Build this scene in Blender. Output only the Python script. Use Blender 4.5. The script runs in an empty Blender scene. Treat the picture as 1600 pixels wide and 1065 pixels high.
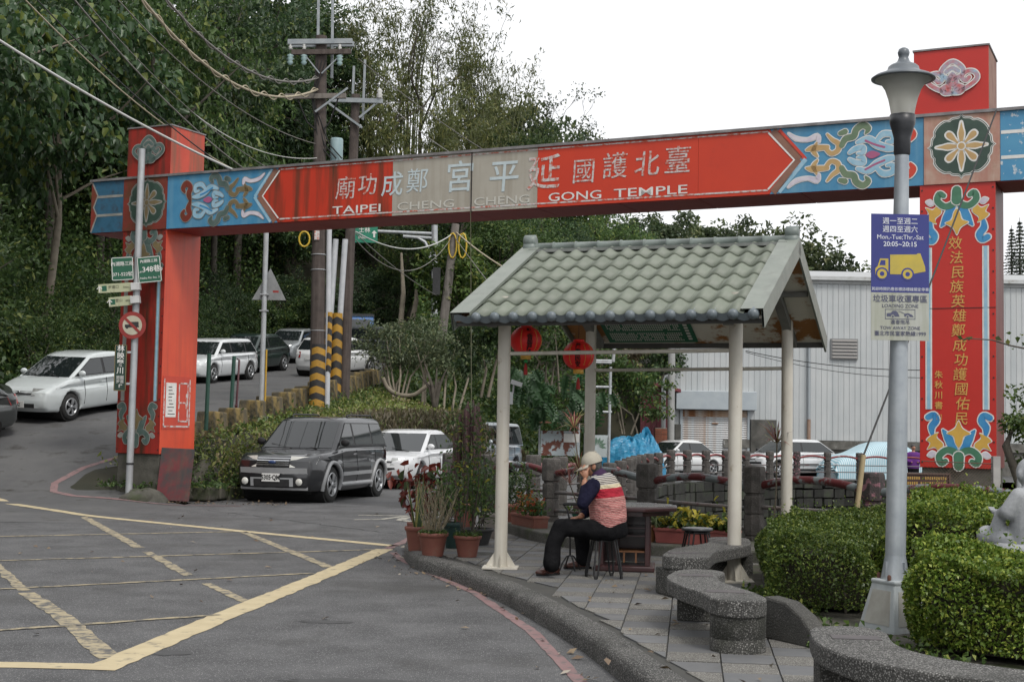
import bpy, bmesh, math, random
import numpy as np
from mathutils import Vector, Matrix, Quaternion
from math import sin, cos, pi, radians, sqrt

# ---------------------------------------------------------------- camera, world, sun, exposure
SC = bpy.context.scene
COL = SC.collection
FPX, PITCH, ROLL, EYE = 2150.0, 0.061, 0.0175, 1.6
cam_d = bpy.data.cameras.new('camera')
cam = bpy.data.objects.new('camera', cam_d)
COL.objects.link(cam)
cam_d.sensor_width = 36.0
cam_d.lens = FPX / 1600.0 * 36.0
cam_d.clip_start = 0.05
cam_d.clip_end = 3000.0
_up0 = Vector((0, -sin(PITCH), cos(PITCH)))
_r0 = Vector((1, 0, 0))
_fw = Vector((0, cos(PITCH), sin(PITCH)))
_r = _r0 * cos(ROLL) + _up0 * sin(ROLL)
_u = _up0 * cos(ROLL) - _r0 * sin(ROLL)
cam.matrix_world = Matrix(((_r.x, _u.x, -_fw.x, 0), (_r.y, _u.y, -_fw.y, 0), (_r.z, _u.z, -_fw.z, EYE), (0, 0, 0, 1)))
SC.camera = cam

SUN_EL, SUN_AZ = radians(52), radians(150)      # azimuth clockwise from +Y: behind the camera, to the right
w = bpy.data.worlds.new('World')
SC.world = w
w.use_nodes = True
wn, wl = w.node_tree.nodes, w.node_tree.links
wn.clear()
w_out = wn.new('ShaderNodeOutputWorld')
w_bg = wn.new('ShaderNodeBackground')
w_sky = wn.new('ShaderNodeTexSky')
w_sky.sky_type = 'NISHITA'
w_sky.sun_disc = False
w_sky.sun_elevation = SUN_EL
w_sky.sun_rotation = SUN_AZ
w_sky.air_density = 1.0
w_sky.dust_density = 4.0
w_hs = wn.new('ShaderNodeHueSaturation')
w_hs.inputs['Saturation'].default_value = 0.18
w_mix = wn.new('ShaderNodeMix')
w_mix.data_type = 'RGBA'
w_mix.inputs[0].default_value = 0.86            # cloud cover
w_mix.inputs[7].default_value = (11.4, 11.5, 11.8, 1)
w_mix.inputs[7].default_value = (9.6, 9.7, 9.95, 1)
wl.new(w_sky.outputs[0], w_hs.inputs['Color'])
wl.new(w_hs.outputs[0], w_mix.inputs[6])
wl.new(w_mix.outputs[2], w_bg.inputs[0])
w_bg.inputs[1].default_value = 0.1
wl.new(w_bg.outputs[0], w_out.inputs[0])

sun_d = bpy.data.lights.new('sun', 'SUN')
sun_d.energy = 1.5
sun_d.angle = radians(14)
sun_d.color = (1.0, 0.96, 0.9)
sun = bpy.data.objects.new('sun', sun_d)
COL.objects.link(sun)
_sd = Vector((sin(SUN_AZ) * cos(SUN_EL), cos(SUN_AZ) * cos(SUN_EL), sin(SUN_EL)))
sun.rotation_euler = (-_sd).to_track_quat('-Z', 'Y').to_euler()
sun.location = _sd * 60

SC.view_settings.view_transform = 'Standard'
SC.view_settings.look = 'None'
SC.view_settings.exposure = 0.35
SC.view_settings.gamma = 1.0
SC.view_settings.use_curve_mapping = False
SC.cycles.max_bounces = 6
SC.cycles.diffuse_bounces = 3
SC.cycles.glossy_bounces = 3
SC.cycles.transmission_bounces = 4
SC.cycles.transparent_max_bounces = 4
SC.cycles.use_denoising = True

# ---------------------------------------------------------------- helpers
def ray(px, py):
 X, Y = px - 800.0, py - 532.5
 X, Y = X * cos(ROLL) + Y * sin(ROLL), -X * sin(ROLL) + Y * cos(ROLL)
 x, yc = X / FPX, -Y / FPX
 return Vector((x, cos(PITCH) - sin(PITCH) * yc, sin(PITCH) + cos(PITCH) * yc))
def P(px, py, Y):
 """surveyed point: the place at distance Y that bearing (px, py) meets"""
 d = ray(px, py)
 t = Y / d.y
 return Vector((d.x * t, Y, EYE + d.z * t))
def G(px, py, z=0.0):
 d = ray(px, py)
 t = (z - EYE) / d.z
 return Vector((d.x * t, d.y * t, z))
def lerp(a, b, t): return a + (b - a) * t
def pw(x, tab):
 if x <= tab[0][0]: return tab[0][1]
 for (a, va), (b, vb) in zip(tab, tab[1:]):
  if x <= b: return va + (vb - va) * (x - a) / (b - a)
 return tab[-1][1]

def props(o, label=None, cat=None, group=None, kind=None):
 if label: o['label'] = label
 if cat: o['category'] = cat
 if group: o['group'] = group
 if kind: o['kind'] = kind
 return o
def thing(name, label, cat, loc=(0, 0, 0), rz=0.0, group=None, kind=None):
 o = bpy.data.objects.new(name, None)
 o.empty_display_size = 0.2
 COL.objects.link(o)
 o.location = loc
 o.rotation_euler = (0, 0, rz)
 return props(o, label, cat, group, kind)
def copy_tree(o, parent=None):
 c = o.copy()
 COL.objects.link(c)
 c.parent = parent
 for ch in o.children: copy_tree(ch, c)
 return c

class MB:
 def __init__(s): s.v, s.f, s.m, s.sm = [], [], [], []
 def add(s, vs, fs, mi=0, smooth=False):
  n = len(s.v)
  s.v += [tuple(p) for p in vs]
  for f in fs:
   s.f.append(tuple(i + n for i in f)); s.m.append(mi); s.sm.append(smooth)
  return n
 def box(s, c, d, rz=0.0, mi=0, top=1.0):
  x, y, z = d[0] / 2, d[1] / 2, d[2] / 2
  vs = []
  for k, zz in ((1, -z), (top, z)):
   for a, b in ((-x, -y), (x, -y), (x, y), (-x, y)):
    a, b = a * k, b * k
    vs.append((c[0] + a * cos(rz) - b * sin(rz), c[1] + a * sin(rz) + b * cos(rz), c[2] + zz))
  return s.add(vs, [(3, 2, 1, 0), (4, 5, 6, 7), (0, 1, 5, 4), (1, 2, 6, 5), (2, 3, 7, 6), (3, 0, 4, 7)], mi)
 def bar(s, a, b, wd, ht, mi=0, upv=(0, 0, 1)):
  a, b = Vector(a), Vector(b)
  t = (b - a).normalized(); u = Vector(upv)
  sd = t.cross(u)
  if sd.length < 1e-4: sd = t.cross(Vector((1, 0, 0)))
  sd.normalize(); u = sd.cross(t)
  vs = []
  for p in (a, b):
   for i, j in ((-1, -1), (1, -1), (1, 1), (-1, 1)): vs.append(p + sd * (i * wd / 2) + u * (j * ht / 2))
  return s.add(vs, [(3, 2, 1, 0), (4, 5, 6, 7), (0, 1, 5, 4), (1, 2, 6, 5), (2, 3, 7, 6), (3, 0, 4, 7)], mi)
 def tube(s, pts, r, n=8, mi=0, caps=True, smooth=True):
  pts = [Vector(p) for p in pts]
  if not hasattr(r, '__len__'): r = [r] * len(pts)
  t0 = (pts[1] - pts[0]).normalized()
  u = t0.orthogonal().normalized()
  vs, fs = [], []
  for i, p in enumerate(pts):
   t = (pts[min(i + 1, len(pts) - 1)] - pts[max(i - 1, 0)]).normalized()
   u = (u - t * u.dot(t)).normalized()
   b = t.cross(u)
   for k in range(n):
    a = 2 * pi * k / n
    vs.append(p + (u * cos(a) + b * sin(a)) * r[i])
  for i in range(len(pts) - 1):
   for k in range(n):
    k2 = (k + 1) % n
    fs.append((i * n + k, i * n + k2, (i + 1) * n + k2, (i + 1) * n + k))
  s.add(vs, fs, mi, smooth)
  if caps:
   s.add(vs[:n], [tuple(reversed(range(n)))], mi)
   s.add(vs[-n:], [tuple(range(n))], mi)
 def lathe(s, prof, n=24, c=(0, 0, 0), mi=0, smooth=True, caps=True, ax='z', amp=None):
  vs, fs = [], []
  for r, z in prof:
   for k in range(n):
    a = 2 * pi * k / n
    rr = r * (amp(a, z) if amp else 1)
    q = (rr * cos(a), rr * sin(a), z)
    if ax == 'y': q = (q[0], -q[2], q[1])
    if ax == 'x': q = (q[2], q[0], q[1])
    vs.append((c[0] + q[0], c[1] + q[1], c[2] + q[2]))
  for i in range(len(prof) - 1):
   for k in range(n):
    k2 = (k + 1) % n
    fs.append((i * n + k, i * n + k2, (i + 1) * n + k2, (i + 1) * n + k))
  s.add(vs, fs, mi, smooth)
  if caps:
   s.add(vs[:n], [tuple(reversed(range(n)))], mi)
   s.add(vs[-n:], [tuple(range(n))], mi)
 def prism(s, poly, z0, z1, mi=0, smooth=False):
  """vertical prism over an xy polygon (counter-clockwise)"""
  n = len(poly)
  vs = [(p[0], p[1], z0) for p in poly] + [(p[0], p[1], z1) for p in poly]
  fs = [tuple(reversed(range(n))), tuple(range(n, 2 * n))]
  k = s.add(vs, fs, mi)
  for i in range(n):
   j = (i + 1) % n
   s.f.append((k + i, k + j, k + n + j, k + n + i)); s.m.append(mi); s.sm.append(smooth)
 def plate(s, poly, y0, y1, mi=0):
  """prism over an xz polygon, from y0 to y1"""
  k = len(s.v)
  s.prism(poly, y0, y1, mi)
  for i in range(k, len(s.v)):
   a, b, c = s.v[i]
   s.v[i] = (a, c, b)
  # mirrored axes: turn faces
  s.f = [tuple(reversed(f)) if min(f) >= k else f for f in s.f]
 def xf(s, mtx, k=0):
  for i in range(k, len(s.v)): s.v[i] = tuple(mtx @ Vector(s.v[i]))
 def mesh(s, name, mats):
  me = bpy.data.meshes.new(name)
  me.from_pydata(s.v, [], s.f)
  for m in (mats if isinstance(mats, (list, tuple)) else [mats]): me.materials.append(m)
  me.polygons.foreach_set('material_index', s.m)
  me.polygons.foreach_set('use_smooth', s.sm)
  me.update()
  return me
 def build(s, name, mats, parent=None, loc=None, rz=0.0, bevel=0, label=None, cat=None, group=None, kind=None, rot=None):
  return link(name, s.mesh(name, mats), parent, loc, rz, bevel, label, cat, group, kind, rot)

def link(name, me, parent=None, loc=None, rz=0.0, bevel=0, label=None, cat=None, group=None, kind=None, rot=None):
 o = bpy.data.objects.new(name, me)
 COL.objects.link(o)
 if parent: o.parent = parent
 if loc is not None: o.location = loc
 o.rotation_euler = rot if rot else (0, 0, rz)
 if bevel:
  b = o.modifiers.new('bevel', 'BEVEL')
  b.width = bevel; b.segments = 2; b.limit_method = 'ANGLE'; b.angle_limit = radians(40)
 return props(o, label, cat, group, kind)

def mesh_np(name, V, F, mats, smooth=False):
 """quads from arrays"""
 me = bpy.data.meshes.new(name)
 V = np.asarray(V, np.float32).reshape(-1, 3); F = np.asarray(F, np.int32)
 k = F.shape[1]
 me.vertices.add(len(V)); me.vertices.foreach_set('co', V.ravel())
 me.loops.add(F.size); me.loops.foreach_set('vertex_index', F.ravel())
 me.polygons.add(len(F)); me.polygons.foreach_set('loop_start', np.arange(0, F.size, k, dtype=np.int32))
 try: me.polygons.foreach_set('loop_total', np.full(len(F), k, np.int32))
 except Exception: pass
 if smooth: me.polygons.foreach_set('use_smooth', np.ones(len(F), bool))
 for m in (mats if isinstance(mats, (list, tuple)) else [mats]): me.materials.append(m)
 me.update(calc_edges=True)
 return me

# ---------------------------------------------------------------- materials
MATS = {}
def _nt(name):
 m = bpy.data.materials.new(name); m.use_nodes = True
 nt = m.node_tree; nt.nodes.clear()
 out = nt.nodes.new('ShaderNodeOutputMaterial'); b = nt.nodes.new('ShaderNodeBsdfPrincipled')
 nt.links.new(b.outputs[0], out.inputs[0])
 return m, nt, b, out
def c4(c): return (c[0], c[1], c[2], 1.0)
def _mixc(nt, fac, a, b):
 n = nt.nodes.new('ShaderNodeMix'); n.data_type = 'RGBA'
 for s_, v in ((0, fac), (6, a), (7, b)):
  if hasattr(v, 'is_output'): nt.links.new(v, n.inputs[s_])
  elif s_ == 0: n.inputs[0].default_value = v
  else: n.inputs[s_].default_value = c4(v)
 return n.outputs[2]
def _noise(nt, co, scale, det=5, rough=.6, stretch=None):
 n = nt.nodes.new('ShaderNodeTexNoise')
 n.inputs['Scale'].default_value = scale; n.inputs['Detail'].default_value = det; n.inputs['Roughness'].default_value = rough
 if stretch:
  mp = nt.nodes.new('ShaderNodeMapping'); mp.inputs['Scale'].default_value = stretch
  nt.links.new(co, mp.inputs[0]); co = mp.outputs[0]
 nt.links.new(co, n.inputs['Vector'])
 return n.outputs[0]
def _ramp(nt, fac, a, b):
 r = nt.nodes.new('ShaderNodeMapRange'); r.inputs[1].default_value = a; r.inputs[2].default_value = b
 nt.links.new(fac, r.inputs[0])
 return r.outputs[0]
def M(name, c1, c2=None, sc=6.0, ro=.6, me=0.0, bump=0.0, bsc=60.0, dirt=None, streak=None, coat=0.0, spec=.5, speck=None, vor=None, island=0.0, gen=False, det=6):
 """base colour c1 varied to c2; dirt=(colour, scale, low, high); streak=(colour, amount): runs down the surface;
 speck=(colour, scale, size): aggregate chips; island: brightness change from piece to piece"""
 if name in MATS: return MATS[name]
 m, nt, b, out = _nt(name)
 tc = nt.nodes.new('ShaderNodeTexCoord'); co = tc.outputs['Object']
 col = c1
 if c2: col = _mixc(nt, _ramp(nt, _noise(nt, co, sc, det), .36, .64), c1, c2)
 if speck:
  v = nt.nodes.new('ShaderNodeTexVoronoi'); v.inputs['Scale'].default_value = speck[1]
  nt.links.new(co, v.inputs['Vector'])
  f = _ramp(nt, v.outputs['Distance'], speck[2], speck[2] * .7)
  sep = nt.nodes.new('ShaderNodeSeparateColor'); nt.links.new(v.outputs['Color'], sep.inputs[0])
  mu = nt.nodes.new('ShaderNodeMath'); mu.operation = 'MULTIPLY'; nt.links.new(f, mu.inputs[0]); nt.links.new(sep.outputs[0], mu.inputs[1])
  col = _mixc(nt, mu.outputs[0], col, speck[0])
 if streak:
  st = _ramp(nt, _noise(nt, co, 1.0, 4, .6, streak[2] if len(streak) > 2 else (7, 7, .55)), .45, .66)
  mu = nt.nodes.new('ShaderNodeMath'); mu.operation = 'MULTIPLY'; nt.links.new(st, mu.inputs[0]); mu.inputs[1].default_value = streak[1]
  col = _mixc(nt, mu.outputs[0], col, streak[0])
 if dirt: col = _mixc(nt, _ramp(nt, _noise(nt, co, dirt[1], 8, .65), dirt[2], dirt[3]), col, dirt[0])
 if island:
  g = nt.nodes.new('ShaderNodeNewGeometry'); oi = nt.nodes.new('ShaderNodeObjectInfo')
  ad = nt.nodes.new('ShaderNodeMath'); ad.operation = 'ADD'; nt.links.new(g.outputs['Random Per Island'], ad.inputs[0]); nt.links.new(oi.outputs['Random'], ad.inputs[1])
  fr = nt.nodes.new('ShaderNodeMath'); fr.operation = 'FRACT'; nt.links.new(ad.outputs[0], fr.inputs[0])
  mr = nt.nodes.new('ShaderNodeMapRange'); mr.inputs[3].default_value = 1 - island; mr.inputs[4].default_value = 1 + island
  nt.links.new(fr.outputs[0], mr.inputs[0])
  hs = nt.nodes.new('ShaderNodeHueSaturation'); nt.links.new(mr.outputs[0], hs.inputs['Value'])
  if hasattr(col, 'is_output'): nt.links.new(col, hs.inputs['Color'])
  else: hs.inputs['Color'].default_value = c4(col)
  col = hs.outputs[0]
 if hasattr(col, 'is_output'): nt.links.new(col, b.inputs['Base Color'])
 else: b.inputs['Base Color'].default_value = c4(col)
 b.inputs['Roughness'].default_value = ro; b.inputs['Metallic'].default_value = me
 b.inputs['Specular IOR Level'].default_value = spec
 if coat:
  b.inputs['Coat Weight'].default_value = coat; b.inputs['Coat Roughness'].default_value = .06
 if bump:
  bn = nt.nodes.new('ShaderNodeBump'); bn.inputs['Strength'].default_value = bump; bn.inputs['Distance'].default_value = .02
  nt.links.new(_noise(nt, co, bsc, 4), bn.inputs['Height']); nt.links.new(bn.outputs[0], b.inputs['Normal'])
 MATS[name] = m
 return m
def leaf_mat(name, dark, light, accent=None, acc=.08, trans=.35, ro=.45):
 if name in MATS: return MATS[name]
 m, nt, b, out = _nt(name)
 g = nt.nodes.new('ShaderNodeNewGeometry'); oi = nt.nodes.new('ShaderNodeObjectInfo')
 r = nt.nodes.new('ShaderNodeValToRGB')
 e = r.color_ramp.elements
 e[0].position = 0; e[0].color = c4(dark); e[1].position = 1 - acc - .02 if accent else 1; e[1].color = c4(light)
 if accent:
  k = e.new(1 - acc); k.color = c4(accent)
 nt.links.new(g.outputs['Random Per Island'], r.inputs[0])
 hs = nt.nodes.new('ShaderNodeHueSaturation'); nt.links.new(r.outputs[0], hs.inputs['Color'])
 mr = nt.nodes.new('ShaderNodeMapRange'); mr.inputs[3].default_value = .72; mr.inputs[4].default_value = 1.28
 nt.links.new(oi.outputs['Random'], mr.inputs[0]); nt.links.new(mr.outputs[0], hs.inputs['Value'])
 nt.links.new(hs.outputs[0], b.inputs['Base Color'])
 b.inputs['Roughness'].default_value = ro; b.inputs['Specular IOR Level'].default_value = .45
 t = nt.nodes.new('ShaderNodeBsdfTranslucent'); nt.links.new(hs.outputs[0], t.inputs[0])
 mx = nt.nodes.new('ShaderNodeMixShader'); mx.inputs[0].default_value = trans
 nt.links.new(b.outputs[0], mx.inputs[1]); nt.links.new(t.outputs[0], mx.inputs[2]); nt.links.new(mx.outputs[0], out.inputs[0])
 MATS[name] = m
 return m

FONT_CACHE = {}
def text_mesh(s, size, mat, bold=0.0, ext=.001, sx=1.0, align='CENTER', shear=0.0, space=1.0):
 key = (s, size, mat.name, bold, ext, sx, align, shear, space)
 if key in FONT_CACHE: return FONT_CACHE[key]
 cu = bpy.data.curves.new('lettering', 'FONT')
 cu.body = s; cu.size = size; cu.align_x = align; cu.align_y = 'CENTER'; cu.offset = bold * size; cu.extrude = ext
 cu.resolution_u = 3; cu.shear = shear; cu.space_character = space
 o = bpy.data.objects.new('lettering_tmp', cu)
 me = bpy.data.meshes.new_from_object(o)
 bpy.data.objects.remove(o)
 n = len(me.vertices)
 co = np.empty(n * 3, np.float32); me.vertices.foreach_get('co', co); co = co.reshape(-1, 3)
 co[:, 0] *= sx
 co = np.stack([co[:, 0], -co[:, 2], co[:, 1]], 1)          # stand it up: reads from -y, x to the right, z up
 me.vertices.foreach_set('co', co.ravel()); me.update()
 me.materials.clear(); me.materials.append(mat)
 FONT_CACHE[key] = me
 return me
def text(s, size, mat, parent, loc, rz=0.0, name='lettering', **k):
 return link(name, text_mesh(s, size, mat, **k), parent, loc, rz)
rnd = random.Random(11)
rng = np.random.default_rng(5)
# ---------------------------------------------------------------- terrain and roads
UPZ = [(20, 0), (25.2, .02), (27, .22), (28.5, .6), (30.5, 1.08), (34, 1.72), (36.3, 1.95), (46, 2.8), (52, 3.3), (64, 4.4), (80, 5.8)]
XR = [(25, -8.9), (27.6, -8.9), (29, -8.3), (30.2, -7.35), (32, -6.55), (36.3, -5.55), (46, -4.9), (52, -4.4), (60, -4.6), (80, -6)]
XW = [(20, -6.1), (27, -6.1), (46, -.95), (52, .9), (60, 3.4), (66, 6.4), (69, 30)]
XF = [(20, .2), (22.2, .38), (23.6, .86), (25.2, 1.35), (27, 1.93), (29, 2.33), (31, 2.62), (32.6, 2.85), (34.2, 3.1), (35.8, 3.4), (37.3, 3.73), (38.8, 4.15), (40.2, 4.67), (41.6, 5.33), (42.8, 6.06), (44, 6.87), (45.2, 7.73), (46.4, 8.74), (47.5, 9.88), (48.4, 11.15), (49.2, 12.5), (50.5, 16), (52, 40)]
def a_(t): return np.array([p[0] for p in t], float), np.array([p[1] for p in t], float)
_UP, _XR, _XW, _XF = a_(UPZ), a_(XR), a_(XW), a_(XF)
def upz(Y): return np.interp(Y, *_UP)
def xr_(Y): return np.interp(Y, *_XR)
def xw_(Y): return np.interp(Y, *_XW)
def xf_(Y): return np.interp(Y, *_XF)
def lowz(Y): return np.interp(Y, [40, 50, 58, 70], [0, -.15, -.4, -.45])
def xl_(Y): return np.interp(Y, [0, 20, 26, 40, 66, 75, 85], [-16, -15, -13.6, -13.2, -13.2, -11, -6])
def sst(t): t = np.clip(t, 0, 1); return t * t * (3 - 2 * t)
def hill(x, Y):
 """ground height everywhere"""
 x = np.asarray(x, float); Y = np.asarray(Y, float)
 u, xr, xw, xl = upz(Y), xr_(Y), xw_(Y), xl_(Y)
 wt = np.interp(Y, [26.6, 28, 36, 44, 48, 52], [.0, 1.0, 1.85, 1.9, .8, .0]) * (Y < 52)   # retaining wall height
 lo = lowz(Y)
 wt = np.where(Y < 33, np.minimum(wt, u + .12), wt)
 t = np.clip((xw - x) / np.maximum(xw - xr, .05), 0, 1)
 bank = lo + wt + (np.maximum(u, lo + wt) - lo - wt) * t
 z = np.where(x >= xw, lo, np.where(x >= xr, bank, u))
 d = xl - x
 z = z + np.where(d > 0, np.minimum(d * 1.0, np.interp(Y, [20, 45, 70, 110], [30, 24, 13, 8])) + .25 * np.sin(x * 1.3 + Y * .7) * np.clip(d, 0, 1), 0)
 # hill closing the valley behind
 b = np.clip(Y - np.interp(x, [-14, -6, 0, 6, 12, 40], [70, 68, 62, 72, 88, 96]), 0, 200)
 z = z + np.minimum(b * np.interp(x, [-14, 0, 10, 30], [.42, .4, .25, .2]), np.interp(x, [-14, 0, 10, 40, 70], [10, 8, 7, 8, 12]))
 # foot of the hill beside the lower street
 s_ = np.clip(xw - x, 0, 5) * (Y > 46) * (x > xr)
 z = z + .35 * s_ * sst((Y - 46) / 8)
 return z
soil = M('hill_soil', (.018, .02, .011), (.035, .032, .018), sc=.7, ro=.95)
asphalt = M('asphalt', (.056, .056, .058), (.096, .096, .098), sc=1.7, ro=.82, bump=.35, bsc=160, speck=((.3, .3, .29), 75, .36), dirt=((.045, .044, .042), .5, .53, .72), det=14)
asphalt_up = M('asphalt_hill_road', (.075, .075, .077), (.11, .109, .108), sc=.8, ro=.85, bump=.3, bsc=120, dirt=((.032, .03, .026), 1.6, .54, .7))
# hillside sheet
nx, ny = 150, 170
xs = np.concatenate([np.linspace(-70, 24, 120), np.linspace(26, 400, 30)])
ys = np.concatenate([np.linspace(-20, 18, 12), np.linspace(19, 100, 128), np.linspace(104, 900, 30)])
X, Yg = np.meshgrid(xs, ys)
Z = hill(X, Yg)
road = ((X > xl_(Yg) - .5) & ((X < xr_(Yg) + .3) | (Yg < 25.7)) & (Yg > 22) & (Yg < 84)) | ((X > xw_(Yg) - .6)) | (Yg < 24)
Z = np.where(road & (Yg < 95), Z - .3, Z - .02)
Z = np.where((X < xl_(Yg) - .6) & (Yg < 24), hill(X, Yg), Z)
chan = (X > xf_(Yg) - .4) & (Yg < 53) & (Yg > 9)
near_line = np.interp(X, [-1.2, .58, 1.74, 2.95, 4.07, 12], [21.5, 19.3, 17.5, 16.65, 15.5, 9.5])
Z = np.where(chan & (Yg > near_line - .3) & (X > -.8), -2.2, Z)
V = np.stack([X, Yg, Z], -1).reshape(-1, 3)
n_ = len(xs)
F = [(j * n_ + i, j * n_ + i + 1, (j + 1) * n_ + i + 1, (j + 1) * n_ + i) for j in range(len(ys) - 1) for i in range(n_ - 1)]
ground = link('ground', mesh_np('ground', V, F, soil, True), kind='structure')
ground['label'] = 'dark soil and leaf litter of the wooded hillside'

def zroad(x, y):
 return float(upz(y)) * (float(sst((-6.1 - x) / 1.6)) if y < 26.8 else 1.0)
# asphalt: crossing in front, street along the wall, road up the hill
def strip_mesh(rows, name, mat):
 V, F = [], []
 k = len(rows[0])
 for r in rows: V += r
 for j in range(len(rows) - 1):
  for i in range(k - 1): F.append((j * k + i, j * k + i + 1, (j + 1) * k + i + 1, (j + 1) * k + i))
 return mesh_np(name, V, F, mat, True)
mb = MB()
flat = [(-46, -14), (34, -14), (34, -2), (12, 9.0), (4.1, 15.3), (2.95, 16.5), (1.7, 17.4), (.55, 19.2), (-.25, 20.6), (-.25, 21), (-46, 21)]
mb.add([(x, y, 0) for x, y in flat], [tuple(range(len(flat)))])
crossing = mb.build('road', asphalt, kind='structure')
rows = []
for Y in np.concatenate([np.arange(21, 27, .5), np.arange(27, 70, 1.)]):
 a = -6.1 if Y < 27 else float(xw_(Y)) - .25
 b = float(xf_(Y)) - .02
 if Y > 50: b = 34
 rows.append([(lerp(a, b, t), float(Y), float(lowz(Y))) for t in np.linspace(0, 1, 9)])
street = link('street', strip_mesh(rows, 'street', asphalt), kind='structure')
rows = []
for Y in np.concatenate([np.arange(21, 40, .5), np.arange(40, 84, 1.)]):
 b = -6.1 if Y < 26.0 else pw(Y, [(26, -6.1), (26.6, -6.9), (29.3, -7.15), (30.2, -7.2), (32, -6.43)]) if Y < 32 else float(xr_(Y)) + .12
 a = float(xl_(Y)) - .3
 rows.append([(lerp(a, b, t), float(Y), zroad(lerp(a, b, t), Y)) for t in np.concatenate([np.linspace(0, .7, 6), np.linspace(.74, 1, 9)])])
hill_road = link('hill_road', strip_mesh(rows, 'hill_road', asphalt_up), kind='structure')

# painted markings ------------------------------------------------
yel = M('road_paint_yellow', (.44, .365, .225), (.5, .42, .265), sc=5, ro=.75, dirt=((.13, .12, .1), 7.0, .57, .7), bump=.2, bsc=120)
yel_worn = M('road_paint_yellow_worn', (.37, .31, .2), (.28, .245, .17), sc=9, ro=.8, dirt=((.09, .088, .085), 9.0, .47, .6), bump=.2, bsc=120)
pink = M('road_paint_red', (.2, .118, .116), (.25, .16, .158), sc=4, ro=.8, dirt=((.09, .085, .083), 8.0, .5, .66))
white_worn = M('road_paint_white_worn', (.42, .40, .33), (.3, .29, .25), sc=7, ro=.8, dirt=((.1, .1, .1), 10.0, .5, .62))
def line(pts, wd, mat, name, z=.004, hz=None, jag=.0, seed=0):
 """flat painted band along a ground polyline with uneven edges"""
 pts = [Vector((p[0], p[1])) for p in pts]
 res = []
 for a, b in zip(pts, pts[1:]):
  n = max(1, int((b - a).length / .12))
  res += [a.lerp(b, i / n) for i in range(n)]
 res.append(pts[-1])
 r = random.Random(seed + 3)
 L, R = [], []
 for i, p in enumerate(res):
  t = (res[min(i + 1, len(res) - 1)] - res[max(i - 1, 0)]).normalized()
  nn = Vector((-t.y, t.x))
  w1, w2 = wd / 2 + r.uniform(-jag, jag), wd / 2 + r.uniform(-jag, jag)
  for q, l in ((p + nn * w1, L), (p - nn * w2, R)): l.append((q.x, q.y, (hz(q.x, q.y) if hz else 0) + z))
 n = len(res)
 mb = MB()
 mb.add(L + R, [(i, n + i, n + i + 1, i + 1) for i in range(n - 1)])
 return mb.build(name, mat, crossing)
line([(-9.0, 9.02), (-3.27, 8.99), (-2.62, 8.98)], .2, yel, 'yellow_line', jag=.008)
line([(-2.60, 8.86), (-2.34, 11.2), (-2.0, 13.9), (-1.57, 17.6)], .23, yel, 'yellow_line', .0045, jag=.012)
line([(-11, 27.0), (-9.43, 25.55), (-6.97, 22.7), (-3.83, 20.02), (-1.47, 18.07)], .2, yel, 'yellow_line', hz=zroad, jag=.01)
line([(-6.97, 22.6), (-4.6, 17.25)], .13, yel_worn, 'yellow_line', jag=.012)
line([(-4.35, 16.7), (-3.28, 14.25), ], .11, yel_worn, 'yellow_line', jag=.016)
line([(-2.95, 13.6), (-2.32, 12.3)], .1, yel_worn, 'yellow_line', jag=.012)
line([(-3.83, 19.95), (-1.97, 15.3)], .12, yel_worn, 'yellow_line', jag=.01)
line([(-7.2, 18.3), (-5.3, 14.5), (-4.45, 12.8)], .11, yel_worn, 'yellow_line', jag=.015)
line([(-4.38, 12.65), (-3.48, 11.0), (-2.65, 9.3)], .15, yel_worn, 'yellow_line', jag=.014)
line([(-9.6, 22.35), (-8.38, 22.8), (-7.1, 23.2)], .09, yel_worn, 'yellow_line', .005)
for k, (a, b, wd) in enumerate([((-8.8, 17.4), (-3.9, 19.95), .1), ((-8.6, 13.8), (-1.66, 17.5), .08), ((-7.3, 11.1), (-2.06, 14.66), .075), ((-5.2, 9.4), (-2.36, 11.44), .075)]):
 line([a, Vector(a).lerp(Vector(b), .5), b], wd, yel_worn, 'yellow_line', .005 + .0005 * k, jag=.013, seed=k)
uz = zroad
line([(-7.2, 30.6), (-8.1, 29.6), (-8.75, 28.4), (-8.98, 27.3), (-8.75, 26.55), (-8.2, 26.1), (-7.3, 25.9)], .14, pink, 'red_line', .006, hz=uz, jag=.008)
line([(-7.3, 25.9), (-6.2, 25.8), (-5.0, 25.85)], .1, pink, 'red_line', .007, hz=zroad, jag=.01)
line([(.62, 7.6), (.46, 8.81), (.19, 10.87), (-.325, 13.27), (-.94, 15.2), (-1.25, 16.3), (-1.43, 17.2)], .09, pink, 'red_line', jag=.008)
line([(-1.7, 16.75), (-1.55, 17.6), (-1.42, 18.7), (-1.3, 20.3)], .11, pink, 'red_line', jag=.01)
# worn arrow and letter further up the street
line([(-2.55, 22.8), (-2.1, 23.0), (-1.75, 24.0)], .12, white_worn, 'white_arrow', .005, jag=.01)
line([(-2.6, 23.9), (-1.7, 23.95)], .12, white_worn, 'white_arrow', .006, jag=.01)
line([(-1.2, 24.0), (-1.75, 23.5), (-1.8, 22.9), (-1.45, 22.4), (-1.0, 22.3)], .15, white_worn, 'white_letter', .005, jag=.01)

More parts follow.
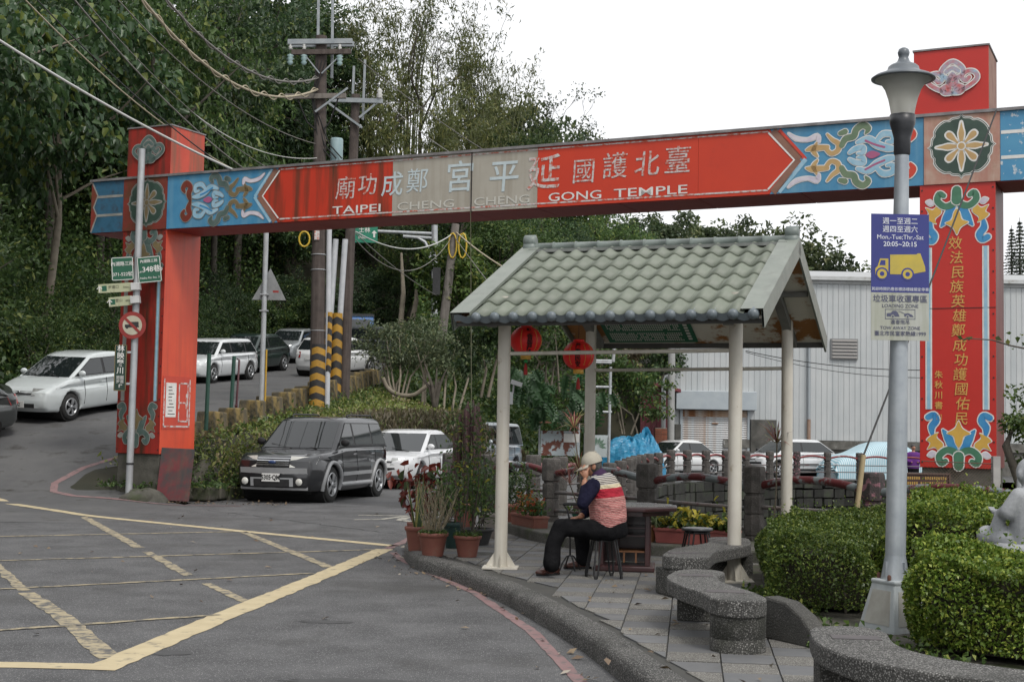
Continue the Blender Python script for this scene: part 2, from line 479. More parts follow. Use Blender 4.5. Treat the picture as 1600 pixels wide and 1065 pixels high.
# patches of tar on the asphalt: thin darker repairs
tar = M('tar_patch', (.05, .05, .051), (.065, .065, .066), sc=6, ro=.8, bump=.25, bsc=150)
for cx, cy, rx, ry in [(-.95, 8.62, .42, .10), (-1.45, 11.15, .22, .08), (.62, 8.3, .25, .1), (-2.35, 9.55, .2, .1)]:
 mb = MB(); n = 22
 mb.add([(cx + rx * cos(2 * pi * i / n) * (1 + .2 * sin(3 * i)), cy + ry * sin(2 * pi * i / n) * (1 + .25 * sin(2.3 * i)), .003) for i in range(n)], [tuple(range(n))])
 mb.build('tar_patch', tar, crossing)
# cracks: thin dark jagged ribbons
crk = M('crack', (.02, .02, .02), ro=.9)
for k, (a, b) in enumerate([((-5.4, 24.6), (-1.6, 20.0)), ((-4.6, 24.9), (-2.2, 24.3))]):
 r = random.Random(k)
 pts = [Vector(a).lerp(Vector(b), i / 30) + Vector((r.uniform(-.06, .06), r.uniform(-.06, .06))) for i in range(31)]
 line(pts, .02, crk, 'crack', .0035, jag=.006)

# ---------------------------------------------------------------- pavement island with tiles and kerb
PZ = .14
outer = [(1.12, 6.2), (.9, 7.6), (.72, 8.77), (.50, 10.12), (.04, 12.17), (-.32, 13.4), (-.62, 14.31), (-1.0, 15.19), (-1.21, 16.23), (-1.29, 17.27), (-1.31, 18.37), (-1.28, 19.6), (-1.15, 20.9)]
def smooth_line(pts, n=6, closed=False):
 pts = [Vector(p) for p in pts]; out = []
 m = len(pts)
 for i in range(m if closed else m - 1):
  if closed: p0, p1, p2, p3 = (pts[(i + k) % m] for k in (-1, 0, 1, 2))
  else: p0, p1, p2, p3 = pts[max(i - 1, 0)], pts[i], pts[i + 1], pts[min(i + 2, m - 1)]
  for j in range(n):
   t = j / n
   out.append(.5 * ((2 * p1) + (p2 - p0) * t + (2 * p0 - 5 * p1 + 4 * p2 - p3) * t * t + (3 * p1 - p0 - 3 * p2 + p3) * t * t * t))
 if not closed: out.append(pts[-1])
 return out
def offset(pts, d):
 out = []
 for i, p in enumerate(pts):
  t = (pts[min(i + 1, len(pts) - 1)] - pts[max(i - 1, 0)]).normalized()
  out.append(p + Vector((t.y, -t.x)) * d)
 return out
agg_dark = M('aggregate_kerb', (.042, .042, .04), (.075, .073, .068), sc=3, ro=.85, bump=.8, bsc=120, speck=((.36, .35, .33), 95, .5), dirt=((.035, .036, .03), 2.0, .52, .75))
ko = smooth_line(outer, 5)
prof = [(0, 0), (0.006, .10), (.018, .13), (.045, .147), (.08, .152), (.205, .151), (.213, .146), (.22, .10)]
mb = MB(); n = len(prof); VV = []
offs = [offset(ko, d) for d, _ in prof]
for i in range(len(ko)):
 for k, (d, z) in enumerate(prof): VV.append((offs[k][i].x, offs[k][i].y, z))
mb.add(VV, [(i * n + k, i * n + k + 1, (i + 1) * n + k + 1, (i + 1) * n + k) for i in range(len(ko) - 1) for k in range(n - 1)], 0, True)
mb.f = [tuple(reversed(f)) for f in mb.f]
kerb = mb.build('kerb', agg_dark, kind='structure')
inner = offset(ko, .21)
bed = [tuple(p) for p in inner] + [(-.25, 20.7), (.58, 19.4), (1.74, 17.6), (2.95, 16.7), (4.1, 15.5), (8, 12.5), (8, 5), (1.2, 5)]
tile_bed = M('mortar_joint', (.045, .045, .042), (.06, .058, .052), sc=3, ro=.9)
mb = MB(); mb.prism(list(reversed(bed)), .01, PZ - .012)
mb.f = [f if k > 1 else f for k, f in enumerate(mb.f)]
pavement = mb.build('pavement', tile_bed, kind='structure')
slab = M('slab_tile', (.105, .108, .112), (.15, .15, .15), sc=2.2, ro=.65, bump=.15, bsc=80, dirt=((.085, .085, .08), 2.6, .5, .72), island=.2)
aggt = M('aggregate_tile', (.105, .1, .09), (.16, .152, .135), sc=4, ro=.85, bump=.7, bsc=120, speck=((.42, .41, .38), 120, .5), dirt=((.06, .06, .052), 2.0, .52, .75), island=.15)
TS, TA = .345, -.13
def inside(p, poly):
 c = False; j = len(poly) - 1
 for i in range(len(poly)):
  a, b = poly[i], poly[j]
  if (a[1] > p[1]) != (b[1] > p[1]) and p[0] < (b[0] - a[0]) * (p[1] - a[1]) / (b[1] - a[1]) + a[0]: c = not c
  j = i
 return c
def clip(poly, region):
 """keep a tile whole where it fits, else cut it along the kerb"""
 q = poly
 for a, b in zip(region, region[1:]):
  a, b = Vector(a), Vector(b)
  mid = (a + b) / 2
  if (mid - Vector(q[0])).length > 2.5 if q else True: continue
  e = b - a; nn = Vector((e.y, -e.x))
  out = []
  for i in range(len(q)):
   s0, s1 = Vector(q[i]), Vector(q[(i + 1) % len(q)])
   d0, d1 = (s0 - a).dot(nn), (s1 - a).dot(nn)
   if d0 >= 0: out.append(tuple(s0))
   if d0 * d1 < 0: out.append(tuple(s0.lerp(s1, d0 / (d0 - d1))))
  q = out
  if len(q) < 3: return []
 return q
edge = [tuple(p) for p in offset(ko, .225)]
mb0 = MB(); g = TS / 2 - .005
mb0.box((0, 0, PZ - .011), (2 * g, 2 * g, .022))
me_slab, me_agg = mb0.mesh('tile', slab), mb0.mesh('tile', aggt)
far_s, far_a = MB(), MB()
cnt = 0
for i in range(-40, 40):
 for j in range(-40, 40):
  u, v = i * TS + (j % 2) * TS * .0, j * TS
  cx, cy = 1.6 + u * cos(TA) - v * sin(TA), 12 + u * sin(TA) + v * cos(TA)
  if not (5.6 < cy < 20.6 and -1.5 < cx < 6.5): continue
  cs = [(cx + a * cos(TA) - b * sin(TA), cy + a * sin(TA) + b * cos(TA)) for a, b in ((-g, -g), (g, -g), (g, g), (-g, g))]
  ins = [inside(p, bed) for p in cs]
  if not any(ins): continue
  sm = (i + j) % 2 == 0
  dist_k = min((Vector((cx, cy)) - Vector(e)).length for e in edge)
  seen = cx < 2.9 - (cy - 10) * .02 + max(0, cy - 13.5) * .2 and cx / cy < .33
  dz = rnd.uniform(-.003, .002)
  if all(ins) and dist_k > TS * .75:
   if cy < 14.6 and cy > 7.9 and seen and cnt < 292:
    link('tile', me_slab if sm else me_agg, pavement, (cx, cy, dz), TA + rnd.uniform(-.01, .01)); cnt += 1
   else:
    (far_s if sm else far_a).box((cx, cy, PZ - .011 + dz), (2 * g, 2 * g, .022), TA)
  else:
   q = clip(cs, edge)
   if len(q) >= 3:
    (far_s if sm else far_a).prism(q, PZ - .022, PZ + dz)
far_s.build('slab_tiles', slab, pavement, kind='stuff')
far_a.build('aggregate_tiles', aggt, pavement, kind='stuff')
# ---------------------------------------------------------------- temple gate
GA = -.4467
gate = thing('temple_gate', 'red and blue painted temple gate spanning the road with Chinese lettering', 'gate', (-7.6636, 26.8206, 0), GA)
GW, GD, GS = 1.07, 1.04, 15.17
ZB, ZT, ZTOP = 5.255, 6.275, 7.28
conc = M('mossy_concrete', (.10, .095, .08), (.045, .045, .035), sc=3, ro=.9, bump=.5, bsc=30, dirt=((.05, .065, .025), 2.5, .5, .7))
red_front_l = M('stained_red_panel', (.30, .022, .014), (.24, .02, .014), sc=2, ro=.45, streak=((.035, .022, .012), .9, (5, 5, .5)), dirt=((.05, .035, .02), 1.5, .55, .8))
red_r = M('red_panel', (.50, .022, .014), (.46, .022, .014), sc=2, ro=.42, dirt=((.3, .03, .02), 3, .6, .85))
orange_side = M('orange_red_side', (.62, .075, .028), (.56, .06, .026), sc=1.5, ro=.38, streak=((.3, .05, .025), .35))
maroon = M('maroon_panel', (.12, .018, .016), (.15, .03, .024), sc=2, ro=.5, streak=((.2, .09, .06), .5))
maroon_under = M('maroon_soffit', (.30, .05, .05), (.34, .06, .056), sc=2, ro=.6)
red_beam_l = M('beam_red_streaked', (.52, .038, .014), (.47, .034, .014), sc=1.5, ro=.45, streak=((.06, .03, .014), .92, (4, 4, .35)))
red_beam = M('beam_red', (.56, .045, .016), (.52, .04, .016), sc=1.5, ro=.45, dirt=((.42, .04, .02), 2.2, .6, .85))
grey_beam = M('beam_bare_metal', (.40, .375, .32), (.34, .315, .265), sc=1.2, ro=.55, streak=((.27, .24, .19), .6, (6, 6, .4)))
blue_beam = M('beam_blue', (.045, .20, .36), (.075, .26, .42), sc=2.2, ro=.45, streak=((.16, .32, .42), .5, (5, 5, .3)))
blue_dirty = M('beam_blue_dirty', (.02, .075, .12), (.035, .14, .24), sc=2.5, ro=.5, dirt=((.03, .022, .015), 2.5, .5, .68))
blue_flake = M('beam_blue_flaking', (.06, .24, .42), (.08, .28, .45), sc=2, ro=.5, dirt=((.5, .55, .58), 9, .58, .62))
tanblot = M('blotched_panel', (.40, .20, .15), (.46, .34, .27), sc=2.6, ro=.55, dirt=((.22, .11, .04), 2.2, .55, .75), streak=((.33, .08, .06), .5))
redblot = M('rust_red_panel', (.20, .03, .02), (.14, .028, .016), sc=3, ro=.5, dirt=((.08, .05, .02), 2, .48, .7))
cap_grey = M('gate_cap_metal', (.16, .15, .15), (.26, .25, .25), sc=5, ro=.5, me=.3)
white_p = M('white_paint', (.72, .71, .68), (.62, .61, .58), sc=8, ro=.5)
white_worn_p = M('white_paint_worn', (.56, .54, .52), (.46, .41, .4), sc=14, ro=.55, dirt=((.48, .1, .05), 14, .47, .6))
pale_letter = M('pale_blue_letter', (.52, .60, .62), (.45, .52, .54), sc=10, ro=.5)
faint_letter = M('faint_letter', (.50, .49, .44), ro=.55)
gold = M('gold_paint', (.62, .36, .09), (.52, .28, .07), sc=9, ro=.45)
dgreen = M('ornament_dark_green', (.028, .055, .042), (.04, .075, .055), sc=5, ro=.45)
g_green = M('ornament_green', (.05, .16, .09), (.07, .2, .12), sc=6, ro=.45)
g_olive = M('ornament_sage', (.12, .18, .11), (.16, .22, .13), sc=7, ro=.5)
g_tan = M('ornament_tan', (.50, .34, .15), (.44, .28, .12), sc=5, ro=.5)
g_yel = M('ornament_yellow', (.62, .38, .07), (.55, .33, .06), sc=5, ro=.45)
g_blue = M('ornament_blue', (.03, .2, .46), (.06, .28, .5), sc=6, ro=.45)
g_lblue = M('ornament_light_blue', (.22, .42, .55), (.34, .5, .6), sc=7, ro=.5)
g_red = M('ornament_red', (.55, .05, .025), ro=.45)
g_pale = M('ornament_pale', (.62, .58, .62), (.5, .46, .55), sc=7, ro=.5)
g_dull = M('ornament_dull_green', (.06, .1, .085), (.1, .14, .13), sc=6, ro=.5)
g_dtan = M('ornament_dull_tan', (.2, .15, .07), (.14, .11, .06), sc=6, ro=.5)
g_grey = M('ornament_outline_grey', (.28, .28, .26), (.2, .2, .18), sc=6, ro=.5)
g_mix = M('ornament_faded_cloud', (.5, .12, .12), (.3, .42, .52), sc=5, ro=.5)

def pillar(u0, du, z0, front, side, upper_front, upper_side, plz):
 # plinth
 mb = MB(); mb.box((u0 + GW / 2, GD / 2, plz / 2 - .1), (GW - .05, GD - .06, plz + .2)); pl = mb.build('plinth', conc, gate, bevel=.02)
 # lower shaft: front, sides, back as one painted steel casing
 mb = MB(); mb.box((u0 + GW / 2, GD / 2, (z0 + ZB) / 2), (GW, GD, ZB - z0), mi=0)
 mb.m = [1, 1, 0, 1, 1, 1]
 mb.build('pillar', [front, side], gate, bevel=.006)
 mb = MB(); mb.box((u0 + du + GW / 2, GD / 2 + .02, (ZT + ZTOP) / 2), (GW, GD - .02, ZTOP - ZT), mi=0)
 mb.m = [1, 1, 0, 1, 1, 1]
 mb.build('pillar_head', [upper_front, upper_side], gate, bevel=.006)
 mb = MB(); mb.box((u0 + du + GW / 2, GD / 2 + .02, ZTOP + .012), (GW + .03, GD + .02, .025)); mb.build('pillar_cap', cap_grey, gate)
 # screw heads along the casing edges
 mb = MB()
 for k in range(14):
  z = lerp(z0 + .08, ZB - .08, k / 13)
  for uu in (.035, GW - .035):
   mb.box((u0 + uu, -.003, z), (.022, .008, .022))
 mb.build('rivets', M('rivet_dark', (.03, .02, .02), ro=.6), gate, kind='stuff')
orange_old = M('weathered_orange_side', (.42, .045, .022), (.5, .06, .028), sc=2, ro=.5, streak=((.16, .07, .035), .75, (6, 6, .4)))
wood_brown = M('peeled_brown_side', (.24, .13, .09), (.17, .07, .05), sc=4, ro=.7, streak=((.3, .2, .15), .5, (12, 12, .3)))
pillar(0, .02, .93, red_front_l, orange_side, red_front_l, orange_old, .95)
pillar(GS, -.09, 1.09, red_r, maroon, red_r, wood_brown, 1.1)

# beam: steel box, panelled front, soffit sheets
U0, U1 = -.83, GS + GW + 1.6
mb = MB(); mb.box(((U0 + U1) / 2, GD / 2 + .005, (ZB + ZT) / 2), (U1 - U0, GD - .03, ZT - ZB - .012)); mb.m = [1, 0, 0, 0, 0, 0]
mb.build('beam', [maroon, maroon_under], gate)
mb = MB(); mb.box(((U0 + U1) / 2, GD / 2, ZT + .02), (U1 - U0 + .04, GD + .1, .045)); mb.build('beam_cap', cap_grey, gate)
sof = [U0, .0, 2.2, 4.3, 6.1, 7.68, 8.93, 10.4, 11.75, 13.4, GS + .05, GS + GW, U1]
for a, b in zip(sof, sof[1:]):
 mb = MB(); mb.box(((a + b) / 2, GD / 2 + .005, ZB - .004), (b - a - .014, GD - .05, .016)); mb.build('soffit_panel', maroon_under, gate)
PV = -.012      # front plane of the panels
def panel(poly, mat, v=PV, th=.02, name='panel', par=gate):
 mb = MB(); mb.plate([(p[0], p[1]) for p in poly], v, v + th); return mb.build(name, mat, par)
za, zb_ = ZB + .0, ZT - .002
zm = (za + zb_) / 2
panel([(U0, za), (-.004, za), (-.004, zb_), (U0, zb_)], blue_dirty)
panel([(0, za), (GW, za), (GW, zb_), (0, zb_)], redblot, PV - .012)
panel([(GW + .004, za), (3.66, za), (3.28, zm), (3.66, zb_), (GW + .004, zb_)], blue_beam)
panel([(3.664, za), (6.1, za), (6.1, zb_), (3.664, zb_), (3.284, zm)], red_beam_l)
panel([(6.104, za), (7.676, za), (7.676, zb_), (6.104, zb_)], grey_beam)
panel([(7.688, za), (8.926, za), (8.926, zb_), (7.688, zb_)], grey_beam)
panel([(8.93, za), (11.742, za), (11.742, zb_), (8.93, zb_)], red_beam)
panel([(11.746, za), (12.9, za), (13.32, zm), (12.9, zb_), (11.746, zb_)], red_beam)
panel([(12.904, za), (GS + .06, za), (GS + .06, zb_), (12.904, zb_), (13.324, zm)], blue_beam)
panel([(GS + .066, za), (GS + .066 + GW, za), (GS + .066 + GW, zb_), (GS + .066, zb_)], tanblot, PV - .012)
panel([(GS + GW + .07, za), (U1, za), (U1, zb_), (GS + GW + .07, zb_)], blue_flake)
mb = MB(); mb.box((7.682, -.02, zm), (.012, .02, 1.08)); mb.build('seam_strip', M('seam_black', (.02, .015, .015), ro=.6), gate)
# chevrons beside the red field: brown, red, pale bands
def ribbon(pts, wd, v, mat, name, par=gate, closed=False, rz=None, th=.006, ends=True, n=5, plane=None):
 """flat painted band in the gate's front plane; wd may be a list"""
 q = smooth_line([Vector((p[0], p[1])) for p in pts], n, closed) if n > 1 else [Vector((p[0], p[1])) for p in pts]
 m = len(q)
 ws = [wd] * m if not hasattr(wd, '__len__') else [np.interp(i / (m - 1), np.linspace(0, 1, len(wd)), wd) for i in range(m)]
 L, R = [], []
 for i, p in enumerate(q):
  if closed: t = q[(i + 1) % m] - q[i - 1]
  else: t = q[min(i + 1, m - 1)] - q[max(i - 1, 0)]
  if t.length < 1e-6: t = Vector((1, 0))
  t.normalize(); nn = Vector((-t.y, t.x))
  L.append(p + nn * ws[i] / 2); R.append(p - nn * ws[i] / 2)
 mb = MB()
 k = m if closed else m - 1
 for i in range(k):
  j = (i + 1) % m
  mb.add([(R[i].x, v, R[i].y), (R[j].x, v, R[j].y), (L[j].x, v, L[j].y), (L[i].x, v, L[i].y)], [(0, 1, 2, 3)])
 if ends and not closed:
  for e, p in ((0, q[0]), (-1, q[-1])):
   r = ws[e] / 2; c = 10
   mb.add([(p.x + r * cos(2 * pi * a / c), v - .0004, p.y + r * sin(2 * pi * a / c)) for a in range(c)], [tuple(range(c))])
 return mb.build(name, mat, par)
def blob(pts, v, mat, name, par=gate, n=5):
 q = smooth_line([Vector((p[0], p[1])) for p in pts], n, True) if n > 1 else [Vector(p) for p in pts]
 mb = MB(); mb.add([(p.x, v, p.y) for p in q], [tuple(range(len(q)))])
 return mb.build(name, mat, par)
def outlined(kind, pts, wd, mat, name, v=-.016, ol=.02, omat=None, **k):
 """ornament stroke or shape with a pale outline behind it"""
 omat = omat or white_p
 if kind == 'r':
  w2 = [w_ + 2 * ol for w_ in wd] if hasattr(wd, '__len__') else wd + 2 * ol
  ribbon(pts, w2, v, omat, name + '_outline', **k); return ribbon(pts, wd, v - .003, mat, name, **k)
 c = sum((Vector(p) for p in pts), Vector((0, 0))) / len(pts)
 big = []
 for p in pts:
  d = Vector(p) - c; big.append(tuple(c + d * (1 + ol / max(d.length, .01))))
 blob(big, v, omat, name + '_outline', **k); return blob(pts, v - .003, mat, name, **k)
wv = PV - .004
for (s, x0, x1, xt) in ((1, 12.9, 12.9, 13.32), (-1, 3.66, 3.66, 3.28)):
 d = s
 for off, wd, mt in ((.055, .11, M('chevron_brown', (.26, .13, .09), (.2, .1, .07), sc=6, ro=.5)), (.145, .06, g_red if s > 0 else g_lblue)):
  ribbon([(x0 + d * off, zb_ - .02), (xt + d * off, zm)], wd, wv, mt, 'chevron_band', n=1, ends=False)
 for off, wd, mt in ((.055, .11, MATS['chevron_brown']), (.15, .07, g_lblue)):
  ribbon([(x0 + d * off, za + .02), (xt + d * off, zm)], wd, wv - .0008, mt, 'chevron_band', n=1, ends=False)
 ribbon([(x0 - d * .02, zb_ - .05), (xt - d * .03, zm), (x0 - d * .02, za + .075)], .03, wv - .002, white_p, 'border_line', n=1, ends=False)
ribbon([(3.7, zb_ - .035), (12.88, zb_ - .035)], .022, wv - .001, white_worn_p, 'border_line', n=1, ends=False)
ribbon([(3.7, za + .062), (12.88, za + .062)], .026, wv - .001, white_worn_p, 'border_line', n=1, ends=False)
# stripes on the beam ends
for (a, b, mt) in ((U0 + .16, -.02, g_grey), (GS + GW + .08, U1, white_p)):
 for z in (zm - .17, zm + .2): ribbon([(a, z), (b, z)], .05, wv, mt, 'end_stripe', n=1, ends=False)
blob([(U0 + .005, za + .01), (U0 + .16, za + .36), (U0 + .07, zm), (U0 + .17, zb_ - .28), (U0 + .005, zb_ - .01)], wv, redblot, 'end_notch', n=1)
ribbon([(U0 + .02, zb_ - .01), (U0 + .17, zb_ - .28), (U0 + .07, zm), (U0 + .16, za + .34), (U0 + .02, za + .01)], .035, wv - .002, g_grey, 'end_notch_line', n=1, ends=False)
# lettering on the beam
for ch, u, z, sz, mt in [('廟', 5.12, 5.78, .5, white_worn_p), ('功', 5.58, 5.82, .47, white_worn_p), ('成', 6.09, 5.79, .52, pale_letter), ('鄭', 6.6, 5.82, .52, pale_letter), ('宮', 7.44, 5.83, .66, pale_letter), ('平', 8.29, 5.79, .68, pale_letter), ('延', 9.03, 5.8, .72, white_worn_p), ('國', 9.76, 5.79, .5, white_worn_p), ('護', 10.31, 5.84, .52, white_worn_p), ('北', 10.87, 5.84, .5, white_worn_p), ('臺', 11.39, 5.86, .54, white_worn_p)]:
 text(ch, sz * .88, mt, gate, (u, wv - .002, z), bold=.001 if ch in '廟鄭護國臺' else .006, shear=.06)
for s_, a, b, mt in [('TAIPEI', 4.87, 5.88, white_p), ('CHENG', 6.22, 7.35, faint_letter), ('CHENG', 7.74, 8.79, faint_letter), ('GONG', 9.14, 10.09, white_p), ('TEMPLE', 10.31, 11.57, white_p)]:
 me = text_mesh(s_, .2, mt, bold=.004)
 wd = max(v.co.x for v in me.vertices) - min(v.co.x for v in me.vertices)
 o = link('lettering', me, gate, ((a + b) / 2, wv - .002, 5.405)); o.scale = ((b - a) / wd, 1, 1)

# medallions: lobed dark-green field with an eight-petal star
def medallion(cu, cz, r, v, dull):
 a_field = []
 n = 96
 def shape(k):
  out = []
  for i in range(n):
   a = 2 * pi * i / n
   c, s = abs(cos(a)), abs(sin(a))
   q = (c ** 2.6 + s ** 2.6) ** (-1 / 2.6)
   b = a % (pi / 2); b = min(b, pi / 2 - b)
   rr = q * (1 - .06 * math.exp(-((b - .42) / .07) ** 2)) * .93
   rr += .1 * math.exp(-(b / .05) ** 2)
   out.append((cu + r * k * rr * cos(a), cz + r * k * rr * sin(a)))
  return out
 ol = g_grey if dull else white_p
 blob(shape(1.0), v, ol, 'medallion_rim', n=1)
 blob(shape(.965), v - .002, dgreen, 'medallion_field', n=1)
 blob(shape(.94), v - .003, ol, 'medallion_rim', n=1)
 blob(shape(.92), v - .004, dgreen, 'medallion_field', n=1)
 pt = g_dtan if dull else g_tan
 for k in range(8):
  a = k * pi / 4
  L = r * (.74 if k % 2 == 0 else .60)
  prof = [(0.10, .02), (.3, .06), (.55, .085), (.75, .05), (1, .004)] if k % 2 == 0 else [(.12, .02), (.4, .035), (.7, .085), (.9, .09), (1, .03)]
  for gk, mt, vv in ((.022, ol, v - .005), (0, pt, v - .006)):
   up = [(t * L + (gk if t == 1 else 0), w_ * r + gk) for t, w_ in prof]
   loop = up + [(x, -y) for x, y in reversed(up)]
   blob([(cu + x * cos(a) - y * sin(a), cz + x * sin(a) + y * cos(a)) for x, y in loop], vv, mt, 'petal' if gk == 0 else 'petal_outline', n=2)
 c = 14
 for rr, mt, vv in ((.14, ol, v - .007), (.1, pt, v - .008)):
  blob([(cu + r * rr * cos(2 * pi * i / c), cz + r * rr * sin(2 * pi * i / c)) for i in range(c)], vv, mt, 'medallion_centre', n=1)
medallion(.59, 5.785, .475, PV - .016, True)
medallion(GS + .6, 5.80, .475, PV - .016, False)

# cloud ornaments on the pillar heads
def cloud(cu, cz, s, v, mat, ol):
 arcs = [[(-.02, -.62), (-.3, -.62), (-.42, -.42), (-.22, -.28), (-.1, -.42), (-.24, -.48)],
   [(.02, -.62), (.3, -.62), (.42, -.42), (.22, -.28), (.1, -.42), (.24, -.48)],
   [(-.3, -.55), (-.72, -.3), (-.98, .02), (-.86, .32), (-.56, .36), (-.38, .12), (-.52, -.08), (-.66, .06)],
   [(.3, -.55), (.72, -.3), (.98, .02), (.86, .32), (.56, .36), (.38, .12), (.52, -.08), (.66, .06)],
   [(-.4, .2), (-.42, .5), (-.22, .78), (0, .9), (.22, .78), (.42, .5), (.4, .2)],
   [(-.24, .42), (0, .58), (.24, .42)], [(-.3, .16), (0, .02), (.3, .16)], [(-.16, -.1), (0, .3), (.16, -.1), (0, -.22), (-.16, -.1)]]
 for i, a in enumerate(arcs): ribbon([(cu + p[0] * s, cz + p[1] * s * .85) for p in a], s * .25, v, ol, 'cloud_outline')
 for i, a in enumerate(arcs): ribbon([(cu + p[0] * s, cz + p[1] * s * .85) for p in a], s * .16, v - .002, mat, 'cloud_scroll')
cloud(.56, 6.80, .37, -.004, g_dull, g_grey)
cloud(GS + .47, 6.8, .36, -.004, g_mix, white_p)

# scroll panels on the blue fields (dragon scrolls)
def scrolls(cu, sgn, dull):
 def T(p): return (cu + sgn * p[0], zm + p[1])
 ol = g_grey if dull else white_p
 v = wv - .002
 for s in (1, -1):
  def S(l): return [T((a, b * s)) for a, b in l]
  outlined('r', S([(-.72, .42), (-.6, .33), (-.42, .3), (-.28, .34), (-.25, .26)]), [.03, .07, .06, .09, .05], g_pale, 'scroll', v, .012, ol)
  outlined('r', S([(-.44, .14), (-.34, .16), (-.12, .16)]), [.03, .1, .07], g_dtan if dull else g_tan, 'scroll', v - .001, .014, ol)
  outlined('r', S([(-.27, .03), (-.33, .12), (-.28, .24)]), [.03, .08, .03], g_dtan if dull else g_tan, 'scroll', v - .001, .014, ol)
  outlined('r', S([(-.14, .14), (-.06, .06), (.04, .1), (.05, .2), (-.04, .27), (-.12, .36)]), [.06, .07, .08, .08, .06, .03], g_dtan if dull else g_tan, 'scroll', v - .002, .014, ol)
  outlined('r', S([(.1, .17), (.16, .27), (.28, .3), (.32, .4), (.42, .46), (.5, .4), (.46, .33)]), [.08, .1, .1, .1, .1, .09, .03], g_dull if dull else g_olive, 'scroll', v - .003, .014, ol)
  outlined('r', S([(.08, .36), (.15, .38)]), [.07, .09], g_dull if dull else g_olive, 'scroll', v - .002, .012, ol)
  outlined('r', S([(.34, .2), (.5, .24), (.64, .14), (.8, .08), (.92, .07)]), [.05, .1, .11, .1, .04], g_lblue, 'scroll', v - .004, .014, ol)
  outlined('r', S([(.62, .2), (.72, .3), (.86, .28), (.86, .18), (.78, .18)]), [.05, .09, .08, .07, .04], g_lblue, 'scroll', v - .005, .014, ol)
  outlined('r', S([(.22, .05), (.3, .1), (.42, .12), (.42, .04), (.34, .03)]), [.05, .08, .08, .07, .03], g_lblue, 'scroll', v - .003, .012, ol)
  ribbon(S([(.46, .22), (.6, .15), (.74, .1)]), .03, v - .009, g_blue if dull else M('ornament_mauve', (.36, .1, .2), ro=.5), 'scroll_vein')
  outlined('r', S([(.98, .02), (1.02, .14), (.98, .26), (1.08, .34), (1.16, .26), (1.12, .18)]), [.06, .12, .1, .12, .1, .05], redblot if dull else g_red, 'scroll', v - .005, .016, ol)
 blob([T(p) for p in [(.55, .06), (.68, .0), (.55, -.06), (.46, 0)]], v - .006, M('ornament_mauve', (.36, .1, .2), ro=.5), 'scroll_heart')
scrolls(13.92, 1, False)
scrolls(2.62, -1, True)

# vases of leaves at the top and foot of the pillar fronts
def vase(cu, cz, s, v, dull, up):
 ol = g_grey if dull else white_p
 k = 1 if up else -1
 yl, gr, bl = (g_dtan, g_dull, g_dull) if dull else (g_yel, g_green, g_blue)
 def T(l): return [(cu + a * s, cz + k * b * s) for a, b in l]
 def Q(l): return [x * .72 for x in l]
 def TM(l): return [(cu - a * s, cz + k * b * s) for a, b in l]
 for t in (T, TM):
  outlined('r', t([(.95, .75), (.82, .62), (.72, .5), (.86, .3), (.82, .05), (.72, -.1)]) if False else t([(.98, .78), (.8, .86), (.72, .68), (.86, .46), (.84, .2)]), Q([.12, .12, .14, .14, .06]), bl, 'leaf_scroll', v, s * .038, ol)
  outlined('b', t([(.5, -.1), (.7, .1), (.66, .26), (.86, .18), (1.02, .02), (.9, -.08), (1.0, -.28), (.78, -.2), (.62, -.34)]), 0, yl, 'flower', v - .001, s * .038, ol)
  outlined('r', t([(.5, .36), (.34, .12), (.2, -.18), (.04, -.4)]), Q([.04, .16, .17, .06]), bl, 'leaf_scroll', v - .004, s * .036, ol)
  outlined('r', t([(0, -.5), (.16, -.34), (.4, -.3), (.62, -.5), (.56, -.72), (.42, -.66)]), Q([.16, .14, .13, .13, .13, .1]), gr, 'leaf_scroll', v - .006, s * .036, ol)
  outlined('b', t([(.72, -.42), (.86, -.34), (1.0, -.48), (.86, -.54)]), 0, g_pale if not dull else g_grey, 'petal', v - .001, s * .035, ol)
 outlined('b', T([(0, .66), (.12, .42), (.36, .26), (.16, .16), (.1, -.06), (0, -.2), (-.1, -.06), (-.16, .16), (-.36, .26), (-.12, .42)]), 0, yl, 'flower', v - .008, s * .038, ol)
 outlined('r', T([(0, -.5), (0, -.82)]), Q([.2, .18]), gr, 'leaf_scroll', v - .01, s * .036, ol)
sv = -.004
vase(GS + .55, 1.48, .44, sv, False, True)
vase(GS + .53, 4.79, .44, sv, False, False)
vase(.5, 1.48, .45, sv, True, True)
vase(.53, 4.9, .45, sv, True, False)
for u0, dull in ((GS, False), (0, True)):
 for uu in (.13, .93):
  outlined('r', [(u0 + uu, 4.32), (u0 + uu, 1.94)], .05, g_grey if dull and uu < .5 else g_lblue, 'side_bar', sv, .022, g_grey if dull else white_p, n=1, ends=False)
for i, ch in enumerate('效法民族英雄鄭成功護國佑民'):
 text(ch, .2, gold, gate, (GS + .5 + .012 * (i % 3) + i * .007, sv - .004, 4.36 - i * .2135), bold=.004, shear=.1)
for i, ch in enumerate('朱秋川書'):
 text(ch, .12, gold, gate, (GS + .27, sv - .004, 2.44 - i * .15), bold=.012)
ribbon([(GS + .24, 1.86), (GS + .31, 1.86), (GS + .31, 1.79), (GS + .24, 1.79)], .01, sv - .003, gold, 'seal_mark', closed=True, n=1)
mb = MB(); mb.box((GS + GW / 2, -.003, 3.42), (GW, .008, .008)); mb.build('panel_seam', M('seam_black', (.02, .015, .015), ro=.6), gate)
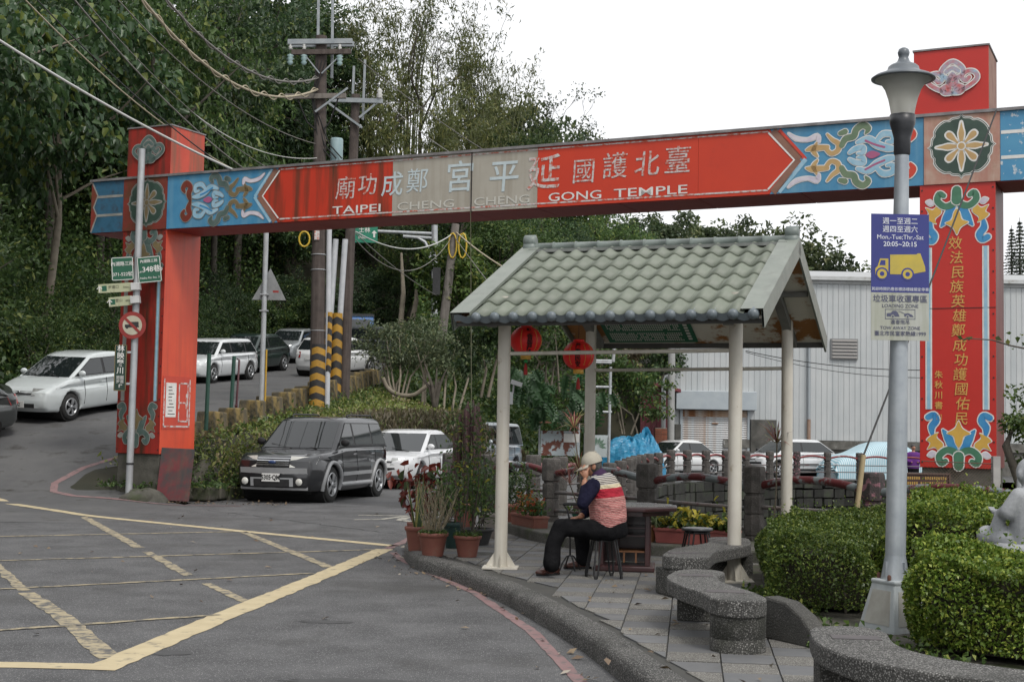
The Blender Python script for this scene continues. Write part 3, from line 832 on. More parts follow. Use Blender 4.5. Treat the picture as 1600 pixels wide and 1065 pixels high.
# notice on the left pillar's side
mb = MB(); mb.box((GW + .006, .45, 1.92), (.008, .82, 1.02)); mb.build('notice_board', M('notice_red', (.52, .06, .03), (.46, .05, .03), sc=5, ro=.5), gate)
mb = MB(); mb.box((GW + .013, .28, 1.97), (.006, .3, .66)); pap = mb.build('notice_paper', white_p, gate)
ink = M('ink_black', (.02, .02, .02), ro=.7)
for i in range(9):
 mb = MB(); mb.box((GW + .0175, .27 + rnd.uniform(-.03, .03), 2.22 - i * .065), (.002, rnd.uniform(.08, .22), .014)); mb.build('print_line', ink, pap)
for (y0, z0, y1, z1) in [(.08, 1.46, .84, 1.46), (.08, 1.46, .08, 2.36), (.84, 1.46, .84, 2.36), (.52, 1.56, .52, 2.3), (.78, 1.56, .78, 2.3), (.52, 2.3, .78, 2.3), (.52, 1.92, .74, 1.92), (.52, 1.56, .78, 1.56), (.74, 1.8, .74, 2.1)]:
 mb = MB(); mb.box((GW + .0125, (y0 + y1) / 2, (z0 + z1) / 2), (.004, abs(y1 - y0) + .03, abs(z1 - z0) + .03)); mb.build('notice_line', white_worn_p, gate)
# ---------------------------------------------------------------- tiled shelter
SHA, SL, SD = -.365, 2.41, 2.95
shelter = thing('shelter', 'open shelter with grey-green tiled gable roof on four white posts', 'shelter', (-.077, 14.2, 0), SHA)
ZE, ZG, EV, OV = 2.665, 3.585, .566, .345
U0s, U1s = -OV, SL + OV + .02
VR = SD / 2
sl_len = sqrt((VR + EV) ** 2 + (ZG - ZE) ** 2)
sl_a = math.atan2(ZG - ZE, VR + EV)
tile_m = M('glazed_roof_tile', (.135, .155, .12), (.17, .19, .15), sc=2.5, ro=.5, dirt=((.08, .095, .07), 2.2, .52, .8), island=.09, spec=.5)
tile_dark = M('eave_tile_blue', (.10, .125, .14), (.14, .165, .18), sc=6, ro=.4)
sheet_m = M('grey_green_sheet', (.17, .19, .165), (.22, .24, .21), sc=3, ro=.5, dirt=((.12, .12, .11), 2.5, .56, .8))
beam_m = M('shelter_beam_grey', (.15, .15, .14), (.2, .2, .185), sc=4, ro=.8)
post_m = M('cream_post_paint', (.56, .535, .47), (.50, .47, .41), sc=3, ro=.55, streak=((.4, .36, .29), .45, (14, 14, .5)), dirt=((.3, .24, .17), 7, .62, .74))
soff_m = M('peeling_soffit', (.72, .69, .62), (.64, .61, .54), sc=2, ro=.6, dirt=((.34, .15, .045), 1.5, .5, .54))
rust_trim = M('dark_trim', (.06, .06, .055), (.09, .085, .08), sc=5, ro=.6)
for i, (u, v) in enumerate([(0, 0), (SL, 0), (0, SD), (SL, SD)]):
 mb = MB(); mb.tube([(u, v, PZ), (u, v, ZE + .26)], .066, 20); po = mb.build('post', post_m, shelter)
 mb = MB(); mb.box((u, v, PZ + .008), (.36, .30, .016), .3)
 for k in range(4):
  a = k * pi / 2 + .3
  mb.add([(u + .06 * cos(a) - .006 * sin(a), v + .06 * sin(a) + .006 * cos(a), PZ + .016), (u + .15 * cos(a), v + .15 * sin(a), PZ + .016), (u + .15 * cos(a), v + .15 * sin(a), PZ + .03), (u + .06 * cos(a), v + .06 * sin(a), PZ + .17),
    (u + .06 * cos(a) + .006 * sin(a), v + .06 * sin(a) - .006 * cos(a), PZ + .16)], [(0, 1, 2, 3), (4, 3, 2, 1)])
  mb.lathe([(.014, 0), (.014, .02), (.006, .028)], 6, (u + .13 * cos(a + .75), v + .12 * sin(a + .75), PZ + .016))
 mb.build('base_plate', post_m, po)
for v, dz in ((0, 0), (SD, -.045)):
 mb = MB(); mb.tube([(.03, v, 2.335 + dz), (SL - .03, v, 2.335 + .028 + dz)], .021, 10); mb.build('rail', post_m, shelter)
def SLP(u, s, d, side):
 """point on a roof slope: s metres up from the eave, d metres above the plane"""
 vv = -EV + s * cos(sl_a) - d * sin(sl_a)
 z = ZE + s * sin(sl_a) + d * cos(sl_a)
 return (u, vv if side == 0 else SD - vv, z)
# deck under the tiles
for side in (0, 1):
 mb = MB(); vs = []
 for d in (-.055, -.03):
  for u, s in ((U0s + .02, .03), (U1s - .02, .03), (U1s - .02, sl_len - .0), (U0s + .02, sl_len - .0)): vs.append(SLP(u, s, d, side))
 mb.add(vs, [(0, 1, 2, 3) if side else (3, 2, 1, 0), (4, 5, 6, 7), (0, 1, 5, 4), (1, 2, 6, 5), (2, 3, 7, 6), (3, 0, 4, 7)])
 mb.build('soffit_board', soff_m, shelter)
 # tiles
 NC, NR = 14, 6
 tu0, tu1 = U0s + .17, U1s - .17
 pw_, pl = (tu1 - tu0) / NC, (sl_len - .02) / NR
 mb = MB(); K = 10; vs = []
 for (y, lift) in ((-.024, .023), (pl + .01, .0)):
  for k in range(K + 1):
   t = k / K
   vs.append((t * (pw_ + .0), y, lift + .046 * (.5 - .5 * cos(2 * pi * t)) ** 1.15))
 for k in range(K + 1): vs.append((k / K * pw_, -.022, .002 + .044 * (.5 - .5 * cos(2 * pi * k / K)) ** 1.15))
 fs = [(k, k + 1, K + 2 + k, K + 1 + k) for k in range(K)] + [(2 * K + 2 + k, 2 * K + 3 + k, k + 1, k) for k in range(K)]
 mb.add(vs, fs, 0, True)
 me = mb.mesh('roof_tile', tile_m)
 for r in range(NR):
  for c in range(NC):
   o = link('roof_tile', me, shelter)
   if side == 0: bx = Vector(SLP(tu0 + c * pw_, r * pl, .0, 0)); q = Matrix.Rotation(sl_a, 4, 'X')
   else: bx = Vector(SLP(tu1 - c * pw_, r * pl, .0, 1)); q = Matrix.Rotation(pi, 4, 'Z') @ Matrix.Rotation(sl_a, 4, 'X')
   o.matrix_local = Matrix.Translation(bx + Vector((0, 0, rnd.uniform(-.002, .002)))) @ q @ Matrix.Rotation(rnd.uniform(-.012, .012), 4, 'Z')
 # scalloped eave caps
 mb = MB()
 prof = [(.002, -.04), (.03, -.034), (.047, -.018), (.053, 0), (.053, .06)]
 for c in range(NC + 1):
  u = tu0 + (c) * pw_ + (pw_ * .5 if c < NC else pw_ * .45) - (0 if c < NC else 0)
  base = len(mb.v)
  mb.lathe([(r_, z_) for r_, z_ in prof], 12, (0, 0, 0), 0, True, True, 'z')
  mt = Matrix.Translation(Vector(SLP(min(u, U1s - .05), -.035, .012, side))) @ (Matrix.Rotation(sl_a, 4, 'X') if side == 0 else Matrix.Rotation(pi, 4, 'Z') @ Matrix.Rotation(sl_a, 4, 'X')) @ Matrix.Rotation(-pi / 2, 4, 'X')
  mb.xf(mt, base)
 vs = []
 N = NC * 8
 for i in range(N + 1):
  t = i / N; u = lerp(U0s + .03, U1s - .03, t)
  dp_ = .022 + .025 * (.5 - .5 * cos(2 * pi * (u - tu0) / pw_))
  vs += [SLP(u, -.035, dp_, side), SLP(u, -.03, -.055 + .03 * (.5 - .5 * cos(2 * pi * (u - tu0) / pw_)), side)]
 mb.add(vs, [(2 * i, 2 * i + 2, 2 * i + 3, 2 * i + 1) for i in range(N)], 0, True)
 mb.build('eave_trim', tile_dark, shelter)
# ridge: barrels and round end stops
for k in range(11):
 a, b = lerp(U0s + .1, U1s - .1, k / 11), lerp(U0s + .1, U1s - .1, (k + 1) / 11)
 mb = MB(); mb.tube([(a, VR, ZG + .035), (b - .02, VR, ZG + .035), (b - .02, VR, ZG + .035), (b + .004, VR, ZG + .035)], [.058, .058, .066, .066], 14)
 mb.build('ridge_tile', sheet_m if False else M('ridge_tile', (.15, .18, .165), (.2, .23, .21), sc=5, ro=.4), shelter)
mb = MB()
for sgn in (1, -1): mb.bar((U0s + .1, VR + sgn * .1, ZG - .012), (U1s - .1, VR + sgn * .1, ZG - .012), .1, .035)
mb.build('ridge_flashing', M('ridge_flashing', (.13, .14, .13), (.2, .21, .2), sc=6, ro=.7), shelter)
for u in (U0s + .07, U1s - .07):
 mb = MB()
 for zz, rr in ((.03, .085), (.115, .075)):
  k = len(mb.v); mb.lathe([(rr * .6, -.075), (rr, -.06), (rr, .06), (rr * .6, .075)], 18, (0, 0, 0)); mb.xf(Matrix.Translation((u, VR, ZG + zz)) @ Matrix.Rotation(pi / 2, 4, 'Y'), k)
 mb.build('ridge_end', M('ridge_end', (.13, .155, .145), (.17, .2, .185), sc=6, ro=.45), shelter)
# barge boards: folded sheets on the gable edges
for u, sg in ((U0s, -1), (U1s, 1)):
 for side in (0, 1):
  mb = MB()
  a, b = u - sg * .2, u + sg * .012
  p = [SLP(a, -.02, .062, side), SLP(b, -.02, .062, side), SLP(b, sl_len + .01, .062, side), SLP(a, sl_len + .01, .062, side)]
  q = [SLP(a, -.02, .03, side), SLP(b, -.02, -.13, side), SLP(b, sl_len + .04, -.13, side), SLP(a, sl_len + .01, .03, side)]
  qi = [SLP(u - sg * .01, -.02, -.13, side), SLP(u - sg * .01, sl_len + .04, -.13, side), SLP(u - sg * .01, sl_len, .05, side), SLP(u - sg * .01, -.02, .05, side)]
  mb.add(p, [(0, 1, 2, 3)]); mb.add([p[1], q[1], q[2], p[2]], [(0, 1, 2, 3)]); mb.add([p[0], p[3], q[3], q[0]], [(0, 1, 2, 3)])
  mb.add([q[1], qi[0], qi[1], q[2]], [(0, 1, 2, 3)]); mb.add(qi, [(0, 1, 2, 3)])
  mb.build('barge_board', sheet_m, shelter)
# rafters and purlins
for u in (0, SL):
 for side in (0, 1):
  mb = MB(); mb.bar(SLP(u, .16, -.115, side), SLP(u, sl_len, -.115, side), .1, .1, upv=(0, 0, 1)); mb.build('rafter', beam_m, shelter)
for side in (0, 1):
 for s in ((.32, 1.25) if side == 0 else (1.3,)):
  mb = MB(); mb.bar(SLP(U0s + .03, s, -.09, side), SLP(U1s - .03, s, -.09, side), .05, .05); mb.build('purlin', rust_trim if s < 1 else beam_m, shelter)
 mb = MB(); mb.bar(SLP(U0s + .02, .06, -.08, side), SLP(U1s - .02, .06, -.08, side), .04, .06); mb.build('fascia', rust_trim, shelter)
mb = MB(); mb.bar((U0s + .03, VR, ZG - .13), (U1s - .03, VR, ZG - .13), .07, .09); mb.build('ridge_beam', beam_m, shelter)
# green notice fixed under the rear slope, with rows of small white characters
gn = MB(); a, b, s0, s1 = .12, 1.25, .14, .92
gn.add([SLP(a, s0, -.062, 1), SLP(b, s0, -.062, 1), SLP(b, s1, -.062, 1), SLP(a, s1, -.062, 1)] + [SLP(a, s0, -.072, 1), SLP(b, s0, -.072, 1), SLP(b, s1, -.072, 1), SLP(a, s1, -.072, 1)], [(0, 1, 2, 3), (7, 6, 5, 4), (0, 4, 5, 1), (1, 5, 6, 2), (2, 6, 7, 3), (3, 7, 4, 0)])
gno = gn.build('green_notice', M('notice_green', (.012, .12, .065), (.015, .14, .075), sc=3, ro=.5), shelter)
mb = MB()
for r in range(16):
 if r in (5, 10): continue
 for c in range(34):
  if rnd.random() < .08: continue
  u, s = a + .06 + c * .0272, s0 + .05 + r * .044
  mb.add([SLP(u, s, -.0735, 1), SLP(u + .017, s, -.0735, 1), SLP(u + .017, s + .026, -.0735, 1), SLP(u, s + .026, -.0735, 1)], [(3, 2, 1, 0)])
for k in range(9):
 s = s0 + .07 + k * .07
 mb.add([SLP(b - .1, s, -.0735, 1), SLP(b - .05, s, -.0735, 1), SLP(b - .05, s + .045, -.0735, 1), SLP(b - .1, s + .045, -.0735, 1)], [(3, 2, 1, 0)])
mb.build('notice_characters', white_p, gno, kind='stuff')

# ---------------------------------------------------------------- lanterns
lan_red = M('lantern_red', (.78, .018, .015), (.68, .014, .012), sc=4, ro=.5)
lan_gold = M('lantern_gold', (.6, .36, .06), ro=.5)
def lantern(name, label, loc, chars, r, rz):
 t = thing(name, label, 'lantern', loc, rz, 'red paper lanterns under the shelter eave')
 mb = MB(); prof = []
 n = 26
 for i in range(n + 1):
  a = -pi / 2 + pi * (.1 + .8 * i / n)
  prof.append((r * cos(a) * 1.02 * (1 + (.012 if i % 2 else -.006)), r * .96 * sin(a)))
 mb.lathe(prof, 28); body = mb.build('lantern_shade', lan_red, t)
 mb = MB(); mb.lathe([(r * .34, r * .88), (r * .36, r * .9), (r * .36, r * 1.02), (r * .3, r * 1.04)], 18); mb.build('lantern_collar', lan_red, t)
 mb = MB(); mb.lathe([(r * .3, -r * 1.2), (r * .34, -r * 1.18), (r * .33, -r * .9), (r * .3, -r * .88)], 18, amp=lambda a, z: 1 + .05 * sin(11 * a)); mb.build('fringe', lan_gold, t)
 mb = MB(); mb.tube([(0, 0, r * 1.0), (0, 0, r * 1.0 + .16)], .003, 5); mb.build('cord', ink, t)
 mb = MB(); mb.lathe([(.008, -r * 1.42), (.022, -r * 1.36), (.022, -r * 1.3), (.006, -r * 1.2)], 10); mb.build('bead', M('tassel_green', (.02, .3, .08), ro=.4), t)
 mb = MB(); mb.lathe([(.022, -r * 2.2), (.018, -r * 1.7), (.006, -r * 1.45)], 10, amp=lambda a, z: 1 + .2 * sin(5 * a)); mb.build('tassel', M('tassel_red', (.3, .015, .012), ro=.7), t)
 k = len(chars)
 sz = r * 1.55 / k
 for i, ch in enumerate(chars):
  zc = r * .74 - (i + .5) * sz * 1.0
  me = text_mesh(ch, sz * 1.05, ink, bold=.03, ext=.0005).copy()
  for v in me.vertices:
   z = v.co.z + zc; x = v.co.x
   lat = math.asin(max(-.98, min(.98, z / (r * .96))))
   lo = x / (r * 1.02)
   R_ = r * 1.02 * cos(lat) + .006
   v.co = (R_ * sin(lo), -R_ * cos(lo), z)
  link('lettering', me, t)
 # gold dotted lines
 mb = MB()
 for lo in (-.55, .5, 1.0):
  for j in range(11):
   z = r * .6 * (1 - j / 5); lat = math.asin(z / (r * .96)); R_ = r * 1.02 * cos(lat) + .004
   mb.box((R_ * sin(lo), -R_ * cos(lo), z), (.006, .006, .012), lo)
 mb.build('gold_dots', lan_gold, t, kind='stuff')
 return t
lantern('lantern', 'red paper lantern with black characters nearest the left front post', P(822, 532, 14.4), '觀音菩薩', .163, .22)
lantern('lantern', 'red paper lantern with black characters in front of the left rear post', P(904, 555, 14.55), '國泰民安', .163, -.1)

# ---------------------------------------------------------------- stone railings round the channel
stone_dk = M('weathered_stone', (.055, .05, .046), (.10, .092, .085), sc=5, ro=.92, bump=.6, bsc=55, dirt=((.02, .02, .018), 4, .5, .72), speck=((.2, .19, .18), 70, .3))
stone_pk = M('weathered_pink_stone', (.07, .055, .055), (.04, .036, .034), sc=4, ro=.92, bump=.6, bsc=55, dirt=((.27, .13, .155), 9, .53, .6))
pipe_m = M('peeling_pipe', (.13, .155, .16), (.2, .225, .23), sc=4, ro=.5, me=.2, dirt=((.10, .02, .022), 3.6, .47, .52), spec=.4)
pipe_red = M('peeling_pipe_red', (.16, .025, .026), (.2, .04, .04), sc=6, ro=.5, dirt=((.28, .26, .25), 5, .6, .66))
pipe_thin = M('thin_pipe', (.12, .13, .13), (.16, .13, .12), sc=4, ro=.5, me=.3, dirt=((.1, .03, .03), 3, .55, .62))
def rail_post_mesh(r, h, mat, n=8):
 mb = MB()
 prof = [(r * 1.02, 0), (r * 1.02, h * .17), (r * .9, h * .175), (r * .9, h * .195), (r * 1.0, h * .2), (r * 1.0, h * .42), (r * .9, h * .425), (r * .9, h * .445), (r * 1.0, h * .45), (r * 1.0, h * .64), (r * .86, h * .65), (r * .86, h * .675), (r * 1.06, h * .69), (r * 1.1, h * .74), (r * 1.1, h * .955), (r * 1.05, h * .985), (r * .9, h)]
 mb.lathe(prof, n, smooth=False)
 return mb.mesh('railing_post', mat)
pm1, pm2 = rail_post_mesh(.125, 1.0, stone_dk), rail_post_mesh(.125, 1.0, stone_pk)
def railing(name, label, posts, pipe_mats, arch, grp, top=True, pk=(), r=.048, z_lo=(.52, .27), base=0.0):
 """each railing is one thing: stone posts, an arched top pipe and thin lower pipes in each bay"""
 t = thing(name, label, 'railing', (posts[0][0], posts[0][1], 0))
 o0 = Vector((posts[0][0], posts[0][1], 0))
 for i, (x, y, z, h) in enumerate(posts):
  o = link('railing_post', pm2 if i in pk else pm1, t, Vector((x, y, z)) - o0, rnd.uniform(0, .7)); o.scale = (1, 1, h)
 for i in range(len(posts) - 1):
  a, b = Vector(posts[i][:3]) - o0, Vector(posts[i + 1][:3]) - o0
  h = posts[i][3]
  d = (b - a).normalized()
  a2, b2 = a + d * .12, b - d * .12
  pts = [a2.lerp(b2, k / 10) + Vector((0, 0, h * .78 + arch * (1 - (2 * k / 10 - 1) ** 2))) for k in range(11)]
  mb = MB(); mb.tube(pts, r, 12); mb.build('top_pipe', pipe_mats[0], t)
  for zz in z_lo:
   mb = MB(); mb.tube([a2 + Vector((0, 0, h * zz)), b2 + Vector((0, 0, h * zz))], r * .5, 8); mb.build('lower_pipe', pipe_mats[1], t)
 return t
nb = .22
near_posts = [(-.94, 22.0, .12, 1.02), (-.3, 20.6, .14, 1.02), (.58, 19.3, .16, .99), (1.74, 17.5, .18, .97), (2.95, 16.65, .14, 1.02), (4.1, 15.6, .14, 1.0), (5.6, 14.3, .14, 1.0)]
railing('channel_railing', 'stone post railing with thick peeling arched pipe behind the shelter', near_posts, (pipe_m, pipe_thin), .085, None, pk=(5,))
fx = [(953, 27), (970, 29), (981, 31), (987, 32.6), (993.5, 34.2), (1002.5, 35.8), (1014, 37.3), (1029, 38.8), (1048.5, 40.2), (1074, 41.6), (1103, 42.8), (1134, 44), (1166, 45.2), (1203, 46.4), (1245, 47.5), (1293, 48.4), (1343, 49.2), (1395, 49.9), (1450, 50.5), (1510, 51)]
far_posts = [(-.3 + .05, 20.75, .1, 1.04), (.38, 22.2, .1, 1.03), (.86, 23.6, .08, 1.0), (1.35, 25.2, .05, .98)] + [(P(px, 700, Y).x, Y, -.05 if Y < 40 else float(lowz(Y)) + .02, .95) for px, Y in fx]
railing('channel_railing', 'long row of dark stone posts with thin red arched pipes along the far bank', far_posts[1:], (pipe_red, pipe_thin), .075, None, pk=(17,), r=.036)
mb = MB(); a, b = Vector(far_posts[1][:3]), Vector((-.94, 22.0, .12))
mb.tube([a.lerp(b, k / 8) + Vector((0, 0, .82 + .07 * (1 - (2 * k / 8 - 1) ** 2))) for k in range(9)], .045, 10)
mb.build('handrail', M('pale_pipe', (.5, .5, .5), (.4, .41, .42), sc=5, ro=.45), label='pale curved handrail pipe joining the two railings at the channel head', cat='railing')
# channel walls of dark stone blocks
wall_st = M('channel_stone', (.012, .012, .01), (.032, .032, .028), sc=2.5, ro=.92, bump=.8, bsc=18, dirt=((.02, .03, .012), 2.5, .5, .68), island=.5)
cw = MB()
poly = [(p[0] + .12, p[1]) for p in far_posts[1:]]
for (x0, y0), (x1, y1) in zip(poly, poly[1:]):
 L = sqrt((x1 - x0) ** 2 + (y1 - y0) ** 2); a = math.atan2(y1 - y0, x1 - x0)
 for r in range(7):
  n = max(2, int(L / .5)); off = (r % 2) * .5
  for k in range(n):
   t = (k + .5) / n
   cw.box((lerp(x0, x1, t) + rnd.uniform(-.02, .02), lerp(y0, y1, t) + rnd.uniform(-.02, .02), -.14 - r * .31 + float(lowz((y0 + y1) / 2))), ((L / n - .02) * rnd.uniform(.75, 1.02), .3 + rnd.uniform(-.06, .06), .29 * rnd.uniform(.8, 1.05)), a + rnd.uniform(-.08, .08))
bank_wall = cw.build('channel_wall', wall_st, kind='stuff')
bank_wall['label'] = 'dark stone block wall lining the far bank of the channel'; bank_wall['category'] = 'wall'
mb = MB(); q = [(-.95, 21.9), (-.3, 20.5), (.58, 19.2), (1.74, 17.4), (2.95, 16.55), (4.1, 15.5), (8, 12.4)]
for (x0, y0), (x1, y1) in zip(q, q[1:]):
 mb.bar((x0, y0 + .1, -1.05), (x1, y1 + .1, -1.05), .3, 2.3)
w_ = mb.build('channel_wall', stone_dk); props(w_, 'concrete wall on the near bank below the thick pipe railing', 'wall')
# kerbed planting strip in front of the near railing
strip = [(-.3, 20.2), (-.05, 18.9), (.25, 17.75), (.75, 16.55), (1.3, 16.05), (2.0, 15.65), (2.9, 15.1), (3.7, 14.7), (5.6, 13.6), (5.8, 14.2), (4.1, 15.7), (2.95, 16.75), (1.74, 17.6), (.58, 19.4), (-.2, 20.6)]
mossk = M('mossy_kerb', (.06, .058, .05), (.1, .096, .085), sc=4, ro=.9, bump=.5, bsc=60, dirt=((.045, .06, .02), 3, .5, .68), speck=((.25, .24, .22), 80, .35))
mb = MB(); mb.prism(strip, .0, PZ + .13); pk_ = mb.build('planting_strip', mossk, bevel=.02, kind='structure')

# ---------------------------------------------------------------- S-shaped aggregate benches
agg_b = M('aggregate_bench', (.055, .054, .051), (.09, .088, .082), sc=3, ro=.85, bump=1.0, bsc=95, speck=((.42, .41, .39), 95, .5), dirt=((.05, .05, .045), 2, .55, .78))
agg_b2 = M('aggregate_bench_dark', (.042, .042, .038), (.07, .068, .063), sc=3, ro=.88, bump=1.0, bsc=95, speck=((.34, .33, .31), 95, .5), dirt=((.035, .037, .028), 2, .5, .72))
inlay = M('bench_inlay', (.075, .068, .07), (.1, .09, .09), sc=6, ro=.8)
def bench(label, path, wd, bases, inl, zt=.35, th=.115):
 o0 = Vector((path[0][0], path[0][1], PZ))
 t = thing('bench', label, 'bench', o0, 0, 'curved aggregate benches')
 c = smooth_line([Vector(p) for p in path], 7)
 L, R = [], []
 for i, p in enumerate(c):
  tt = (c[min(i + 1, len(c) - 1)] - c[max(i - 1, 0)]).normalized()
  nn = Vector((-tt.y, tt.x)); L.append(p + nn * wd / 2); R.append(p - nn * wd / 2)
 def cap(p, tt):
  a0 = math.atan2(tt.y, tt.x)
  return [p + Vector((cos(a0 + s), sin(a0 + s))) * wd / 2 for s in np.linspace(-pi / 2, pi / 2, 7)[1:-1]]
 t1, t0 = (c[-1] - c[-2]).normalized(), (c[0] - c[1]).normalized()
 poly = R + cap(c[-1], t1) + list(reversed(L)) + cap(c[0], t0)
 poly = [(p.x - o0.x, p.y - o0.y) for p in poly]
 n = len(R)
 mb = MB()
 # top and bottom as quads along the path so the curve stays clean
 vs = [(p.x - o0.x, p.y - o0.y, z) for z in (zt, zt - th) for p in L + R]
 m = len(L)
 for z0, flip in ((0, 0), (2 * m, 1)):
  pass
 fs = []
 for i in range(m - 1):
  fs.append((m + i, m + i + 1, i + 1, i)); fs.append((2 * m + i, 2 * m + i + 1, 3 * m + i + 1, 3 * m + i))
  fs.append((i, i + 1, 2 * m + i + 1, 2 * m + i)); fs.append((m + i + 1, m + i, 3 * m + i, 3 * m + i + 1))
 mb.add(vs, fs)
 for e, tt, idx in ((c[-1], t1, m - 1), (c[0], t0, 0)):
  arc = [R[idx]] + cap(e, tt) + [L[idx]] if e is c[-1] else [L[idx]] + cap(e, tt) + [R[idx]]
  k = len(arc)
  vs = [(p.x - o0.x, p.y - o0.y, z) for z in (zt, zt - th) for p in arc]
  mb.add(vs, [tuple(range(k)), tuple(reversed(range(k, 2 * k)))] + [(i + 1, i, k + i, k + i + 1) for i in range(k - 1)])
 mb.build('seat', agg_b, t, bevel=.015)
 for kind, p, r, a in bases:
  mb = MB()
  if kind == 'round':
   zz = zt - th
   mb.lathe([(r, 0), (r, zz * .36), (r * .985, zz * .37), (r * .985, zz * .39), (r, zz * .4), (r, zz - .002)], 28, (p[0] - o0.x, p[1] - o0.y, 0))
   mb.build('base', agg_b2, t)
  else:
   mb.box((p[0] - o0.x, p[1] - o0.y, (zt - th) / 2), (r[0], r[1], zt - th - .004), a)
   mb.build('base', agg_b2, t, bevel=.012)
 for p, a in inl:
  mb = MB(); mb.box((p[0] - o0.x, p[1] - o0.y, zt + .001), (.26, .14, .006), a); mb.build('inlay_plate', inlay, t)
bench('low S-shaped aggregate bench with a round drum base nearest the kerb', [(1.5, 10.8), (1.38, 10.4), (1.4, 9.95), (1.5, 9.5), (1.53, 9.2)], .38, [('round', (1.53, 9.22), .185, 0), ('box', (1.47, 10.65), (.32, .26), -.2)], [((1.42, 10.5), -.1), ((1.49, 9.5), -.1)])
bench('S-shaped aggregate bench standing behind the right front shelter post', [(1.56, 12.15), (1.7, 12.7), (1.9, 13.05), (2.14, 13.5), (2.24, 14.1)], .42, [('box', (1.56, 12.2), (.4, .4), .3), ('box', (2.22, 14.0), (.42, .36), .1)], [((1.56, 12.35), .2), ((2.2, 13.95), .3)])
bench('curved aggregate bench cut off at the lower right corner', [(1.9, 7.75), (1.84, 7.3), (1.92, 6.9), (2.18, 6.55), (2.62, 6.25), (3.2, 6.1), (3.8, 6.1)], .42, [('box', (1.88, 7.62), (.36, .3), -.1), ('box', (3.0, 6.15), (.4, .34), 0)], [((1.88, 7.5), -.1)])
# old planter kerbs behind the benches
for lab, pts in [('sloping dark concrete planter kerb beside the drum bench', [(1.86, 9.85), (2.12, 9.35)]), ('rounded concrete kerb stone behind the right front shelter post', [(2.3, 12.3), (2.5, 12.1)])]:
 a, b = Vector(pts[0]), Vector(pts[1])
 mb = MB(); d = (b - a); L = d.length
 h = .30 if L > .4 else .24
 prof = [(0, 0), (L + .12, 0), (L, .1), (L * .75, h * .7), (L * .45, h * .95), (.02, h), (-.02, h * .9)]
 mb.plate(prof, -.07, .07); mb.build('planter_kerb', M('dark_kerb_stone', (.045, .044, .04), (.075, .073, .066), sc=5, ro=.9, bump=.6, bsc=70, speck=((.2, .19, .18), 90, .3)), None, (a.x, a.y, PZ - .01), math.atan2(d.y, d.x), bevel=.02, label=lab, cat='kerb')
# ---------------------------------------------------------------- table, stools, walking stick
lacq = M('dark_lacquer_wood', (.035, .014, .016), (.055, .022, .022), sc=4, ro=.3, coat=.4, dirt=((.09, .045, .03), 6, .6, .8))
lacq_in = M('bare_wood_inside', (.2, .09, .035), (.15, .065, .03), sc=5, ro=.6)
top_m = M('worn_table_top', (.16, .15, .15), (.24, .23, .225), sc=5, ro=.25, dirt=((.05, .03, .03), 4, .55, .72), coat=.3)
tb = thing('tea_table', 'dark lacquered wooden tea table with octagonal top behind the seated man', 'table', (1.2, 14.28, PZ), -.12)
mb = MB(); oc = [(.55 * cos(pi / 8 + k * pi / 4) * 1.04, .5 * sin(pi / 8 + k * pi / 4)) for k in range(8)]
mb.prism(oc, .615, .66); mb.build('table_rim', lacq, tb, bevel=.012)
mb = MB(); mb.prism([(a * .9, b * .9) for a, b in oc], .6605, .668); mb.build('table_top', top_m, tb)
mb = MB(); mb.prism([(a * .86, b * .86) for a, b in oc], .57, .614); mb.build('apron', lacq, tb)
mb = MB(); mb.box((0, 0, .03), (.62, .52, .06)); mb.build('foot', lacq, tb, bevel=.015)
mb = MB()
for sx in (-1, 1):
 for sy in (-1, 1): mb.box((sx * .235, sy * .19, .315), (.05, .05, .51))
mb.box((.235, 0, .315), (.02, .34, .5)); mb.box((0, .19, .315), (.44, .02, .5)); mb.box((-.08, 0, .315), (.02, .36, .5))
mb.build('cabinet', lacq, tb, bevel=.005)
for z in (.2, .36, .44):
 mb = MB(); mb.box((.07, -.03, z), (.3, .34, .014)); mb.build('shelf', lacq_in if z < .3 else lacq, tb)
for x in (.0, .12):
 mb = MB(); mb.box((x, -.2, .14), (.018, .012, .1)); mb.build('divider', lacq_in, tb)
mb = MB(); mb.box((.2625, 0, .32), (.008, .24, .36)); mb.build('side_panel', M('lacquer_panel', (.05, .02, .022), (.07, .03, .03), sc=5, ro=.35), tb, bevel=.01)
blackm = M('black_steel', (.022, .022, .024), (.035, .035, .036), sc=12, ro=.4, me=.3)
rubber = M('rubber_black', (.014, .014, .014), ro=.8)
def stool(label, loc, rz, h, seat_mat, r=.16):
 t = thing('stool', label, 'stool', loc, rz, 'round steel stools')
 mb = MB(); mb.lathe([(r * .5, h - .03), (r * .98, h - .028), (r, h - .015), (r * .98, h - .002), (r * .7, h), (.001, h)], 28); mb.build('seat', seat_mat, t)
 for k in range(4):
  a = k * pi / 2 + pi / 4
  d, s_ = Vector((cos(a), sin(a), 0)), Vector((-sin(a), cos(a), 0))
  top, ft = d * r * .72 + Vector((0, 0, h - .03)), d * r * 1.2
  mb = MB()
  mb.tube([top + s_ * .028, ft + s_ * .02 + Vector((0, 0, .04)), ft + s_ * .012 + Vector((0, 0, .012)), ft - s_ * .012 + Vector((0, 0, .012)), ft - s_ * .02 + Vector((0, 0, .04)), top - s_ * .028], .0095, 8)
  lg = mb.build('leg', blackm, t)
  mb = MB(); mb.lathe([(.016, 0), (.017, .022), (.01, .03)], 8, ft); mb.build('rubber_foot', rubber, lg)
 mb = MB(); mb.lathe([(r * .78, h - .06), (r * .8, h - .055), (r * .8, h - .045), (r * .78, h - .04)], 24, caps=False); mb.build('ring', blackm, t)
 return t
stool('black steel stool the seated man sits on', (.93, 13.47, PZ), .3, .415, blackm, .155)
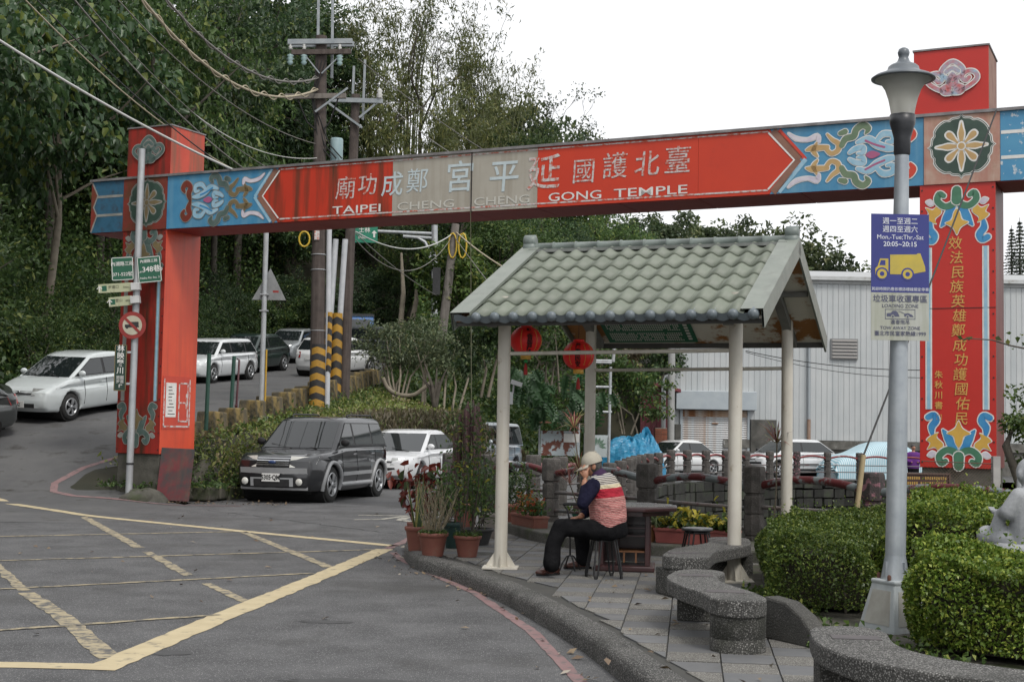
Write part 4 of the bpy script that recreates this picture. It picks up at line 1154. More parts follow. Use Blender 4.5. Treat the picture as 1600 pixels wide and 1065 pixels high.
stool('black stool with torn pale-edged seat behind the aggregate bench', (1.98, 14.55, PZ), .2, .42, M('stool_seat_grey', (.05, .055, .06), (.07, .075, .08), sc=6, ro=.3), .165)
# four-footed walking stick
ck = thing('walking_stick', 'black four-footed walking stick standing in front of the seated man', 'walking stick', (.6, 14.1, PZ), 0)
mb = MB(); hh = .66
mb.tube([(.03, 0, .14), (.02, 0, .5), (-.005, 0, hh - .05), (-.045, 0, hh), (.0, 0, hh + .015)], .0095, 8); mb.build('shaft', blackm, ck)
mb = MB(); mb.tube([(-.05, 0, hh + .008), (.1, -.02, hh + .012)], .016, 10); mb.build('grip', rubber, ck)
for k in range(4):
 a = k * pi / 2 + .4; d = Vector((cos(a), sin(a), 0))
 mb = MB(); mb.tube([(.03, 0, .15), Vector((.03, 0, .14)) + d * .04, d * .09 + Vector((.03, 0, .07)), d * .115 + Vector((.03, 0, .0))], .0085, 7); mb.build('leg', blackm, ck)

# ---------------------------------------------------------------- seated man
def remesh(name, mb, voxel, mat, parent=None, smooth=6, **k):
 """union of overlapping closed shapes as one continuous skin"""
 o = mb.build(name, mat, parent)
 r = o.modifiers.new('r', 'REMESH'); r.mode = 'VOXEL'; r.voxel_size = voxel; r.use_smooth_shade = True
 s = o.modifiers.new('s', 'SMOOTH'); s.factor = .5; s.iterations = smooth
 bpy.context.view_layer.update()
 me = bpy.data.meshes.new_from_object(o.evaluated_get(bpy.context.evaluated_depsgraph_get()))
 o.modifiers.clear(); o.data = me
 me.materials.clear(); me.materials.append(mat)
 for p in me.polygons: p.use_smooth = True
 return props(o, **k)
def ball(mb, c, r, n=14):
 r = r if hasattr(r, '__len__') else (r, r, r)
 k = len(mb.v); mb.lathe([(sin(pi * i / n) if 0 < i < n else .001, -cos(pi * i / n)) for i in range(n + 1)], 2 * n)
 mb.xf(Matrix.Translation(c) @ Matrix.Diagonal((r[0], r[1], r[2], 1)), k)
def limb(mb, pts, rs, n=14):
 pts = [Vector(p) for p in pts]
 q, rr = [], []
 for i in range(len(pts) - 1):
  m = max(2, int((pts[i + 1] - pts[i]).length / .025))
  for j in range(m): q.append(pts[i].lerp(pts[i + 1], j / m)); rr.append(lerp(rs[i], rs[i + 1], j / m))
 q.append(pts[-1]); rr.append(rs[-1])
 mb.tube(q, rr, n)
 for i, p in enumerate(pts): ball(mb, p, rs[i] * .995, 8)
def torso(mb, secs, side):
 """elliptical sections: (centre, half width along side, half depth)"""
 n = 22; vs = []; side = Vector(side).normalized()
 for i, (c, a, b) in enumerate(secs):
  c = Vector(c)
  t = (Vector(secs[min(i + 1, len(secs) - 1)][0]) - Vector(secs[max(i - 1, 0)][0])).normalized()
  f = t.cross(side).normalized()
  for k in range(n):
   an = 2 * pi * k / n; vs.append(c + side * (a * cos(an)) + f * (b * sin(an)))
 m = len(secs)
 mb.add(vs, [(i * n + k, i * n + (k + 1) % n, (i + 1) * n + (k + 1) % n, (i + 1) * n + k) for i in range(m - 1) for k in range(n)] + [tuple(reversed(range(n))), tuple(range((m - 1) * n, m * n))])
skin = M('skin', (.38, .19, .12), (.32, .15, .09), sc=8, ro=.5)
navy = M('navy_knit', (.009, .009, .022), (.016, .016, .034), sc=20, ro=.95, bump=.9, bsc=11, spec=.1)
trouser = M('black_trousers', (.006, .006, .007), (.012, .012, .013), sc=9, ro=.95, bump=1.0, bsc=9, spec=.08)
hair_m = M('grey_black_hair', (.02, .019, .018), (.08, .078, .075), sc=50, ro=.7)
cap_m = M('khaki_cap', (.42, .39, .32), (.37, .34, .28), sc=12, ro=.85, bump=.2, bsc=150)
def vest_mat():
 m, nt, b, out = _nt('striped_vest')
 tc = nt.nodes.new('ShaderNodeTexCoord'); mp = nt.nodes.new('ShaderNodeMapping')
 mp.inputs['Rotation'].default_value = (0, .10, 0)
 nt.links.new(tc.outputs['Object'], mp.inputs[0])
 sp = nt.nodes.new('ShaderNodeSeparateXYZ'); nt.links.new(mp.outputs[0], sp.inputs[0])
 ns = _noise(nt, tc.outputs['Object'], 9, 2)
 ad = nt.nodes.new('ShaderNodeMath'); ad.operation = 'MULTIPLY_ADD'; nt.links.new(ns, ad.inputs[0]); ad.inputs[1].default_value = .012; nt.links.new(sp.outputs[2], ad.inputs[2])
 mr = nt.nodes.new('ShaderNodeMapRange'); mr.inputs[1].default_value = .432; mr.inputs[2].default_value = 1.152
 nt.links.new(ad.outputs[0], mr.inputs[0])
 r = nt.nodes.new('ShaderNodeValToRGB'); r.color_ramp.interpolation = 'CONSTANT'
 e = r.color_ramp.elements
 pk = (.38, .10, .095)
 e[0].position = 0; e[0].color = c4(pk)
 e[1].position = .55; e[1].color = c4((.36, .012, .03))
 k = e.new(.67); k.color = c4((.56, .48, .33))
 k = e.new(.72); k.color = c4((.5, .47, .42))
 nt.links.new(mr.outputs[0], r.inputs[0])
 # fine stripes
 wv_ = nt.nodes.new('ShaderNodeMath'); wv_.operation = 'MULTIPLY'; nt.links.new(ad.outputs[0], wv_.inputs[0]); wv_.inputs[1].default_value = 62
 fr = nt.nodes.new('ShaderNodeMath'); fr.operation = 'FRACT'; nt.links.new(wv_.outputs[0], fr.inputs[0])
 gt = nt.nodes.new('ShaderNodeMath'); gt.operation = 'GREATER_THAN'; nt.links.new(fr.outputs[0], gt.inputs[0]); gt.inputs[1].default_value = .55
 r2 = nt.nodes.new('ShaderNodeValToRGB'); r2.color_ramp.interpolation = 'CONSTANT'
 e = r2.color_ramp.elements
 e[0].position = 0; e[0].color = c4((.5, .3, .27)); e[1].position = .55; e[1].color = c4((.36, .012, .03))
 for p_, c_ in ((.67, (.56, .48, .33)), (.72, (.035, .02, .02)), (.81, (.04, .045, .08))):
  k = e.new(p_); k.color = c4(c_)
 nt.links.new(mr.outputs[0], r2.inputs[0])
 col = _mixc(nt, gt.outputs[0], r.outputs[0], r2.outputs[0])
 nt.links.new(col, b.inputs['Base Color']); b.inputs['Roughness'].default_value = .9
 bn = nt.nodes.new('ShaderNodeBump'); bn.inputs['Strength'].default_value = .9; bn.inputs['Distance'].default_value = .05
 nt.links.new(_noise(nt, tc.outputs['Object'], 9, 4, .6, (1, 1, 1.8)), bn.inputs['Height']); nt.links.new(bn.outputs[0], b.inputs['Normal'])
 MATS['striped_vest'] = m
 return m
man = thing('person', 'seated person in khaki cap, red striped vest and dark sleeves, hand over the face', 'person', (0, 0, 0))
YM = 13.5
hip = P(952, 822, YM); chest = P(945, 770, YM); shl = P(937, 750, YM)
side = Vector((.22, 1, 0)).normalized()           # towards the man's right (away from the camera)
# body: head, neck, trunk, arms and legs in one skin
sec = [(P(955, 836, YM), .165, .115), (P(954, 818, YM), .185, .145), (P(950, 800, YM), .195, .165), (P(948, 782, YM), .2, .165), (P(945, 766, YM), .205, .15), (P(940, 752, YM), .19, .125), (P(936, 744, YM), .13, .09)]
mb = MB()
torso(mb, sec, side)
neck0, neck1 = P(936, 748, YM), P(929, 736, YM)
limb(mb, [neck0, neck1], [.07, .055])
head = P(924.5, 726, YM)
ball(mb, head, (.088, .077, .108)); ball(mb, head + Vector((-.03, 0, -.045)), (.062, .058, .062))
ball(mb, head + Vector((-.087, -.005, -.012)), (.022, .014, .026))          # nose
ball(mb, head + Vector((-.075, 0, -.055)), (.02, .025, .014))                # lips
ball(mb, head + Vector((-.055, 0, -.095)), (.03, .03, .02))                 # chin
for s_ in (-1, 1): ball(mb, head + Vector((.018, s_ * .078, -.012)), (.02, .012, .034))   # ears
for s_ in (-1, 1): ball(mb, head + Vector((-.075, s_ * .03, .012)), (.014, .018, .012))   # brow over the eyes
shL, shR = P(930, 757, YM - .17), P(940, 757, YM + .2)
elL, wrL = P(911, 786, YM - .24), P(914, 752, YM - .12)
elR, wrR = P(922, 796, YM + .24), P(908, 806, YM + .02)
limb(mb, [shL, elL, wrL], [.06, .047, .03]); limb(mb, [shR, elR, wrR], [.06, .047, .03])
hipL, hipR = P(950, 826, YM - .1), P(955, 824, YM + .1)
kneL, ankL = P(876, 822, YM - .12), P(867, 882, YM - .15)
kneR, ankR = P(908, 826, YM + .28), P(912, 874, YM + .2)
limb(mb, [hipL, kneL, P(865, 852, YM - .14), P(862, 882, YM - .15)], [.085, .06, .05, .042]); limb(mb, [hipR, kneR, ankR], [.085, .062, .045])
# left hand: palm against the face, five bent fingers
hL = P(914.5, 741, YM - .095)
ball(mb, hL, (.032, .02, .045))
for k, (dx, ln) in enumerate([(-.026, .062), (-.009, .072), (.009, .068), (.026, .054)]):
 a = hL + Vector((dx * .9, -.004 + .004 * k, .03)); b = a + Vector((dx * .15 + .004, .012, ln * .55)); c = b + Vector((.008, .022, ln * .4))
 limb(mb, [a, b, c], [.0105, .0095, .0078], 8)
limb(mb, [hL + Vector((-.024, .0, -.012)), hL + Vector((-.045, .014, .018)), hL + Vector((-.044, .024, .045))], [.012, .0105, .0085], 8)
# right hand on the thigh
hR = P(905, 808, YM + .0)
ball(mb, hR, (.045, .035, .018))
for k, (dy, ln) in enumerate([(-.026, .054), (-.009, .068), (.009, .07), (.026, .06)]):
 a = hR + Vector((-.03, dy, .0)); b = a + Vector((-ln * .55, dy * .2, -.004)); c = b + Vector((-ln * .4, 0, -.022))
 limb(mb, [a, b, c], [.0105, .0095, .0078], 8)
limb(mb, [hR + Vector((-.0, -.03, 0)), hR + Vector((-.03, -.05, -.004)), hR + Vector((-.052, -.052, -.014))], [.012, .0105, .0085], 8)
remesh('body', mb, .0075, skin, man, 3)
# vest
mb = MB(); torso(mb, [(c, a + .018, b + .018) for c, a, b in sec[1:]], side)
limb(mb, [P(929, 757, YM - .155), P(931, 754, YM - .12)], [.075, .08]); limb(mb, [P(940, 757, YM + .19), P(941, 754, YM + .12)], [.075, .08])
torso(mb, [(P(953, 827, YM), .2, .155), (P(951, 812, YM), .208, .17), (P(948, 800, YM), .21, .175)], side)
remesh('vest', mb, .014, vest_mat(), man, 6)
# sleeves and collar
mb = MB(); limb(mb, [P(927, 759, YM - .18), elL, P(914, 762, YM - .15)], [.078, .062, .046]); remesh('sleeve', mb, .012, navy, man, 4)
mb = MB(); limb(mb, [P(939, 759, YM + .21), elR, P(913, 803, YM + .06)], [.078, .062, .046]); remesh('sleeve', mb, .012, navy, man, 4)
mb = MB(); limb(mb, [P(936.5, 745, YM), P(933, 738.5, YM)], [.092, .072]); remesh('collar', mb, .01, M('purple_collar', (.035, .012, .05), ro=.85), man, 4)
# trousers
mb = MB()
torso(mb, [(P(957, 841, YM), .18, .14), (P(956, 834, YM), .2, .165), (P(954, 822, YM), .2, .165), (P(953, 814, YM), .195, .155)], side)
limb(mb, [P(950, 829, YM - .1), kneL + Vector((0, 0, -.005)), P(864, 852, YM - .14), P(862, 880, YM - .15)], [.11, .085, .078, .088])
limb(mb, [P(955, 827, YM + .1), kneR, P(910, 850, YM + .24), P(912, 872, YM + .2)], [.11, .085, .075, .078])
remesh('trousers', mb, .014, trouser, man, 6)
# shoes
shoe = M('brown_leather_shoe', (.06, .02, .014), (.085, .03, .02), sc=9, ro=.35, coat=.2)
def shoes(heel, toe):
 mb = MB(); d = (toe - heel)
 ball(mb, heel + d * .2 + Vector((0, 0, .045)), (.055, .042, .05)); ball(mb, heel + d * .55 + Vector((0, 0, .04)), (.075, .046, .042)); ball(mb, heel + d * .82 + Vector((0, 0, .032)), (.06, .047, .032)); limb(mb, [heel + d * .16 + Vector((0, 0, .06)), heel + d * .2 + Vector((0, 0, .1))], [.042, .045])
 s_ = remesh('shoe', mb, .008, shoe, man, 3)
 mb = MB(); n = 18; a0 = math.atan2(d.y, d.x); c = heel + d * .5
 mb.prism([(c.x + .15 * cos(t) * cos(a0) - .05 * sin(t) * sin(a0), c.y + .15 * cos(t) * sin(a0) + .05 * sin(t) * cos(a0)) for t in np.linspace(0, 2 * pi, n + 1)[:-1]], PZ, PZ + .024); mb.build('sole', rubber, s_)
 mb = MB();
 for k in range(3): mb.bar(heel + d * (.5 + .08 * k) + Vector((0, -.03, .082 - .012 * k)), heel + d * (.5 + .08 * k) + Vector((0, .03, .082 - .012 * k)), .008, .006)
 mb.build('laces', ink, s_)
h0 = G(873, 897, PZ); t0_ = G(833, 900, PZ); shoes(h0, h0 + (t0_ - h0).normalized() * .28)
h1 = G(922, 888, PZ) ; shoes(h1, h1 + Vector((-.26, -.05, 0)))
# hair and cap
mb = MB(); ball(mb, head + Vector((.02, 0, -.006)), (.083, .084, .09)); remesh('hair', mb, .01, hair_m, man, 2)
mb = MB(); k = len(mb.v)
mb.lathe([(.104 * cos(a), .108 * sin(a)) for a in np.linspace(-.12, 1.52, 12)] + [(.001, .109)], 26, caps=False)
mb.xf(Matrix.Translation(head + Vector((.002, 0, .026))) @ Matrix.Rotation(-.3, 4, 'Y'), k)
cp = mb.build('cap', cap_m, man)
mb = MB(); vs = []
for i in range(11):
 a = lerp(-1.15, 1.15, i / 10)
 for r_, z_ in ((.098, .0), (.098 + .085 * cos(a) ** .6, -.03 + .012 * (1 - cos(a)))): vs.append((-r_ * cos(a), r_ * sin(a) * .93, z_))
mb.add(vs, [(2 * i, 2 * i + 2, 2 * i + 3, 2 * i + 1) for i in range(10)], 0, True)
mb.xf(Matrix.Translation(head + Vector((.004, 0, .022))) @ Matrix.Rotation(-.32, 4, 'Y'))
br = mb.build('cap_brim', cap_m, cp); sm_ = br.modifiers.new('t', 'SOLIDIFY'); sm_.thickness = .006
mb = MB(); mb.lathe([(.018, -.001), (.02, .003), (.001, .008)], 10); mb.xf(Matrix.Translation(head + Vector((.032, 0, .13)))); mb.build('cap_button', cap_m, cp)
mb = MB(); q = [Vector((.108 * cos(a), .03 * 0, .034 * sin(a))) for a in np.linspace(0, pi, 7)]
mb.add([(head.x + .098, head.y - .036 + .012 * i, head.z + .008 + .03 * sin(pi * i / 6)) for i in range(7)], [tuple(range(7))]); mb.build('cap_opening', hair_m, cp)

# ---------------------------------------------------------------- lamp post with notice
galv = M('galvanised_steel', (.30, .33, .36), (.40, .43, .45), sc=5, ro=.45, me=.35, streak=((.22, .25, .28), .6, (10, 10, .7)), dirt=((.48, .46, .42), 4, .66, .78))
galv2 = M('galvanised_pole', (.36, .38, .40), (.45, .47, .48), sc=4, ro=.45, me=.3, streak=((.25, .22, .2), .4, (14, 14, .8)))
lamp = thing('street_lamp', 'grey street lamp with bell-shaped glass rising from the hedge', 'lamp post', (2.84, 10.2, PZ), .0)
lamp.rotation_euler = (0, .016, 0)
mb = MB(); k = len(mb.v)
a, b = .185, .12
n4 = [(-1, -1), (1, -1), (1, 1), (-1, 1)]
vs = [(x * a, y * a, 0) for x, y in n4] + [(x * a * .98, y * a * .98, .03) for x, y in n4] + [(x * b, y * b, .345) for x, y in n4] + [(x * b * 1.04, y * b * 1.04, .36) for x, y in n4] + [(x * b * 1.04, y * b * 1.04, .38) for x, y in n4]
fs = []
for L in range(4):
 for i in range(4): fs.append((L * 4 + i, L * 4 + (i + 1) % 4, L * 4 + 4 + (i + 1) % 4, L * 4 + 4 + i))
fs.append((16, 17, 18, 19)); mb.add(vs, fs); mb.xf(Matrix.Rotation(.5, 4, 'Z'))
mb.build('pedestal', M('pedestal_paint', (.33, .36, .37), (.4, .42, .42), sc=4, ro=.55, dirt=((.2, .1, .09), 3.5, .62, .7), streak=((.24, .24, .23), .5, (9, 9, .8))), lamp, bevel=.012)
for ang, sgn in ((.5, 0), (.5 + pi * 1.5, 1)):
 mb = MB(); mb.plate([(-.13, .06), (.13, .06), (.09, .31), (-.09, .31)], -.006, .004)
 tlt = math.atan2(a - b, .34)
 o = mb.build('access_panel', M('panel_dull', (.36, .36, .33), (.25, .24, .21), sc=4, ro=.6, dirt=((.3, .26, .2), 4, .6, .75)), lamp)
 o.matrix_local = Matrix.Rotation(ang, 4, 'Z') @ Matrix.Translation((0, -a + .001, .0)) @ Matrix.Rotation(-tlt, 4, 'X')
mb = MB(); mb.lathe([(.105, .38), (.1, .4), (.075, .55), (.074, .56), (.072, 1.4), (.064, 2.2), (.057, 3.0), (.05, 3.58)], 24); mb.build('pole', galv, lamp)
for kk in range(4):
 an = kk * pi / 2 + .5
 mb = MB(); mb.bar((cos(an) * .07, sin(an) * .07, .45), (cos(an) * .1, sin(an) * .1, .45), .012, .12); mb.build('gusset', galv, lamp)
for an in (.9, 2.5, 4.1, 5.6):
 mb = MB(); mb.lathe([(.014, .38), (.014, .41), (.006, .42)], 6, (.125 * cos(an), .125 * sin(an), 0)); mb.build('bolt', M('rust_bolt', (.1, .04, .025), ro=.8), lamp)
lblack = M('lamp_black', (.02, .022, .026), (.035, .037, .042), sc=10, ro=.4)
mb = MB(); mb.lathe([(.052, 3.525), (.06, 3.535), (.062, 3.655), (.075, 3.705), (.093, 3.765), (.095, 3.830), (.08, 3.833)], 24); nk = mb.build('lamp_neck', lblack, lamp)
def glass_mat():
 m, nt, b, out = _nt('lamp_frosted_glass')
 b.inputs['Base Color'].default_value = (.82, .82, .77, 1); b.inputs['Roughness'].default_value = .22
 b.inputs['Transmission Weight'].default_value = .55; b.inputs['Subsurface Weight'].default_value = 0
 t = nt.nodes.new('ShaderNodeBsdfTranslucent'); t.inputs[0].default_value = (.9, .89, .84, 1)
 mx = nt.nodes.new('ShaderNodeMixShader'); mx.inputs[0].default_value = .6
 nt.links.new(b.outputs[0], mx.inputs[1]); nt.links.new(t.outputs[0], mx.inputs[2]); nt.links.new(mx.outputs[0], out.inputs[0])
 return m
mb = MB(); mb.lathe([(.085, 3.835), (.093, 3.885), (.108, 3.955), (.132, 4.025), (.165, 4.075), (.21, 4.100)], 32, caps=False); mb.build('lamp_glass', glass_mat(), lamp)
mb = MB(); mb.lathe([(.012, 3.835), (.028, 3.885), (.03, 3.985), (.01, 4.025)], 14); mb.build('bulb', M('bulb_white', (.8, .8, .76), ro=.3), lamp)
mb = MB(); mb.lathe([(.21, 4.098), (.234, 4.100), (.236, 4.108), (.21, 4.127), (.15, 4.150), (.118, 4.170), (.112, 4.195), (.095, 4.210), (.06, 4.225), (.045, 4.240), (.034, 4.270), (.04, 4.285), (.044, 4.305), (.036, 4.330), (.015, 4.343), (.001, 4.345)], 32); mb.build('lamp_cap', M('lamp_cap_grey', (.10, .115, .13), (.14, .155, .17), sc=6, ro=.4), lamp)
# notice
NX, NZ, NWd, NHt = .0, 2.6, .43, .935
nt_ = thing('refuse_notice', 'blue and grey refuse truck notice fixed to the lamp post', 'sign', (2.858, 10.115, 0), .02)
zc = (3.208 + 2.272) / 2; zs = 2.625
bluem = M('sign_blue', (.022, .03, .17), (.028, .036, .2), sc=3, ro=.4)
greym = M('sign_grey_dirty', (.40, .41, .37), (.34, .35, .29), sc=3, ro=.5, streak=((.26, .27, .2), .7, (12, 12, .8)))
mb = MB(); mb.box((0, 0, (3.208 + zs) / 2), (NWd, .006, 3.208 - zs)); mb.build('blue_field', bluem, nt_)
mb = MB(); mb.box((0, 0, (zs + 2.272) / 2 - .0005), (NWd, .006, zs - 2.272 - .001)); mb.build('grey_field', greym, nt_)
mb = MB(); mb.box((0, .012, 2.74), (.2, .012, .03)); mb.box((0, .012, 2.45), (.2, .012, .03)); mb.build('bracket', galv, nt_)
f = -.0045
wl_ = M('sign_letter_pale', (.62, .64, .7), ro=.5); dl = M('sign_letter_dark', (.07, .075, .13), ro=.5); ylt = M('sign_yellow', (.5, .38, .05), (.42, .33, .06), sc=8, ro=.5)
for s_, z, sz, b_ in [('週一至週二', 3.153, .053, .003), ('週四至週六', 3.092, .053, .003), ('Mon,-Tue;Thr,-Sat', 3.035, .047, 0), ('20:05~20:15', 2.983, .05, .012)]:
 text(s_, sz, wl_, nt_, (.0, f, z), bold=b_)
text('其餘時間仍應依標誌標線規定停車', .0285, wl_, nt_, (0, f, 2.648), bold=.0)
for s_, z, sz, b_ in [('垃圾車收運專區', 2.575, .058, .008), ('LOADING ZONE', 2.525, .036, 0), ('違者拖吊', 2.405, .036, 0), ('TOW AWAY ZONE', 2.362, .034, 0), ('臺北市民當家熱線1999', 2.32, .0385, .006)]:
 text(s_, sz, dl, nt_, (.0, f, z), bold=b_)
def flat(poly, mat, par, y, name):
 mb = MB(); mb.add([(p[0], y, p[1]) for p in poly], [tuple(range(len(poly)))]); return mb.build(name, mat, par)
def disc(c, r, n=20): return [(c[0] + r * cos(2 * pi * i / n), c[1] + r * sin(2 * pi * i / n)) for i in range(n)]
flat([(-.075, 2.76), (-.075, 2.905), (.12, 2.91), (.13, 2.918), (.15, 2.918), (.185, 2.82), (.188, 2.785), (.07, 2.76)], ylt, nt_, f, 'truck_picture')
flat([(-.185, 2.755), (-.185, 2.80), (-.165, 2.825), (-.15, 2.875), (-.088, 2.875), (-.088, 2.76)], ylt, nt_, f - .0003, 'truck_picture')
flat([(-.155, 2.825), (-.143, 2.863), (-.11, 2.863), (-.11, 2.825)], bluem, nt_, f - .0006, 'truck_window')
flat([(-.188, 2.815), (-.168, 2.815), (-.168, 2.825), (-.188, 2.825)], bluem, nt_, f - .0007, 'truck_window')
for cx in (-.135, .055):
 flat(disc((cx, 2.762), .048), bluem, nt_, f - .0008, 'truck_wheel'); flat(disc((cx, 2.762), .036), ylt, nt_, f - .0012, 'truck_wheel'); flat(disc((cx, 2.762), .017), bluem, nt_, f - .0016, 'truck_wheel')
for (x0, z0, x1, z1) in [(-.11, 2.43, .11, 2.43), (-.11, 2.5, .11, 2.5), (-.11, 2.43, -.11, 2.5), (.11, 2.43, .11, 2.5)]:
 flat([(min(x0, x1) - .002, min(z0, z1) - .002), (max(x0, x1) + .002, min(z0, z1) - .002), (max(x0, x1) + .002, max(z0, z1) + .002), (min(x0, x1) - .002, max(z0, z1) + .002)], dl, nt_, f, 'picture_frame')
flat([(-.1, 2.447), (-.1, 2.47), (-.07, 2.474), (-.055, 2.49), (-.03, 2.49), (-.015, 2.472), (-.005, 2.447)], dl, nt_, f - .0003, 'tow_picture')
flat([(.03, 2.45), (.03, 2.468), (.06, 2.474), (.09, 2.46), (.1, 2.445)], dl, nt_, f - .0003, 'tow_picture')
for cx in (-.055, .055): flat(disc((cx, 2.447), .013), greym, nt_, f - .0006, 'tow_wheel'); flat(disc((cx, 2.447), .008), dl, nt_, f - .0009, 'tow_wheel')
flat([(-.03, 2.488), (.0, 2.486), (.035, 2.47), (.034, 2.466), (.0, 2.482)], dl, nt_, f - .0004, 'tow_picture')
# ---------------------------------------------------------------- vehicles
tyre_m = M('tyre', (.012, .012, .012), (.02, .02, .019), sc=9, ro=.85)
rim_m = M('alloy_rim', (.42, .43, .44), (.36, .37, .38), sc=6, ro=.35, me=.7)
glass_m = M('car_glass', (.012, .016, .017), ro=.03, spec=.9)
glass_l = M('car_glass_light', (.05, .065, .068), ro=.03, spec=.9)
blk = M('black_plastic', (.018, .018, .019), (.026, .026, .027), sc=12, ro=.55)
lens_m = M('headlight_lens', (.42, .43, .42), (.3, .31, .3), sc=9, ro=.08, me=.3, spec=.8)
lens_old = M('headlight_lens_dull', (.55, .55, .5), (.62, .62, .58), sc=9, ro=.35, me=.0, spec=.7)
tail_m = M('tail_light_red', (.34, .012, .015), (.26, .01, .012), sc=9, ro=.12)
chrome = M('chrome', (.55, .56, .57), ro=.15, me=.9)
plate_m = M('number_plate_white', (.62, .62, .60), ro=.5)
seam_m = M('door_gap', (.008, .008, .009), ro=.8)
under_m = M('underbody', (.008, .008, .008), ro=.9)
def paint(name, c, c2=None, me=.0, ro=.35): return M('paint_' + name, c, c2 or tuple(x * .93 for x in c), sc=1.5, ro=ro, me=me, coat=.9, dirt=(tuple(x * .8 + .012 for x in c), 3.0, .6, .85))
def wheel_meshes(r, wdt):
 t = MB(); t.lathe([(r * .66, -wdt / 2), (r * .93, -wdt / 2), (r, -wdt * .36), (r, wdt * .36), (r * .93, wdt / 2), (r * .66, wdt / 2)], 30, ax='y', caps=False)
 t.lathe([(r * .66, -wdt / 2), (r * .62, -wdt * .1), (r * .001, -wdt * .1)], 30, ax='y', caps=False)
 rm = MB()
 rm.lathe([(r * .68, -wdt / 2 - .0), (r * .66, -wdt / 2 - .012), (r * .60, -wdt / 2 - .008), (r * .58, -wdt * .2)], 30, ax='y', caps=False)
 for k in range(5):
  a = 2 * pi * k / 5
  for da in (-.13, .13):
   p0, p1 = Vector((.02 * r * cos(a), 0, .02 * r * sin(a))), Vector((r * .62 * cos(a + da), 0, r * .62 * sin(a + da)))
   y = wdt / 2 + .004
   rm.bar((p0.x, y, p0.z), (p1.x, y, p1.z), r * .12, .02, upv=(0, 1, 0))
 rm.lathe([(r * .16, wdt / 2), (r * .15, wdt / 2 + .02), (.001, wdt / 2 + .022)], 14, ax='y')
 # the lathe's y axis is turned over: put the face of the wheel on -y
 for i in range(len(rm.v)):
  x, y, z = rm.v[i]; rm.v[i] = (x, -abs(y), z)
 rm.lathe([(r * .5, -.02), (.001, -.022)], 20, ax='y', caps=False)
 for i in range(len(t.v)):
  pass
 return t.mesh('tyre', tyre_m), rm.mesh('rim', rim_m)
WH = {}
def resample(pts, d=.14):
 out = []
 for a, b in zip(pts, pts[1:] + pts[:1]):
  n = max(1, int(sqrt((a[0] - b[0]) ** 2 + (a[1] - b[1]) ** 2) / d))
  for i in range(n): out.append((lerp(a[0], b[0], i / n), lerp(a[1], b[1], i / n)))
 return out
def inset(poly, d):
 n = len(poly); out = []
 for i in range(n):
  a, b, c = Vector(poly[i - 1]), Vector(poly[i]), Vector(poly[(i + 1) % n])
  e1, e2 = (b - a).normalized(), (c - b).normalized()
  nn = (Vector((-e1.y, e1.x)) + Vector((-e2.y, e2.x)))
  if nn.length < 1e-5: nn = Vector((-e1.y, e1.x))
  nn.normalize(); out.append(tuple(b + nn * d))
 return out
def ground_pose(x, y, h, wb, tr, zf):
 """matrix that stands a vehicle on sloping ground"""
 f = Vector((h[0], h[1], 0)).normalized(); l = Vector((-f.y, f.x, 0))
 c = Vector((x, y, 0))
 def g(p): return Vector((p.x, p.y, float(zf(p.x, p.y))))
 pf, pr = g(c + f * wb / 2), g(c - f * wb / 2)
 pl, pr2 = g(c + l * tr / 2), g(c - l * tr / 2)
 X_ = (pf - pr).normalized(); Yv = (pl - pr2).normalized(); Z_ = X_.cross(Yv).normalized(); Yv = Z_.cross(X_)
 o = (pf + pr) / 2
 return Matrix(((X_.x, Yv.x, Z_.x, o.x), (X_.y, Yv.y, Z_.y, o.y), (X_.z, Yv.z, Z_.z, o.z), (0, 0, 0, 1)))
